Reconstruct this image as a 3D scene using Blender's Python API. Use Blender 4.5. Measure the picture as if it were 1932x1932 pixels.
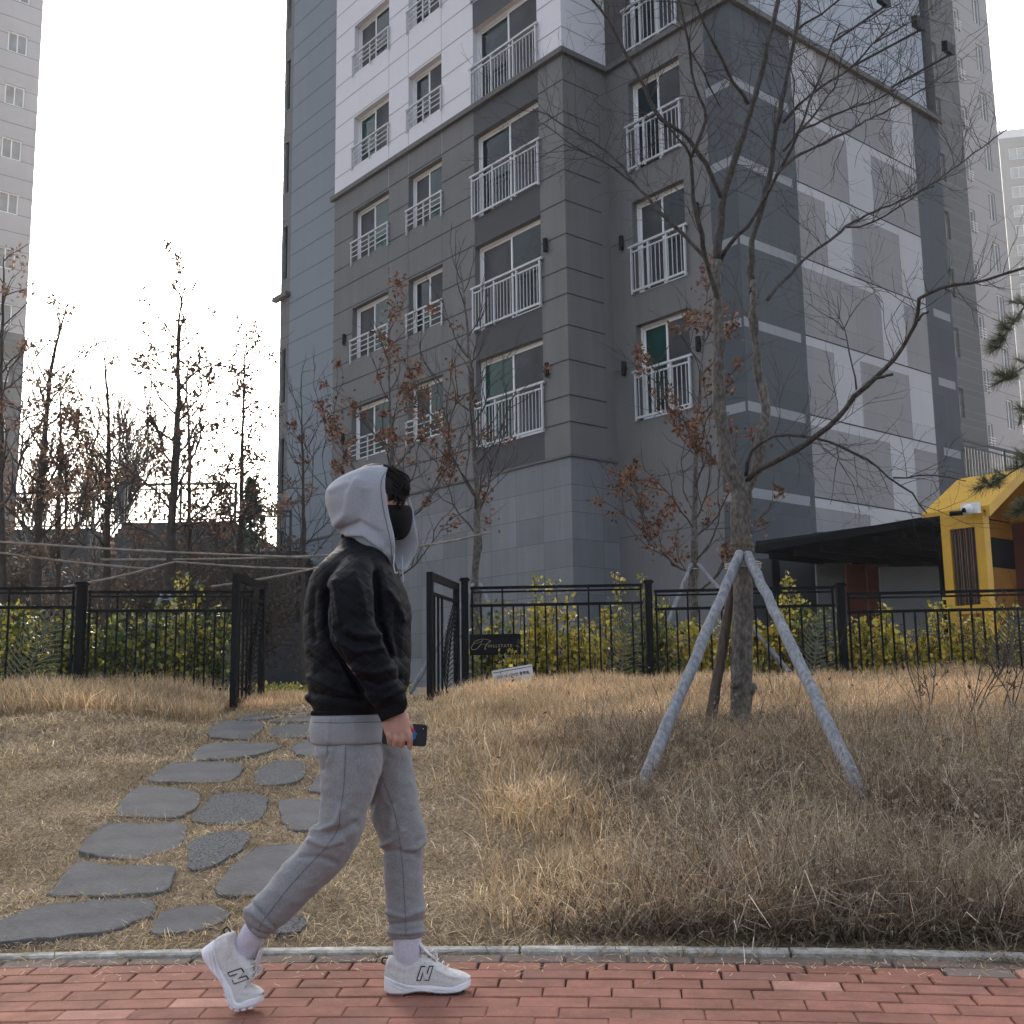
import bpy, math, random
import numpy as np
from mathutils import Vector, noise
rnd = random.Random(7)
RS = np.random.RandomState(11)
S = bpy.context.scene
for o in list(bpy.data.objects): bpy.data.objects.remove(o)
COL = S.collection
R = math.radians

# ------------------------------------------------------------------ camera
FPX = 2113.0; TH = R(8.9); RO = R(0.83)
FW = np.array([0, math.cos(TH), math.sin(TH)]); U0 = np.array([0, -math.sin(TH), math.cos(TH)]); X0 = np.array([1., 0, 0])
RT = math.cos(RO)*X0 - math.sin(RO)*U0; UP = math.cos(RO)*U0 + math.sin(RO)*X0
CAM = np.array([0, 0, 1.0])
cd = bpy.data.cameras.new('camera'); cam = bpy.data.objects.new('camera', cd); COL.objects.link(cam)
cd.sensor_width = 36; cd.lens = 36*FPX/1932; cd.clip_start = 0.05; cd.clip_end = 3000
from mathutils import Matrix
m = Matrix(((RT[0], UP[0], -FW[0], 0), (RT[1], UP[1], -FW[1], 0), (RT[2], UP[2], -FW[2], 1.0), (0, 0, 0, 1)))
cam.matrix_world = m
S.camera = cam
S.render.resolution_x = S.render.resolution_y = 1024

# ------------------------------------------------------------------ world, sun, exposure
SUN_EL, SUN_AZ = R(33), R(-6)
w = bpy.data.worlds.new('World'); S.world = w; w.use_nodes = True
nt = w.node_tree; bg = nt.nodes['Background']
sky = nt.nodes.new('ShaderNodeTexSky'); sky.sky_type = 'NISHITA'; sky.sun_disc = False
sky.sun_elevation = SUN_EL; sky.sun_rotation = SUN_AZ; sky.air_density = 1.0; sky.dust_density = 7.0; sky.ozone_density = 1.0
hs = nt.nodes.new('ShaderNodeHueSaturation'); hs.inputs['Saturation'].default_value = .62; nt.links.new(sky.outputs[0], hs.inputs['Color']); nt.links.new(hs.outputs[0], bg.inputs[0]); bg.inputs[1].default_value = 0.13
sl = bpy.data.lights.new('sun', 'SUN'); sl.energy = 3.0; sl.angle = R(0.5); sl.color = (1, .93, .82)
so = bpy.data.objects.new('sun', sl); COL.objects.link(so)
sd = Vector((math.sin(SUN_AZ)*math.cos(SUN_EL), math.cos(SUN_AZ)*math.cos(SUN_EL), math.sin(SUN_EL)))
so.rotation_euler = sd.to_track_quat('Z', 'Y').to_euler(); so.location = (0, 0, 60)
S.view_settings.view_transform = 'Standard'; S.view_settings.look = 'None'; S.view_settings.gamma = 1
S.view_settings.exposure = 1.82

# ------------------------------------------------------------------ pixel geometry (1932 px wide copy of the photograph, and its enlarged crops)
CR = {1: (479.3, 830.8, .3142), 2: (351.5, 1342, .3053), 3: (511.3, 0, .29772), 4: (1022.6, 0, .29777), 5: (1406, 0, .29767),
      6: (511.3, 511.3, .29772), 7: (1022.6, 511.3, .29777), 8: (1406, 511.3, .29767), 9: (735, 1022.6, .26464), 10: (1182.4, 958.7, .38804),
      11: (766.9, 1342, .3308), 12: (1342.2, 1406, .30534), 13: (0, 479.3, .29767), 14: (0, 990.6, .28118), 15: (0, 0, .29772), 16: (0, 1342, .3053), 0: (0, 0, 1.0)}
def K(c, x, y): o = CR[c]; return (o[0]+x*o[2], o[1]+y*o[2])
def ray(px, py): return FW*FPX + RT*(px-966) - UP*(py-966)
def at(px, py, Y):
    d = ray(px, py); return CAM + d*(Y/d[1])
def kat(c, x, y, Y): return at(*K(c, x, y), Y)
def kerb_y(x): return 4.336 - .0691*x - .0322*x*x        # boundary of the red paving
def sstep(a, b, x):
    t = np.clip((x-a)/(b-a), 0, 1); return t*t*(3-2*t)
def terrain(x, y):
    x = np.asarray(x, float); y = np.asarray(y, float)
    yk = 4.336 - .0691*np.clip(x, -4, 4) - .0322*np.clip(x, -4, 4)**2 + .30
    t = y - yk
    zl = np.interp(t, [-50, -.02, 0, 2, 4, 6, 6.8, 9, 14, 60], [.0, .0, .012, .30, .57, .835, .89, .93, 1.0, 1.1])
    zr = np.interp(t, [-50, -.02, 0, .5, 1.3, 2.3, 3.6, 5.3, 6.4, 7.6, 9, 14, 60], [.0, .0, .012, .10, .20, .36, .62, .90, .985, .99, .97, 1.0, 1.1])
    a = sstep(-1.05, -.15, x - .25*(1-sstep(1, 5, t))*1.6)
    z = zl*(1-a) + zr*a
    b = sstep(-2.4, -3.2, x)*0 + (1-sstep(-3.4, -2.7, x))
    z = z + b*np.interp(t, [0, 3, 5.4, 6.4, 8], [0, 0, .07, .12, .05])
    z = z + np.where(t > .1, (.018*np.sin(x*2.3+y*1.1)+.012*np.sin(x*5.1-y*3.7))*np.clip(t, 0, 1), 0)
    return z
def tz(x, y): return float(terrain(x, y))
def ground_hit(px, py):
    d = ray(px, py); d = d/d[1]
    a, b = 3.5, 20.0
    ys = np.linspace(3.0, 20, 1200); P = CAM[None, :] + d[None, :]*ys[:, None]
    h = P[:, 2] - terrain(P[:, 0], P[:, 1])
    i = np.argmax(h < 0) if (h < 0).any() else len(ys)-1
    return P[i]

# ------------------------------------------------------------------ materials
def new_mat(name):
    m = bpy.data.materials.new(name); m.use_nodes = True
    return m, m.node_tree, m.node_tree.nodes['Principled BSDF']
MAT = {}
def mat(name, c1, c2=None, scale=20, rough=.85, bump=.0, bscale=60, spec=.3, metal=0, big=0, bigscale=.6, stretch=None, detail=4):
    m, t, b = new_mat(name); N = t.nodes; L = t.links
    b.inputs['Roughness'].default_value = rough; b.inputs['Specular IOR Level'].default_value = spec; b.inputs['Metallic'].default_value = metal
    tc = N.new('ShaderNodeTexCoord'); src = tc.outputs['Object']
    if stretch:
        mp = N.new('ShaderNodeMapping'); mp.inputs['Scale'].default_value = stretch; L.new(src, mp.inputs[0]); src = mp.outputs[0]
    if c2 is None: c2 = tuple(v*.85 for v in c1)
    n = N.new('ShaderNodeTexNoise'); n.inputs['Scale'].default_value = scale; n.inputs['Detail'].default_value = detail; L.new(src, n.inputs['Vector'])
    r = N.new('ShaderNodeValToRGB'); r.color_ramp.elements[0].position = .35; r.color_ramp.elements[1].position = .65
    r.color_ramp.elements[0].color = (*c1, 1); r.color_ramp.elements[1].color = (*c2, 1); L.new(n.outputs[0], r.inputs[0])
    out = r.outputs[0]
    if big:
        n2 = N.new('ShaderNodeTexNoise'); n2.inputs['Scale'].default_value = bigscale; n2.inputs['Detail'].default_value = 6; n2.inputs['Roughness'].default_value = .65; L.new(src, n2.inputs['Vector'])
        mr = N.new('ShaderNodeMapRange'); mr.inputs[1].default_value = .3; mr.inputs[2].default_value = .7; mr.inputs[3].default_value = 1-big; mr.inputs[4].default_value = 1+big; L.new(n2.outputs[0], mr.inputs[0])
        mx = N.new('ShaderNodeVectorMath'); mx.operation = 'SCALE'; L.new(out, mx.inputs[0]); L.new(mr.outputs[0], mx.inputs['Scale']); out = mx.outputs[0]
    L.new(out, b.inputs['Base Color'])
    if bump:
        n3 = N.new('ShaderNodeTexNoise'); n3.inputs['Scale'].default_value = bscale; n3.inputs['Detail'].default_value = 5; L.new(src, n3.inputs['Vector'])
        bp = N.new('ShaderNodeBump'); bp.inputs['Strength'].default_value = bump; bp.inputs['Distance'].default_value = .01; L.new(n3.outputs[0], bp.inputs['Height']); L.new(bp.outputs[0], b.inputs['Normal'])
    MAT[name] = m; return m
def mat_attr(name, rough=.9, trans=.25, spec=.2, mul=1.0):
    m, t, b = new_mat(name); N = t.nodes; L = t.links
    at_ = N.new('ShaderNodeAttribute'); at_.attribute_name = 'Col'
    L.new(at_.outputs['Color'], b.inputs['Base Color']); b.inputs['Roughness'].default_value = rough; b.inputs['Specular IOR Level'].default_value = spec
    if trans:
        tr = N.new('ShaderNodeBsdfTranslucent'); L.new(at_.outputs['Color'], tr.inputs[0])
        mx = N.new('ShaderNodeMixShader'); mx.inputs[0].default_value = trans
        L.new(b.outputs[0], mx.inputs[1]); L.new(tr.outputs[0], mx.inputs[2]); L.new(mx.outputs[0], N['Material Output'].inputs[0])
    MAT[name] = m; return m
def mat_tiles(name, c1, c2, bw, rh, mortar=.006, joint=(.05, .05, .052), rough=.75, off=0.0, speck=.12):
    """stone cladding: slabs of slightly different tone and fine joints, laid out on the wall's own metres"""
    m, t, b = new_mat(name); N = t.nodes; L = t.links
    uv = N.new('ShaderNodeUVMap'); uv.uv_map = 'UVMap'
    br = N.new('ShaderNodeTexBrick'); br.offset = off; br.inputs['Scale'].default_value = 1; br.inputs['Brick Width'].default_value = bw; br.inputs['Row Height'].default_value = rh
    br.inputs['Mortar Size'].default_value = mortar; br.inputs['Color1'].default_value = (*c1, 1); br.inputs['Color2'].default_value = (*c2, 1); br.inputs['Mortar'].default_value = (*joint, 1); br.inputs['Bias'].default_value = 0
    br.inputs['Mortar Smooth'].default_value = .2
    L.new(uv.outputs[0], br.inputs['Vector'])
    n = N.new('ShaderNodeTexNoise'); n.inputs['Scale'].default_value = 32; n.inputs['Detail'].default_value = 4; n.inputs['Roughness'].default_value = .8; L.new(uv.outputs[0], n.inputs['Vector'])
    n2 = N.new('ShaderNodeTexNoise'); n2.inputs['Scale'].default_value = .7; n2.inputs['Detail'].default_value = 6; L.new(uv.outputs[0], n2.inputs['Vector'])
    mp_ = N.new('ShaderNodeMapping'); mp_.inputs['Scale'].default_value = (3.5, .16, 1); L.new(uv.outputs[0], mp_.inputs[0]); n4 = N.new('ShaderNodeTexNoise'); n4.inputs['Scale'].default_value = 1; n4.inputs['Detail'].default_value = 7; n4.inputs['Roughness'].default_value = .7; L.new(mp_.outputs[0], n4.inputs['Vector'])
    av = N.new('ShaderNodeMix'); av.inputs[0].default_value = .55; L.new(n2.outputs[0], av.inputs[2]); L.new(n4.outputs[0], av.inputs[3])
    ad = N.new('ShaderNodeMath'); ad.operation = 'ADD'; L.new(n.outputs[0], ad.inputs[0]); L.new(av.outputs[0], ad.inputs[1])
    mr = N.new('ShaderNodeMapRange'); mr.inputs[1].default_value = .78; mr.inputs[2].default_value = 1.22; mr.inputs[3].default_value = 1-speck; mr.inputs[4].default_value = 1+speck; L.new(ad.outputs[0], mr.inputs[0])
    mx = N.new('ShaderNodeVectorMath'); mx.operation = 'SCALE'; L.new(br.outputs[0], mx.inputs[0]); L.new(mr.outputs[0], mx.inputs['Scale']); L.new(mx.outputs[0], b.inputs['Base Color'])
    b.inputs['Roughness'].default_value = rough
    bp = N.new('ShaderNodeBump'); bp.inputs['Strength'].default_value = .25; bp.inputs['Distance'].default_value = .01; bp.invert = True
    L.new(br.outputs['Fac'], bp.inputs['Height']); L.new(bp.outputs[0], b.inputs['Normal'])
    MAT[name] = m; return m

mat_tiles('wall_grey', (.152, .149, .146), (.147, .144, .141), 40, 40, 0, speck=.20)
mat_tiles('wall_white', (.70, .69, .72), (.69, .68, .71), 40, 40, 0, speck=.04)
mat_tiles('wall_blue', (.205, .235, .262), (.20, .23, .258), 40, 40, 0, speck=.06)
mat_tiles('wall_pale_blue', (.38, .42, .47), (.37, .41, .46), 40, 40, 0, speck=.04)
mat_tiles('wall_brown', (.075, .068, .062), (.073, .066, .060), 40, 40, 0, speck=.1)
mat_tiles('wall_charcoal', (.058, .056, .060), (.056, .054, .058), 40, 40, 0, speck=.08)
mat_tiles('wall_slate', (.066, .074, .084), (.055, .062, .072), .95, .87, .004, (.03, .033, .038), speck=.1)
mat_tiles('granite', (.195, .20, .208), (.145, .150, .158), .92, .585, .005, (.06, .06, .06), speck=.22)
mat_tiles('stripe', (.25, .262, .275), (.235, .245, .26), 1.01, .87, .004, (.12, .12, .12), speck=.1)
mat_tiles('tile_grey', (.245, .242, .245), (.225, .222, .226), 1.01, .87, .004, (.1, .1, .1), speck=.14)
mat_tiles('tile_light', (.43, .435, .45), (.395, .40, .415), 1.01, .87, .004, (.18, .18, .18), speck=.08)
mat_tiles('wall_far', (.33, .325, .335), (.32, .315, .325), 40, .96, .03, (.30, .30, .31), speck=.05)
mat_tiles('wall_far_grey', (.055, .06, .068), (.05, .055, .063), 40, .72, .02, (.1, .1, .11), speck=.05)
mat_tiles('wall_far_dark', (.07, .072, .08), (.065, .068, .075), 2, .8, .02, (.04, .04, .04), speck=.1)
mat_tiles('far_tower_wall', (.52, .55, .58), (.5, .53, .56), 40, 40, 0, speck=.03)
mat('joint', (.045, .045, .048)); mat('joint_soft', (.42, .42, .45)); mat('joint_mid', (.14, .16, .185)); mat('bark_mid', (.085, .074, .065), (.042, .036, .032), 50, rough=.95, bump=.9, bscale=110, big=.3, bigscale=8, stretch=(1, 1, .5))
mat('ledge', (.13, .125, .12), rough=.7); mat('white_frame', (.78, .78, .78), (.74, .74, .75), rough=.35, spec=.5)
mat('reveal', (.12, .115, .11)); mat('rail_white', (.52, .53, .54), (.47, .48, .49), rough=.4, spec=.5)
mat('rail_grey', (.04, .05, .052), rough=.5); mat('lamp_black', (.010, .010, .010), rough=.5, spec=.15)
def glass(name, col, rough=.08):
    m, t, b = new_mat(name); b.inputs['Roughness'].default_value = rough; b.inputs['Specular IOR Level'].default_value = .22
    N = t.nodes; L = t.links; tc = N.new('ShaderNodeTexCoord'); n = N.new('ShaderNodeTexNoise'); n.inputs['Scale'].default_value = 1.3; L.new(tc.outputs['Object'], n.inputs[0])
    r = N.new('ShaderNodeValToRGB'); r.color_ramp.elements[0].position = .3; r.color_ramp.elements[1].position = .7
    r.color_ramp.elements[0].color = (*[c*.6 for c in col], 1); r.color_ramp.elements[1].color = (*[c*1.3 for c in col], 1)
    L.new(n.outputs[0], r.inputs[0]); L.new(r.outputs[0], b.inputs['Base Color'])
    MAT[name] = m; return m
glass('glass_dark', (.008, .018, .02)); glass('glass_green', (.012, .052, .042)); glass('screen_grey', (.062, .064, .070), .6); glass('glass_warm', (.30, .28, .22), .3)
glass('far_glass', (.16, .18, .19), .15)
mat('black_metal', (.0045, .0045, .005), (.007, .007, .0075), 40, rough=.5, spec=.12)
mat('leaf_metal', (.11, .11, .09), (.075, .075, .062), 30, rough=.5, spec=.5)
mat('gold', (.42, .36, .26), rough=.4); mat('soil', (.24, .18, .115), (.15, .11, .072), 25, bump=.6, big=.3)
mat('sand_joint', (.05, .035, .028), (.09, .06, .045), 60, bump=.5)
mat('kerb', (.44, .43, .39), (.27, .255, .22), 22, rough=.95, bump=.6, bscale=90, big=.45, bigscale=2.2)
mat('slab', (.108, .107, .106), (.082, .082, .082), 30, rough=.85, bump=.5, bscale=60, big=.32, bigscale=3.5)
mat('bark', (.165, .147, .128), (.07, .061, .052), 48, rough=.95, bump=1.0, bscale=110, big=.4, bigscale=9, stretch=(1, 1, .5))
mat('bark_dark', (.075, .063, .055), (.045, .038, .033), 20, rough=.95, bump=.6, bscale=60)
mat('stake_grey', (.27, .28, .30), (.15, .155, .165), 5, rough=.9, bump=.5, bscale=30, stretch=(8, 8, .6), big=.2, bigscale=1.5)
mat('stake_brown', (.10, .075, .055), (.05, .038, .03), 6, rough=.9, bump=.5, bscale=30, stretch=(8, 8, .6))
mat('bamboo', (.30, .26, .22), (.18, .155, .13), 12, rough=.6)
mat('rope', (.45, .42, .36), rough=.9); mat('bark_wrap', (.13, .10, .07), (.05, .04, .03), 60, bump=1, bscale=120)
mat('dark_wall', (.028, .029, .032), (.02, .021, .024), 3, rough=.8, big=.2)
mat('yellow', (.60, .345, .03), (.53, .30, .026), 3, rough=.5, spec=.4); mat('orange', (.27, .12, .018), (.24, .105, .016), 4, rough=.7)
mat('red_panel', (.16, .055, .035), (.14, .048, .03), 5, rough=.7); mat('slat_wood', (.15, .10, .07), (.09, .06, .045), 8, rough=.8, stretch=(6, 6, .5))
mat('canopy_black', (.006, .006, .0065), rough=.7, spec=.08); mat('grey_panel', (.20, .21, .22), (.18, .19, .2), 6)
mat('cam_white', (.75, .75, .74), rough=.4, spec=.5); mat('paper', (.62, .63, .64), (.55, .56, .58), 8, rough=.6); mat('ink', (.01, .01, .012))
mat_attr('veg', .85, .25); mat_attr('oak_leaf', .8, .25, .12); mat_attr('hedge_leaf', .3, .25, .5); mat_attr('brick', .9, 0, .2); mat_attr('stalk', .9, 0, .2)

# ------------------------------------------------------------------ object helpers
ORG = {}
def tag(o, label=None, cat=None, group=None, kind=None):
    if label: o['label'] = label
    if cat: o['category'] = cat
    if group: o['group'] = group
    if kind: o['kind'] = kind
    return o
def empty(name, loc, label=None, cat=None, group=None):
    o = bpy.data.objects.new(name, None); COL.objects.link(o); o.location = tuple(loc); o.empty_display_size = .2
    ORG[o.name] = np.array(loc, float); tag(o, label, cat, group); return o
def link(name, me, parent=None, org=None):
    o = bpy.data.objects.new(name, me); COL.objects.link(o)
    if parent is not None:
        o.parent = parent; ORG[o.name] = ORG[parent.name]
    else:
        ORG[o.name] = np.zeros(3) if org is None else np.array(org, float); o.location = tuple(ORG[o.name])
    return o
class MB:
    def __init__(s): s.v = []; s.f = []; s.m = []; s.uv = []
    def add(s, vs, fs, mi=0, uvs=None):
        b = len(s.v); s.v += [tuple(map(float, p)) for p in vs]
        for k, f in enumerate(fs):
            s.f.append(tuple(b+i for i in f)); s.m.append(mi)
            s.uv.append(uvs[k] if uvs else None)
    def quad(s, a, b, c, d, mi=0, uv=None): s.add([a, b, c, d], [(0, 1, 2, 3)], mi, [uv] if uv else None)
    def box(s, c, sz, ax=None, mi=0):
        c = np.array(c, float); ax = np.eye(3) if ax is None else np.array(ax, float); h = np.array(sz, float)/2
        P = [c+ax[0]*h[0]*i+ax[1]*h[1]*j+ax[2]*h[2]*k for k in (-1, 1) for j in (-1, 1) for i in (-1, 1)]
        s.add(P, [(0, 2, 3, 1), (4, 5, 7, 6), (0, 1, 5, 4), (2, 6, 7, 3), (0, 4, 6, 2), (1, 3, 7, 5)], mi)
    def bar(s, a, b, w, d=None, side=(0, 1, 0), mi=0):
        a = np.array(a, float); b = np.array(b, float); d = w if d is None else d
        L = np.linalg.norm(b-a); z = (b-a)/L; y = np.array(side, float); y = y-z*(y@z); n = np.linalg.norm(y)
        if n < 1e-4: y = np.cross(z, (1, 0, 0)); n = np.linalg.norm(y)
        y /= n; x = np.cross(y, z); s.box((a+b)/2, (w, d, L), (x, y, z), mi)
    def tube(s, pts, rad, n=8, mi=0, cap=True):
        pts = [np.array(p, float) for p in pts]
        if not hasattr(rad, '__len__'): rad = [rad]*len(pts)
        b0 = len(s.v); ref = np.array((.3, .9, .2)); prev = None
        for i, p in enumerate(pts):
            t = pts[min(i+1, len(pts)-1)]-pts[max(i-1, 0)]; t = t/(np.linalg.norm(t)+1e-9)
            if prev is None:
                x = np.cross(t, ref); x /= np.linalg.norm(x)+1e-9
            else:
                x = prev-t*(prev@t); x /= np.linalg.norm(x)+1e-9
            prev = x; y = np.cross(t, x)
            for k in range(n):
                a = 2*math.pi*k/n; s.v.append(tuple(p+(x*math.cos(a)+y*math.sin(a))*rad[i]))
        for i in range(len(pts)-1):
            for k in range(n):
                a = b0+i*n+k; b = b0+i*n+(k+1) % n; s.f.append((a, b, b+n, a+n)); s.m.append(mi); s.uv.append(None)
        if cap:
            s.f.append(tuple(b0+k for k in range(n))[::-1]); s.m.append(mi); s.uv.append(None)
            e = b0+(len(pts)-1)*n; s.f.append(tuple(e+k for k in range(n))); s.m.append(mi); s.uv.append(None)
    def loft(s, rings, mi=0, cap=True, closed=True):
        n = len(rings[0]); b0 = len(s.v)
        for r in rings: s.v += [tuple(map(float, p)) for p in r]
        for i in range(len(rings)-1):
            for k in range(n if closed else n-1):
                a = b0+i*n+k; b = b0+i*n+(k+1) % n; s.f.append((a, b, b+n, a+n)); s.m.append(mi); s.uv.append(None)
        if cap:
            s.f.append(tuple(b0+k for k in range(n))[::-1]); s.m.append(mi); s.uv.append(None)
            e = b0+(len(rings)-1)*n; s.f.append(tuple(e+k for k in range(n))); s.m.append(mi); s.uv.append(None)
    def prism(s, poly, up, mi=0):
        """poly: list of 3D points, extruded by vector up"""
        n = len(poly); P = [np.array(p, float) for p in poly]; up = np.array(up, float)
        s.add(P+[p+up for p in P], [tuple(range(n))[::-1], tuple(range(n, 2*n))]+[(i, (i+1) % n, (i+1) % n+n, i+n) for i in range(n)], mi)
    def mesh(s, name, org=(0, 0, 0), smooth=False):
        me = bpy.data.meshes.new(name); v = np.array(s.v)-np.array(org); me.from_pydata(v.tolist(), [], s.f)
        me.polygons.foreach_set('material_index', s.m)
        if any(u is not None for u in s.uv):
            l = me.uv_layers.new(name='UVMap'); d = []
            for f, u in zip(s.f, s.uv): d += (list(sum(map(tuple, u), ())) if u is not None else [0]*(2*len(f)))
            l.data.foreach_set('uv', d)
        if smooth: me.polygons.foreach_set('use_smooth', [True]*len(s.f))
        me.update(); return me
    def build(s, name, mats, parent=None, smooth=False, org=None, recalc=False):
        if parent is not None: og = ORG[parent.name]
        else: og = np.zeros(3) if org is None else np.array(org, float)
        me = s.mesh(name, og, smooth)
        for q in (mats if isinstance(mats, (list, tuple)) else [mats]): me.materials.append(MAT[q])
        if recalc:
            import bmesh
            bm = bmesh.new(); bm.from_mesh(me); bmesh.ops.recalc_face_normals(bm, faces=bm.faces); bm.to_mesh(me); bm.free()
        return link(name, me, parent, og)
def np_mesh(name, V, C, matn, parent=None, kind=None, org=None):
    """V: (N,k,3) polygons of k corners, C: (N,3) colour of each"""
    N, k, _ = V.shape; og = ORG[parent.name] if parent is not None else (np.zeros(3) if org is None else np.array(org, float))
    me = bpy.data.meshes.new(name); me.vertices.add(N*k); me.vertices.foreach_set('co', (V-og).reshape(-1).astype(np.float32))
    me.loops.add(N*k); me.loops.foreach_set('vertex_index', np.arange(N*k, dtype=np.int32)); me.polygons.add(N)
    me.polygons.foreach_set('loop_start', np.arange(0, N*k, k, dtype=np.int32)); me.polygons.foreach_set('loop_total', np.full(N, k, dtype=np.int32))
    me.update(calc_edges=True)
    a = me.color_attributes.new('Col', 'FLOAT_COLOR', 'POINT'); cc = np.ones((N*k, 4), np.float32); cc[:, :3] = np.repeat(C, k, axis=0); a.data.foreach_set('color', cc.reshape(-1))
    me.materials.append(MAT[matn]); return link(name, me, parent, og)
def leaf_quads(P, size, rs, flat=.0, aspect=.6):
    """pointed leaf shapes at points P"""
    N = len(P); d = rs.normal(size=(N, 3)); d[:, 2] -= flat; d /= np.linalg.norm(d, axis=1)[:, None]
    e = rs.normal(size=(N, 3)); e -= d*(d*e).sum(1)[:, None]; e /= np.linalg.norm(e, axis=1)[:, None]
    s = (size*(.6+.8*rs.rand(N)))[:, None]
    return np.stack([P, P+d*s*.55+e*s*aspect*.5, P+d*s, P+d*s*.5-e*s*aspect*.5], 1)
def path_len(pts): return np.concatenate([[0], np.cumsum([np.linalg.norm(np.array(b)-np.array(a)) for a, b in zip(pts[:-1], pts[1:])])])
def resample(pts, n, smooth=True):
    pts = np.array(pts, float); L = path_len(pts); t = np.linspace(0, L[-1], n)
    out = []
    m_ = len(pts)
    for q in t:
        i = min(max(np.searchsorted(L, q)-1, 0), m_-2); u = (q-L[i])/max(L[i+1]-L[i], 1e-9)
        p0 = pts[max(i-1, 0)]; p1 = pts[i]; p2 = pts[i+1]; p3 = pts[min(i+2, m_-1)]
        out.append(.5*((2*p1)+(-p0+p2)*u+(2*p0-5*p1+4*p2-p3)*u*u+(-p0+3*p1-3*p2+p3)*u**3) if smooth else p1*(1-u)+p2*u)
    return np.array(out)

# ================================================================== GROUND, PAVING, KERB
def kerb_curve(off, x):                                            # a point `off` metres behind (towards +Y) the edge of the red paving
    s_ = -.0691-.0644*x; n = np.array([-s_, 1.0]); n /= np.linalg.norm(n)
    return np.array([x, kerb_y(x)])+n*off
def ground_mesh():
    xs = np.concatenate([np.linspace(-300, -14, 14), np.linspace(-12, 12, 200), np.linspace(14, 300, 14)])
    ts = np.concatenate([[.245], np.linspace(.3, 9, 90), np.linspace(9.5, 30, 40), [40, 70, 120, 300, 900]])
    V = []; nx = len(xs)
    for t in ts:
        for x in xs:
            xc = min(max(x, -6), 6); y = kerb_y(xc)+t
            V.append((x, y, tz(x, y)-(0.0 if t > .3 else .02)))
    F = [(j*nx+i, j*nx+i+1, (j+1)*nx+i+1, (j+1)*nx+i) for j in range(len(ts)-1) for i in range(nx-1)]
    me = bpy.data.meshes.new('ground'); me.from_pydata(V, [], F); me.polygons.foreach_set('use_smooth', [True]*len(F))
    me.materials.append(MAT['soil']); return me
tag(link('ground', ground_mesh()), kind='structure')
g = MB(); g.box((0, -30+4.7, -.06), (60, 70, .05)); tag(g.build('paving_bed', 'sand_joint'), kind='structure')
mb = MB(); cols = []
def brick(x0, off, Lb, Wb, col):
    g_ = .004
    a = kerb_curve(off, x0); b = kerb_curve(off, x0+Lb)
    t = (b-a)/np.linalg.norm(b-a); n = np.array([-t[1], t[0]]); dz = RS.normal()*.0012; tl = RS.normal(size=2)*.0012
    def P(u_, v_, z): q = a+t*u_+n*v_; return (q[0], q[1], z+dz+(u_/Lb-.5)*tl[0]+(v_/Wb-.5)*tl[1])
    e = .004; L_ = Lb-g_; W_ = Wb-g_
    lo = [P(g_, g_, -.05), P(L_, g_, -.05), P(L_, W_, -.05), P(g_, W_, -.05)]
    mi = [P(g_, g_, -e), P(L_, g_, -e), P(L_, W_, -e), P(g_, W_, -e)]
    hi = [P(g_+e, g_+e, 0), P(L_-e, g_+e, 0), P(L_-e, W_-e, 0), P(g_+e, W_-e, 0)]
    Q = [hi]+[[mi[i], mi[(i+1) % 4], hi[(i+1) % 4], hi[i]] for i in range(4)]+[[lo[i], lo[(i+1) % 4], mi[(i+1) % 4], mi[i]] for i in range(4)]
    BQ.extend(Q); BC.extend([col]*len(Q))
BQ = []; BC = []
for r_ in range(-1, 26):
    off = -.117*r_-.117; x = -6+(.116 if r_ % 2 else 0)+RS.rand()*.05+(r_*.04)
    while x < 6:
        h = RS.rand(); k = .86+.28*RS.rand()
        c = np.array([.25, .10, .067])*k
        if x < -.6: c = c*1.02+np.array([.02, .02, .01])*min(1, (-.6-x)/1.5)
        if h < .10: c = np.array([.235, .10, .072])*k
        if h > .975: c = np.array([.38, .19, .14])
        if abs(h-.5) < .008: c = np.array([.16, .12, .10])
        if r_ == -1: c = np.array([.125, .088, .07])*(.85+.3*RS.rand())
        brick(x, off, .232, .117, c); x += .234
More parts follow.
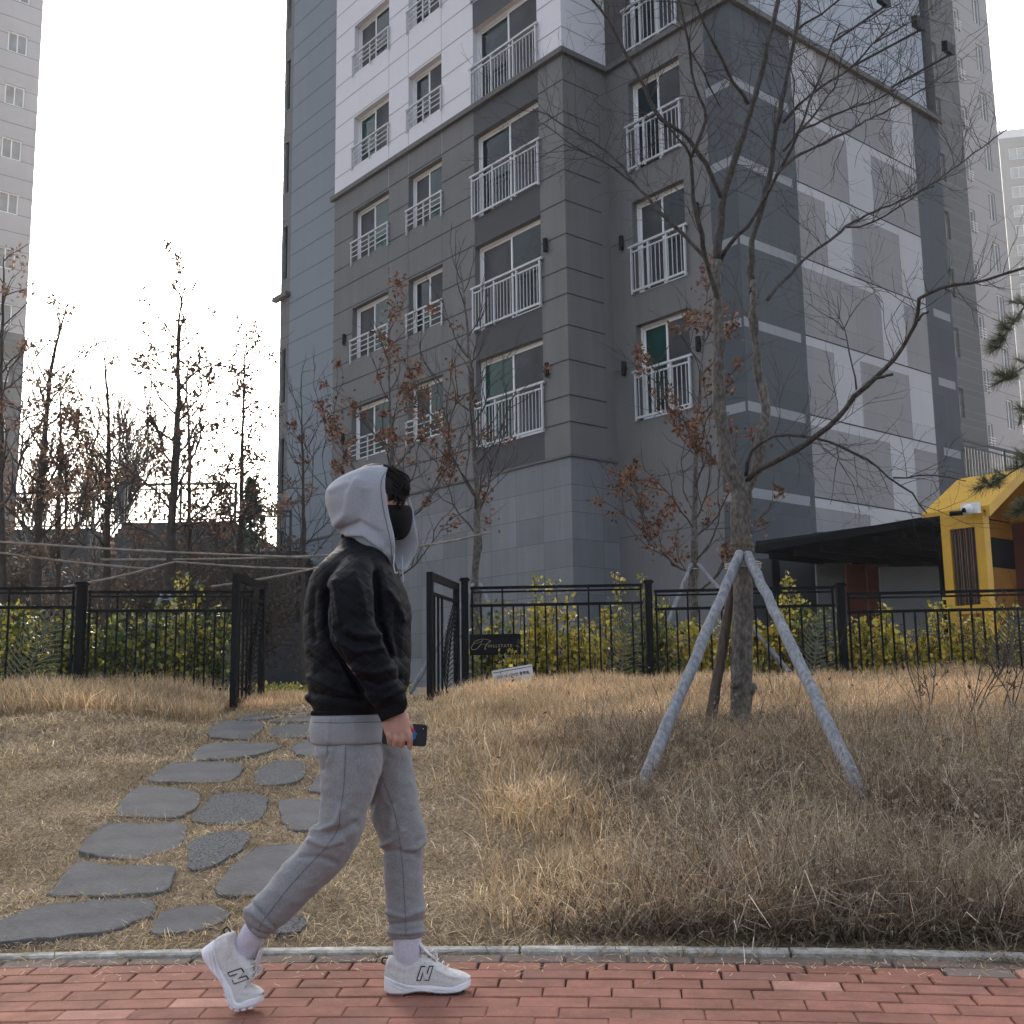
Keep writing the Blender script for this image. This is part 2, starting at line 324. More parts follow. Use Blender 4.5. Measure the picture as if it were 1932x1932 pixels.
def brick_mat():
    m, t, b = new_mat('brick'); N = t.nodes; L = t.links
    a = N.new('ShaderNodeAttribute'); a.attribute_name = 'Col'; tc = N.new('ShaderNodeTexCoord')
    n1 = N.new('ShaderNodeTexNoise'); n1.inputs['Scale'].default_value = 9; n1.inputs['Detail'].default_value = 8; n1.inputs['Roughness'].default_value = .7; L.new(tc.outputs['Object'], n1.inputs[0])
    mr = N.new('ShaderNodeMapRange'); mr.inputs[1].default_value = .3; mr.inputs[2].default_value = .7; mr.inputs[3].default_value = .70; mr.inputs[4].default_value = 1.18; L.new(n1.outputs[0], mr.inputs[0])
    n2 = N.new('ShaderNodeTexNoise'); n2.inputs['Scale'].default_value = 240; n2.inputs['Detail'].default_value = 3; L.new(tc.outputs['Object'], n2.inputs[0])
    mr2 = N.new('ShaderNodeMapRange'); mr2.inputs[1].default_value = .35; mr2.inputs[2].default_value = .65; mr2.inputs[3].default_value = .82; mr2.inputs[4].default_value = 1.15; L.new(n2.outputs[0], mr2.inputs[0])
    n5 = N.new('ShaderNodeTexNoise'); n5.inputs['Scale'].default_value = 1.7; n5.inputs['Detail'].default_value = 7; n5.inputs['Roughness'].default_value = .68; L.new(tc.outputs['Object'], n5.inputs[0])
    mr5 = N.new('ShaderNodeMapRange'); mr5.inputs[1].default_value = .32; mr5.inputs[2].default_value = .62; mr5.inputs[3].default_value = .70; mr5.inputs[4].default_value = 1.10; L.new(n5.outputs[0], mr5.inputs[0])
    m5 = N.new('ShaderNodeMath'); m5.operation = 'MULTIPLY'; L.new(mr.outputs[0], m5.inputs[0]); L.new(mr5.outputs[0], m5.inputs[1])
    mm = N.new('ShaderNodeMath'); mm.operation = 'MULTIPLY'; L.new(m5.outputs[0], mm.inputs[0]); L.new(mr2.outputs[0], mm.inputs[1])
    v = N.new('ShaderNodeVectorMath'); v.operation = 'SCALE'; L.new(a.outputs['Color'], v.inputs[0]); L.new(mm.outputs[0], v.inputs['Scale']); L.new(v.outputs[0], b.inputs['Base Color'])
    b.inputs['Roughness'].default_value = .88
    bp = N.new('ShaderNodeBump'); bp.inputs['Strength'].default_value = .45; bp.inputs['Distance'].default_value = .002; L.new(n2.outputs[0], bp.inputs['Height']); L.new(bp.outputs[0], b.inputs['Normal'])
    MAT['brick'] = m
brick_mat()
tag(np_mesh('brick_pavement', np.array(BQ), np.array(BC), 'brick'), kind='structure')
# kerb: one metre long concrete blocks butted along the curve
mb = MB()
x = -6.0
while x < 6:
    n_ = 5; L_ = .99
    for k in range(n_):
        xa = x+L_*k/n_; xb = x+L_*(k+1)/n_
        a0 = kerb_curve(.142, xa); a1 = kerb_curve(.212, xa); b0 = kerb_curve(.142, xb); b1 = kerb_curve(.212, xb)
        zt = .013+.003*math.sin(x*7)
        T = lambda p, z: (p[0], p[1], z)
        e = .008; da = (a1-a0)/np.linalg.norm(a1-a0)*e
        prof_a = [T(a0, -.1), T(a0, zt-e), T(a0+da, zt), T(a1-da, zt), T(a1, zt-e), T(a1, -.1)]
        prof_b = [T(b0, -.1), T(b0, zt-e), T(b0+da, zt), T(b1-da, zt), T(b1, zt-e), T(b1, -.1)]
        b_ = len(mb.v); mb.v += [tuple(p) for p in prof_a+prof_b]
        for i in range(5): mb.f.append((b_+i, b_+i+6, b_+i+7, b_+i+1)); mb.m.append(0); mb.uv.append(None)
        if k == 0: mb.f.append(tuple(b_+i for i in range(6))); mb.m.append(0); mb.uv.append(None)
        if k == n_-1: mb.f.append(tuple(b_+6+i for i in range(6))[::-1]); mb.m.append(0); mb.uv.append(None)
    x += 1.0
tag(mb.build('kerb', 'kerb'), kind='structure')

# ================================================================== BUILDINGS
AZ = R(-39.92); u = np.array([math.sin(AZ), math.cos(AZ), 0]); v = np.array([-u[1], u[0], 0])*-1   # u: away to the left, v: away to the right
Z3 = np.array([0, 0, 1.0]); C1 = np.array([1.2771, 23.5, 0])
def wall(mb, P0, a, s0, s1, z0, z1, ops, matfn, sb=(), zb=(), inw=None, recess=.22, joints=(), jmat=None, jskip=None, revmat=None):
    """a wall face starting at P0, running along a; openings ops=[(s0,s1,z0,z1)] get real reveals"""
    a = np.array(a, float)
    ss = sorted(set([s0, s1]+[q for o in ops for q in o[:2] if s0 < q < s1]+[q for q in sb if s0 < q < s1]))
    zs = sorted(set([z0, z1]+[q for o in ops for q in o[2:4] if z0 < q < z1]+[q for q in zb if z0 < q < z1]))
    W = lambda s, z, d=0.0: np.array(P0)+a*s+Z3*z+inw*d
    for i in range(len(ss)-1):
        for j in range(len(zs)-1):
            sm = (ss[i]+ss[i+1])/2; zm = (zs[j]+zs[j+1])/2
            if any(o[0] < sm < o[1] and o[2] < zm < o[3] for o in ops): continue
            A, B, C_, D_ = (ss[i], zs[j]), (ss[i+1], zs[j]), (ss[i+1], zs[j+1]), (ss[i], zs[j+1])
            mb.quad(W(*A), W(*B), W(*C_), W(*D_), matfn(sm, zm), [A, B, C_, D_])
    for (a0, a1, b0, b1) in ops:
        rm = matfn(a0-.05, (b0+b1)/2) if revmat is None else revmat
        for (p, q) in (((a0, b0), (a1, b0)), ((a1, b0), (a1, b1)), ((a1, b1), (a0, b1)), ((a0, b1), (a0, b0))):
            mb.quad(W(*p), W(*q), W(*q, recess+.05), W(*p, recess+.05), rm, [p, q, (q[0]+recess, q[1]), (p[0]+recess, p[1])])
        mb.quad(W(a0, b0, recess+.05), W(a1, b0, recess+.05), W(a1, b1, recess+.05), W(a0, b1, recess+.05), rm, [(0, 0), (1, 0), (1, 1), (0, 1)])
    for z in joints:                                                # horizontal shadow joints of the cladding, broken at openings
        cuts = sorted(set([s0, s1]+[q for o in ops if o[2]-.02 < z < o[3]+.02 for q in o[:2]]+[q for q in sb if s0 < q < s1]))
        for i in range(len(cuts)-1):
            sm = (cuts[i]+cuts[i+1])/2
            if any(o[0] < sm < o[1] and o[2]-.02 < z < o[3]+.02 for o in ops): continue
            if jskip and jskip(sm, z): continue
            jm = jmat(sm, z)
            mb.box(W(sm, z, -.001), (cuts[i+1]-cuts[i], .008, .028), (a, -inw, Z3), jm)
def frame_axes(loc, a, parent, o):
    """put a template mesh (x along the wall, y into it, z up) at loc"""
    ang = math.atan2(a[1], a[0]); o.location = tuple(np.array(loc)-ORG[parent.name]); o.rotation_euler = (0, 0, ang)
# window templates ------------------------------------------------
def win_mesh(kind, w_, h_, rec, glassL, glassR):
    f = MB(); t = .055; y = rec-.02
    for (cx, cz, sx, sz) in ((t/2, h_/2, t, h_), (w_-t/2, h_/2, t, h_), (w_/2, t/2, w_-2*t, t), (w_/2, h_-t/2, w_-2*t, t)):
        f.box((cx, y, cz), (sx, .09, sz))
    mid = w_/2; st = .05
    for (x0, x1, yy) in ((t, mid+.03, y+.015), (mid-.03, w_-t, y-.025)):
        for (cx, cz, sx, sz) in ((x0+st/2, h_/2, st, h_-2*t), (x1-st/2, h_/2, st, h_-2*t), ((x0+x1)/2, t+st/2, x1-x0-2*st, st), ((x0+x1)/2, h_-t-st/2, x1-x0-2*st, st)):
            f.box((cx, yy, cz), (sx, .035, sz))
    fr = f.mesh('window'); fr.materials.append(MAT['white_frame'])
    p1 = MB(); p1.box(((t+mid)/2, y+.018, h_/2), (mid-t-.06, .012, h_-2*t-.08)); m1 = p1.mesh('pane'); m1.materials.append(MAT[glassL])
    p2 = MB(); p2.box(((w_-t+mid)/2, y-.022, h_/2), (w_-t-mid-.06, .012, h_-2*t-.08)); m2 = p2.mesh('pane'); m2.materials.append(MAT[glassR])
    r = MB()
    if kind == 'small':
        H = .56; x0, x1 = -.06, w_+.06; yo = -.05
        for z in (H, H-.15, H-.29, H-.43): r.box((w_/2, yo, z), (x1-x0, .045 if z == H else .02, .045 if z == H else .022))
        for x in (x0+.04, w_/2, x1-.04): r.box((x, yo+.0, H/2-.06), (.035, .03, H+.1))
        for x in (x0+.04, x1-.04): r.box((x, -.028, H-.10), (.03, .05, .03)); r.box((x, -.028, -.02), (.03, .05, .03))
    elif kind == 'big':
        H = 1.10; x0, x1 = -.03, w_+.03; yo = -.06
        r.box((w_/2, yo, H), (x1-x0+.12, .06, .05)); r.box((w_/2, yo, H-.13), (x1-x0, .03, .035)); r.box((w_/2, yo, .06), (x1-x0, .04, .05))
        for x in (x0+.02, x0+(x1-x0)/3, x0+2*(x1-x0)/3, x1-.02): r.box((x, yo, H/2-.01), (.045, .045, H-.01))
        n = int((x1-x0)/.115)
        for k in range(1, n): r.box((x0+(x1-x0)*k/n, yo, H/2-.03), (.015, .015, H-.2))
        for x in (x0+.03, x1-.03): r.box((x, -.035, .04), (.04, .07, .05)); r.box((x, -.035, H-.1), (.04, .07, .04))
    rm = r.mesh('railing') if r.v else None
    if rm: rm.materials.append(MAT['rail_white'])
    return fr, (m1, m2), rm
TEMPL = {}
def add_window(root, kind, w_, h_, rec, loc, a, gl, gr):
    key = (kind, round(w_, 2), round(h_, 2), rec, gl, gr)
    if key not in TEMPL: TEMPL[key] = win_mesh(*key)
    fr, panes, rm = TEMPL[key]
    o = bpy.data.objects.new('window', fr); COL.objects.link(o); o.parent = root; frame_axes(loc, a, root, o)
    for p in panes: q = bpy.data.objects.new('pane', p); COL.objects.link(q); q.parent = o
    if rm: q = bpy.data.objects.new('railing', rm); COL.objects.link(q); q.parent = o
    return o
def tower_poly(mb, poly, z0, z1, mi=0):                             # plain closed faces of a block, for the sides away from the camera
    n = len(poly)
    for i in range(n):
        A = poly[i]; B = poly[(i+1) % n]
        mb.quad((*A, z0), (*B, z0), (*B, z1), (*A, z1), mi, [(0, z0), (np.hypot(*(np.array(B)-np.array(A))), z0), (np.hypot(*(np.array(B)-np.array(A))), z1), (0, z1)])
ZT = 46.0; LEDGE = 15.25; BASE = 5.90
bld = empty('apartment_building', (C1[0], C1[1], .95), 'large grey and white apartment block with railed windows, filling the middle behind the fence', 'building')
WM = ['wall_grey', 'wall_white', 'wall_charcoal', 'granite', 'wall_blue', 'joint', 'joint_soft', 'wall_brown', 'wall_slate', 'tile_grey', 'tile_light', 'wall_pale_blue', 'joint_mid', 'reveal', 'stripe']
I = {n: i for i, n in enumerate(WM)}
TOPS = [8.74+2.88*k for k in range(0, 8)]
W1 = (7.05, 8.87); W2 = (4.59, 6.10); W3 = (.83, 3.26)
opsA = []
for zt in TOPS:
    opsA += [(W1[0], W1[1], zt-1.52, zt), (W2[0], W2[1], zt-1.52, zt), (W3[0], W3[1], zt-2.17, zt)]
def mA(s, z):
    if W3[0]-.02 < s < W3[1]+.02: return I['wall_charcoal'] if z > BASE else I['granite']
    return I['granite'] if z < BASE else (I['wall_grey'] if z < LEDGE else I['wall_white'])
JZ = [6.64+2.88*k+d for k in range(0, 9) for d in (0, .59, 1.38, 2.16)]
def jA(s, z): return I['joint_soft'] if z > LEDGE else I['joint']
w_ = MB()
wall(w_, C1, u, 0, 9.9, 0, 30, opsA, mA, sb=(W3[0]-.0, W3[1], 4.59, 6.1), zb=(BASE, LEDGE), inw=v, joints=JZ, jmat=jA, jskip=lambda s, z: W3[0] < s < W3[1])
for s_ in (4.59, 6.10, 7.05):                                       # faint vertical joints between window bays
    for k in range(5):
        z0 = 5.95 if k == 0 else TOPS[k-1]; z1 = TOPS[k]-1.52
        w_.box(C1+u*s_+Z3*((z0+z1)/2)-v*.001, (.012, .006, z1-z0), (u, v, Z3), I['joint_mid'] if z0 < LEDGE-1 else I['joint_soft'])
# bluish end bay set back a hand's breadth, with a slim strip of slot windows beyond
PB = C1+u*9.9+v*.28
slots = [(13.25-9.9, 13.5-9.9, z, z+1.75) for z in (4.1, 6.98, 9.86, 13.9, 16.78, 19.66, 22.54)]
wall(w_, PB, u, 0, 3.75, 0, 30, slots, lambda s, z: I['wall_blue'] if s < 3.15 else I['wall_grey'], sb=(3.15,), inw=v, recess=.10,
     joints=[z for z in JZ+[1.5, 2.3, 3.0, 3.8, 4.4, 5.2, 5.9]], jmat=lambda s, z: I['joint_mid'])
w_.quad(C1+u*9.9, C1+u*9.9+v*.28, C1+u*9.9+v*.28+Z3*30, C1+u*9.9+Z3*30, I['wall_grey'], [(0, 0), (.28, 0), (.28, 30), (0, 30)])
# return B
wall(w_, C1, v, 0, 1.40, 0, 30, [], lambda s, z: I['granite'] if z < BASE else (I['wall_grey'] if z < LEDGE else I['wall_white']), zb=(BASE, LEDGE), inw=u,
     joints=JZ, jmat=jA, sb=(1.12,), jskip=lambda s, z: s > 1.12)
# face C (towards the camera), s runs to the right (-u)
P2 = C1+v*1.40
W4 = (.70, 2.24); DC = 2.95; SC = 3.66
opsC = [(W4[0], W4[1], zt-2.17, zt) for zt in (8.87, 11.75, 14.63, 17.51, 20.4)]
SL = [4.80-1.74, 4.80, 6.55, 8.29, 10.03, 11.76, 13.50]
def stripe(z): return any(q-.20 < z < q for q in SL)
zst = tuple([q for q in SL]+[q-.20 for q in SL])
def mC(s, z):
    if s > DC: return (I['stripe'] if stripe(z) and s < 3.6 else I['wall_slate']) if z < LEDGE else I['wall_brown']
    return I['wall_grey'] if z < LEDGE else I['wall_brown']
wall(w_, P2, -u, 0, SC, 0, 30, opsC, mC, sb=(DC, 3.6), zb=(LEDGE,)+zst, inw=v, joints=[4.2, 5.4, 10.92, 7.96], jmat=lambda s, z: I['reveal'], jskip=lambda s, z: s > DC or s < .05)
# face D: slate corner, patchwork of grey and pale tiles, slate end
P3 = P2-u*SC
rows = [(13.5, 15.3, 'LGGGL'), (11.76, 13.5, 'GGLGG'), (10.03, 11.76, 'GLGGL'), (8.29, 10.03, 'GGGLG'), (6.55, 8.29, 'GLGGL'), (4.8, 6.55, 'GGGLG'), (-1, 4.8, 'GGLGL')]
def mD(s, z):
    if z > LEDGE: return I['wall_brown'] if s < .9 else I['wall_pale_blue']
    if s < 2.07: return I['stripe'] if (stripe(z) and s < 1.9) else I['wall_slate']
    if s > 7.08: return I['stripe'] if (stripe(z) and 7.42 < s < 8.2 and z < 11) else I['wall_slate']
    if stripe(z): return I['tile_light']
    for (a0, a1, q) in rows:
        if a0 <= z < a1: return I['tile_light'] if q[min(int((s-2.07)/1.002), 4)] == 'L' else I['tile_grey']
    return I['tile_grey']
wall(w_, P3, v, 0, 8.33, 0, LEDGE, [], mD, sb=(1.9, 2.07, 3.07, 4.07, 5.07, 6.07, 7.08, 7.42, 8.2), zb=zst, inw=u,
     joints=[q+.012 for q in SL[1:]], jmat=lambda s, z: I['joint'], jskip=lambda s, z: s < 2.07 or s > 7.08)
PD = P3+u*.16
wall(w_, PD, v, .0, 8.15, LEDGE, 30, [], lambda s, z: I['wall_brown'] if s < .9 else I['wall_pale_blue'], sb=(.9,), inw=u, joints=[16.4, 17.5, 18.7, 19.8, 20.9, 22], jmat=lambda s, z: I['joint_mid'], jskip=lambda s, z: s < .9)
w_.quad(P3+Z3*LEDGE, P3+v*8.33+Z3*LEDGE, P3+v*8.33+u*.3+Z3*LEDGE, P3+u*.3+Z3*LEDGE, I['ledge'] if 'ledge' in I else 0)
# sides for bulk; unseen upper storeys raised this high to block the sun
E2 = P3+v*8.33; ff = lambda p: (p[0], p[1])
corner = [ff(E2), ff(E2+u*15.5), ff(PB+u*3.75+v*8), ff(PB+u*3.75)]
for i in range(3):
    A = corner[i]; B = corner[i+1]; L_ = math.dist(A, B)
    w_.quad((*A, 0), (*B, 0), (*B, 30), (*A, 30), I['wall_grey'], [(0, 0), (L_, 0), (L_, 30), (0, 30)])
w_.quad(P3+v*8.15+u*.16+Z3*LEDGE, P3+v*8.15+u*1+Z3*LEDGE, P3+v*8.15+u*1+Z3*30, P3+v*8.15+u*.16+Z3*30, I['wall_pale_blue'], [(0, 0), (1, 0), (1, 15), (0, 15)])
poly = [ff(C1), ff(P2), ff(P3), ff(E2), corner[1], corner[2], ff(PB+u*3.75), ff(PB), ff(C1+u*9.9)]
tower_poly(w_, poly, 30, ZT, I['wall_white']); w_.add([(*p, ZT) for p in poly], [tuple(range(len(poly)))], 0)
w_.build('wall', WM, bld)
# ledges
def ledge(A, B, out, z, ht=.13, pr=.10, ext=(0, 0)):
    A = np.array(A, float); B = np.array(B, float); a = (B-A)/np.linalg.norm(B-A); A = A-a*ext[0]; B = B+a*ext[1]
    lg = MB(); lg.box((A+B)/2+Z3*z+out*(pr/2), (np.linalg.norm(B-A), pr, ht), (a, out, Z3)); lg.build('ledge', 'ledge', bld)
ledge(C1, C1+u*9.9, -v, LEDGE, ext=(.0, .12)); ledge(C1, P2, -u, LEDGE, ext=(.1, 0)); ledge(P2, P3, -v, LEDGE, ext=(-.1, .0)); ledge(P3, E2, -u, LEDGE, ext=(.1, .12))
ledge(C1, C1+u*9.9, -v, BASE, .05, .04); ledge(C1, P2, -u, BASE, .05, .04, (.04, 0)); ledge(PB, PB+u*3.75, -v, 5.35, .05, .04)
ledge(PB+u*3.1, PB+u*3.75, -v, 13.3, .14, .18, (0, .25))
# windows
pat = [('screen_grey', 'glass_green'), ('glass_dark', 'screen_grey'), ('screen_grey', 'glass_dark'), ('glass_green', 'screen_grey')]
for k, zt in enumerate(TOPS[:6]):
    a = -u
    g1 = [pat[0], pat[0], pat[0], pat[3], pat[2], pat[0], pat[0], pat[0]][k]; g2 = [pat[0], pat[1], pat[0], pat[1], pat[1], pat[1]][k]; g3 = [pat[3], pat[2], pat[1], pat[1], pat[1], pat[1]][k]
    add_window(bld, 'small', W1[1]-W1[0], 1.52, .22, C1+u*W1[1]+Z3*(zt-1.52), a, *g1)
    add_window(bld, 'small', W2[1]-W2[0], 1.52, .22, C1+u*W2[1]+Z3*(zt-1.52), a, *g2)
    add_window(bld, 'big', W3[1]-W3[0], 2.17, .22, C1+u*W3[1]+Z3*(zt-2.17), a, *g3)
for k, zt in enumerate((8.87, 11.75, 14.63, 17.51)):
    add_window(bld, 'big', W4[1]-W4[0], 2.17, .22, P2-u*W4[0]+Z3*(zt-2.17), -u, *[pat[3], pat[2], pat[1], pat[1]][k])
for (s0, s1, z0, z1) in slots[:6]:
    f = MB(); o_ = PB+u*s0+v*.08
    f.box(PB+u*((s0+s1)/2)+v*.09+Z3*((z0+z1)/2), (s1-s0-.02, .03, z1-z0-.02), (u, v, Z3)); q = f.build('window', 'glass_dark', bld)
# louvre vent at the foot of the end bay
dl = kat(1, 190, 1420, 1); 
def on_plane(px, py, P0, n):
    d = ray(px, py); t = ((P0-CAM)@n)/(d@n); return CAM+d*t
pl = on_plane(539, 1277, PB, v); pr = on_plane(576, 1277, PB, v); zt_ = on_plane(556, 1113, PB, v)[2]; sl0 = (pl-PB)@u; sl1 = (pr-PB)@u
f = MB()
f.box(PB+u*((sl0+sl1)/2)-v*.02+Z3*((.95+zt_)/2), (abs(sl0-sl1)+.1, .04, zt_-.9), (u, v, Z3))
for k in range(24):
    z = 1.05+(zt_-1.1)*k/24
    f.box(PB+u*((sl0+sl1)/2)-v*.05+Z3*z, (abs(sl0-sl1), .05, .02), (u, v, Z3))
f.build('louvre_vent', 'lamp_black', bld)
# wall lamps
def wall_lamp(px, py, P0, n, parent):
    p = on_plane(px, py, P0, n); f = MB()
    a_ = np.cross(n, Z3); out = -n
    ring = lambda z, r: [p+out*(.06+r*math.cos(t))+a_*(r*math.sin(t))+Z3*z for t in np.linspace(0, 2*math.pi, 13)[:-1]]
    f.loft([ring(-.16, .045), ring(-.15, .055), ring(.15, .055), ring(.16, .045)]); f.box(p+out*.02, (.06, .05, .1), (a_, out, Z3))
    f.build('wall_lamp', 'lamp_black', parent)
for (c, x, y, P0) in ((3, 1750, 1557, C1), (6, 473, 438, C1), (6, 465, 1065, C1), (6, 1760, 630, C1), (4, 513, 1542, P2), (7, 530, 620, P2), (7, 1000, 465, P2), (4, 990, 1335, P2)):
    wall_lamp(*K(c, x, y), P0, v, bld)
# floodlights on arms on the upper side wall
for (ax, ay, bx, by) in ((560, 265, 880, 45), (700, 410, 1100, 195), (915, 560, 1290, 350)):
    p = on_plane(*K(5, ax, ay), PD, u); tip = p-u*1.5+Z3*.35
    dd = ray(*K(5, bx, by)); # arm end 1.6 m off the wall
    Pp = PD-u*1.6; t = ((Pp-CAM)@u)/(dd@u); tip = CAM+dd*t
    f = MB(); f.tube([p, tip], .03, 6)
    ar = f.build('floodlight_arm', 'rail_grey', bld)
    f = MB(); f.box(tip+Z3*.18, (.34, .16, .26), (v, u*.9+Z3*.3, Z3)); f.box(tip+Z3*.05, (.08, .08, .12)); f.build('floodlight', 'lamp_black', ar)

# ---- the tower behind, to the right: two stepped strips seen very obliquely
FAC = 1.8; PT = CAM+u*((P3-CAM)@u)*FAC; PT[2] = 0; PT2 = CAM+u*((P3-CAM)@u)*2.0; PT2[2] = 0
t2 = empty('apartment_building', tuple(PT+v*46), 'stepped tower rising right behind the end of the grey block, dark then pale', 'building')
t_ = MB(); WM2 = ['wall_far_grey', 'wall_far', 'wall_far_dark', 'joint_mid']
ops = [(46.25, 46.85, z, z+1.35) for z in [4.2+2.79*k for k in range(0, 12)]]
wall(t_, PT, v, 44.0, 48.75, 0, 42, ops, lambda s, z: 0, inw=u, recess=.25, joints=[1.4*k for k in range(2, 28)], jmat=lambda s, z: 3)
ops2a = [(54.25, 54.75, z, z+1.3) for z in [4.0+2.88*k for k in range(0, 13)]]; ops2b = [(56.4, 57.15, z, z+1.6) for z in [5.3+2.88*k for k in range(0, 13)]]
wall(t_, PT2, v, 50, 58.1, 0, 46, ops2a+ops2b, lambda s, z: 1 if z > 11 or s < 55 else 1, inw=u, recess=.2, joints=[1.44*k for k in range(2, 32)], jmat=lambda s, z: 3)
a = PT2+v*58.1; b = a+u*9
t_.quad(a, b, b+Z3*46, a+Z3*46, 1, [(0, 0), (9, 0), (9, 46), (0, 46)]); c_ = PT+v*48.75; d_ = c_+u*4
t_.quad(c_, d_, d_+Z3*42, c_+Z3*42, 0, [(0, 0), (4, 0), (4, 42), (0, 42)])
e_ = PT2+v*50+u*9
t_.quad(e_, b, b+Z3*46, e_+Z3*46, 1, [(0, 0), (9, 0), (9, 46), (0, 46)]); t_.quad(PT2+v*50, e_, e_+Z3*46, PT2+v*50+Z3*46, 1, [(0, 0), (9, 0), (9, 46), (0, 46)])
t_.quad(a+Z3*46, b+Z3*46, e_+Z3*46, PT2+v*50+Z3*46, 1, [(0, 0)]*4)
t_.build('wall', WM2, t2)
def simple_win(root, P0, a, inw, s0, s1, z0, z1, g_='far_glass', fr='white_frame', div=1, depth=.1, rail=False):
    f = MB(); c = P0+a*((s0+s1)/2)+Z3*((z0+z1)/2)+inw*depth; t = .06; w__ = s1-s0; h__ = z1-z0
    for (ds, dz, sx, sz) in ((-w__/2+t/2, 0, t, h__), (w__/2-t/2, 0, t, h__), (0, -h__/2+t/2, w__-2*t, t), (0, h__/2-t/2, w__-2*t, t)): f.box(c+a*ds+Z3*dz, (sx, .06, sz), (a, inw, Z3))
    if div: f.box(c, (.05, .05, h__-2*t), (a, inw, Z3))
    if rail:
        for k in range(4): f.box(c-inw*(depth+.08)+Z3*(-h__/2+.12+.14*k), (w__+.1, .03, .03), (a, inw, Z3))
    o = f.build('window', fr, root); p = MB(); p.box(c+inw*.02, (w__-2*t, .015, h__-2*t), (a, inw, Z3)); p.build('pane', g_, o)
for (s0, s1, z0, z1) in ops: simple_win(t2, PT, v, u, s0, s1, z0, z1, 'glass_warm', 'far_glass', 0, .15)
for q in ops2a: simple_win(t2, PT2, v, u, *q, 'far_glass', 'white_frame', 0, .1, True)
for q in ops2b: simple_win(t2, PT2, v, u, *q, 'far_glass')

# ---- pale tower at the left edge
PL = CAM+u*57; PL[2] = 0; k_ = 57/30
t3 = empty('apartment_building', tuple(PL+v*14), 'pale tall apartment tower at the left edge with one column of double windows', 'building')
t_ = MB(); ops = [(7.6*k_, 8.1*k_, 1+(18.76-1)*k_-2.9*j-1.1, 1+(18.76-1)*k_-2.9*j) for j in range(-1, 11)]
L0 = 8.45*k_
wall(t_, PL, v, 0, L0, 0, 45, ops, lambda s, z: 1 if z > 18.8 else 2, zb=(18.8,), inw=u, recess=.12, joints=[.96*k for k in range(15, 46)], jmat=lambda s, z: 0)
a = PL+v*L0; b = a+u*12; c_ = PL+u*12
for (p, q) in ((a, b), (b, c_), (c_, PL)): t_.quad(p, q, q+Z3*45, p+Z3*45, 1, [(0, 0), (12, 0), (12, 45), (0, 45)])
t_.quad(PL+Z3*45, a+Z3*45, b+Z3*45, c_+Z3*45, 1, [(0, 0)]*4)
t_.build('wall', ['wall_far_grey', 'wall_far', 'wall_far_dark'], t3)
for q in ops: simple_win(t3, PL, v, u, *q)

# ---- distant tower at the right edge
YF = 150.0
def frow(px, py): return at(px, py, YF)
pA = frow(1884, 262); pR = pA+np.array([40, -8, 0]); ax = (pR-pA); ax /= np.linalg.norm(ax); inn = np.array([-ax[1], ax[0], 0])
t4 = empty('apartment_building', (pA[0], pA[1], 1), 'distant pale high-rise at the right edge full of white framed windows', 'building')
P0 = np.array([pA[0], pA[1], 0]); H4 = pA[2]; t_ = MB()
ops = []
for j in range(0, 26):
    z = H4-3.3-2.88*j
    if z < 2: break
    ops += [(1.2, 3.4, z, z+1.7), (6.0, 8.6, z, z+1.7), (10.4, 13, z, z+1.7)]
wall(t_, P0, ax, 0, 16, 0, H4, ops, lambda s, z: 1 if (3.6 < s < 5.7 or s > 13.2) else 0, sb=(3.6, 5.7, 13.2), inw=inn, recess=.15)
b0 = P0+ax*16; b1 = b0+inn*12; b2 = P0+inn*12
for (p, q) in ((b0, b1), (b1, b2), (b2, P0)): t_.quad(p, q, q+Z3*H4, p+Z3*H4, 0, [(0, 0), (12, 0), (12, H4), (0, H4)])
t_.quad(P0+Z3*H4, b0+Z3*H4, b1+Z3*H4, b2+Z3*H4, 0, [(0, 0)]*4)
t_.box(P0+ax*8+inn*5+Z3*(H4+.6), (16.4, 10, 1.2), (ax, inn, Z3), 1)
t_.build('wall', ['wall_far_grey', 'far_tower_wall'], t4)
for q in ops: simple_win(t4, P0, ax, inn, *q, 'far_glass')

# ---- raised terrace behind the left trees: retaining wall, stairs, railings
tr = empty('terrace', (-12, 31, 1), 'dark raised terrace wall with a stair and railings behind the left trees', 'terrace')
def terr_wall(mb, px0, px1, pyt, Y, th=1.0):
    a = at(px0, pyt, Y); b = at(px1, pyt, Y); z = (a[2]+b[2])/2
    mb.box(((a[0]+b[0])/2, Y+th/2, (z+.5)/2), (b[0]-a[0], th, z-.5)); return a[0], b[0], z
f = MB(); xa, xb, zl_ = terr_wall(f, -700, 170, 1003, 31, 6); xc, xd, zr_ = terr_wall(f, 232, 440, 985, 31, 6); xe, xf, zm_ = terr_wall(f, 440, 560, 1040, 30, 5)
xs_ = np.linspace(xb, xc, 11)
for k in range(10):
    zk = .6+(zr_-.6)*((k+1)/10)**1.0*1.0
    zk = zl_-1.2+(zr_-zl_+1.2)*(k+1)/10
    f.box(((xs_[k]+xs_[k+1])/2, 32.4, (zk+.5)/2), (xs_[k+1]-xs_[k]-.004, 2.6, zk-.5))
f.box(((xb-3+xe)/2, 29.2, 1.6), (xe-xb+10, .4, 2.2)); f.build('retaining_wall', 'dark_wall', tr)
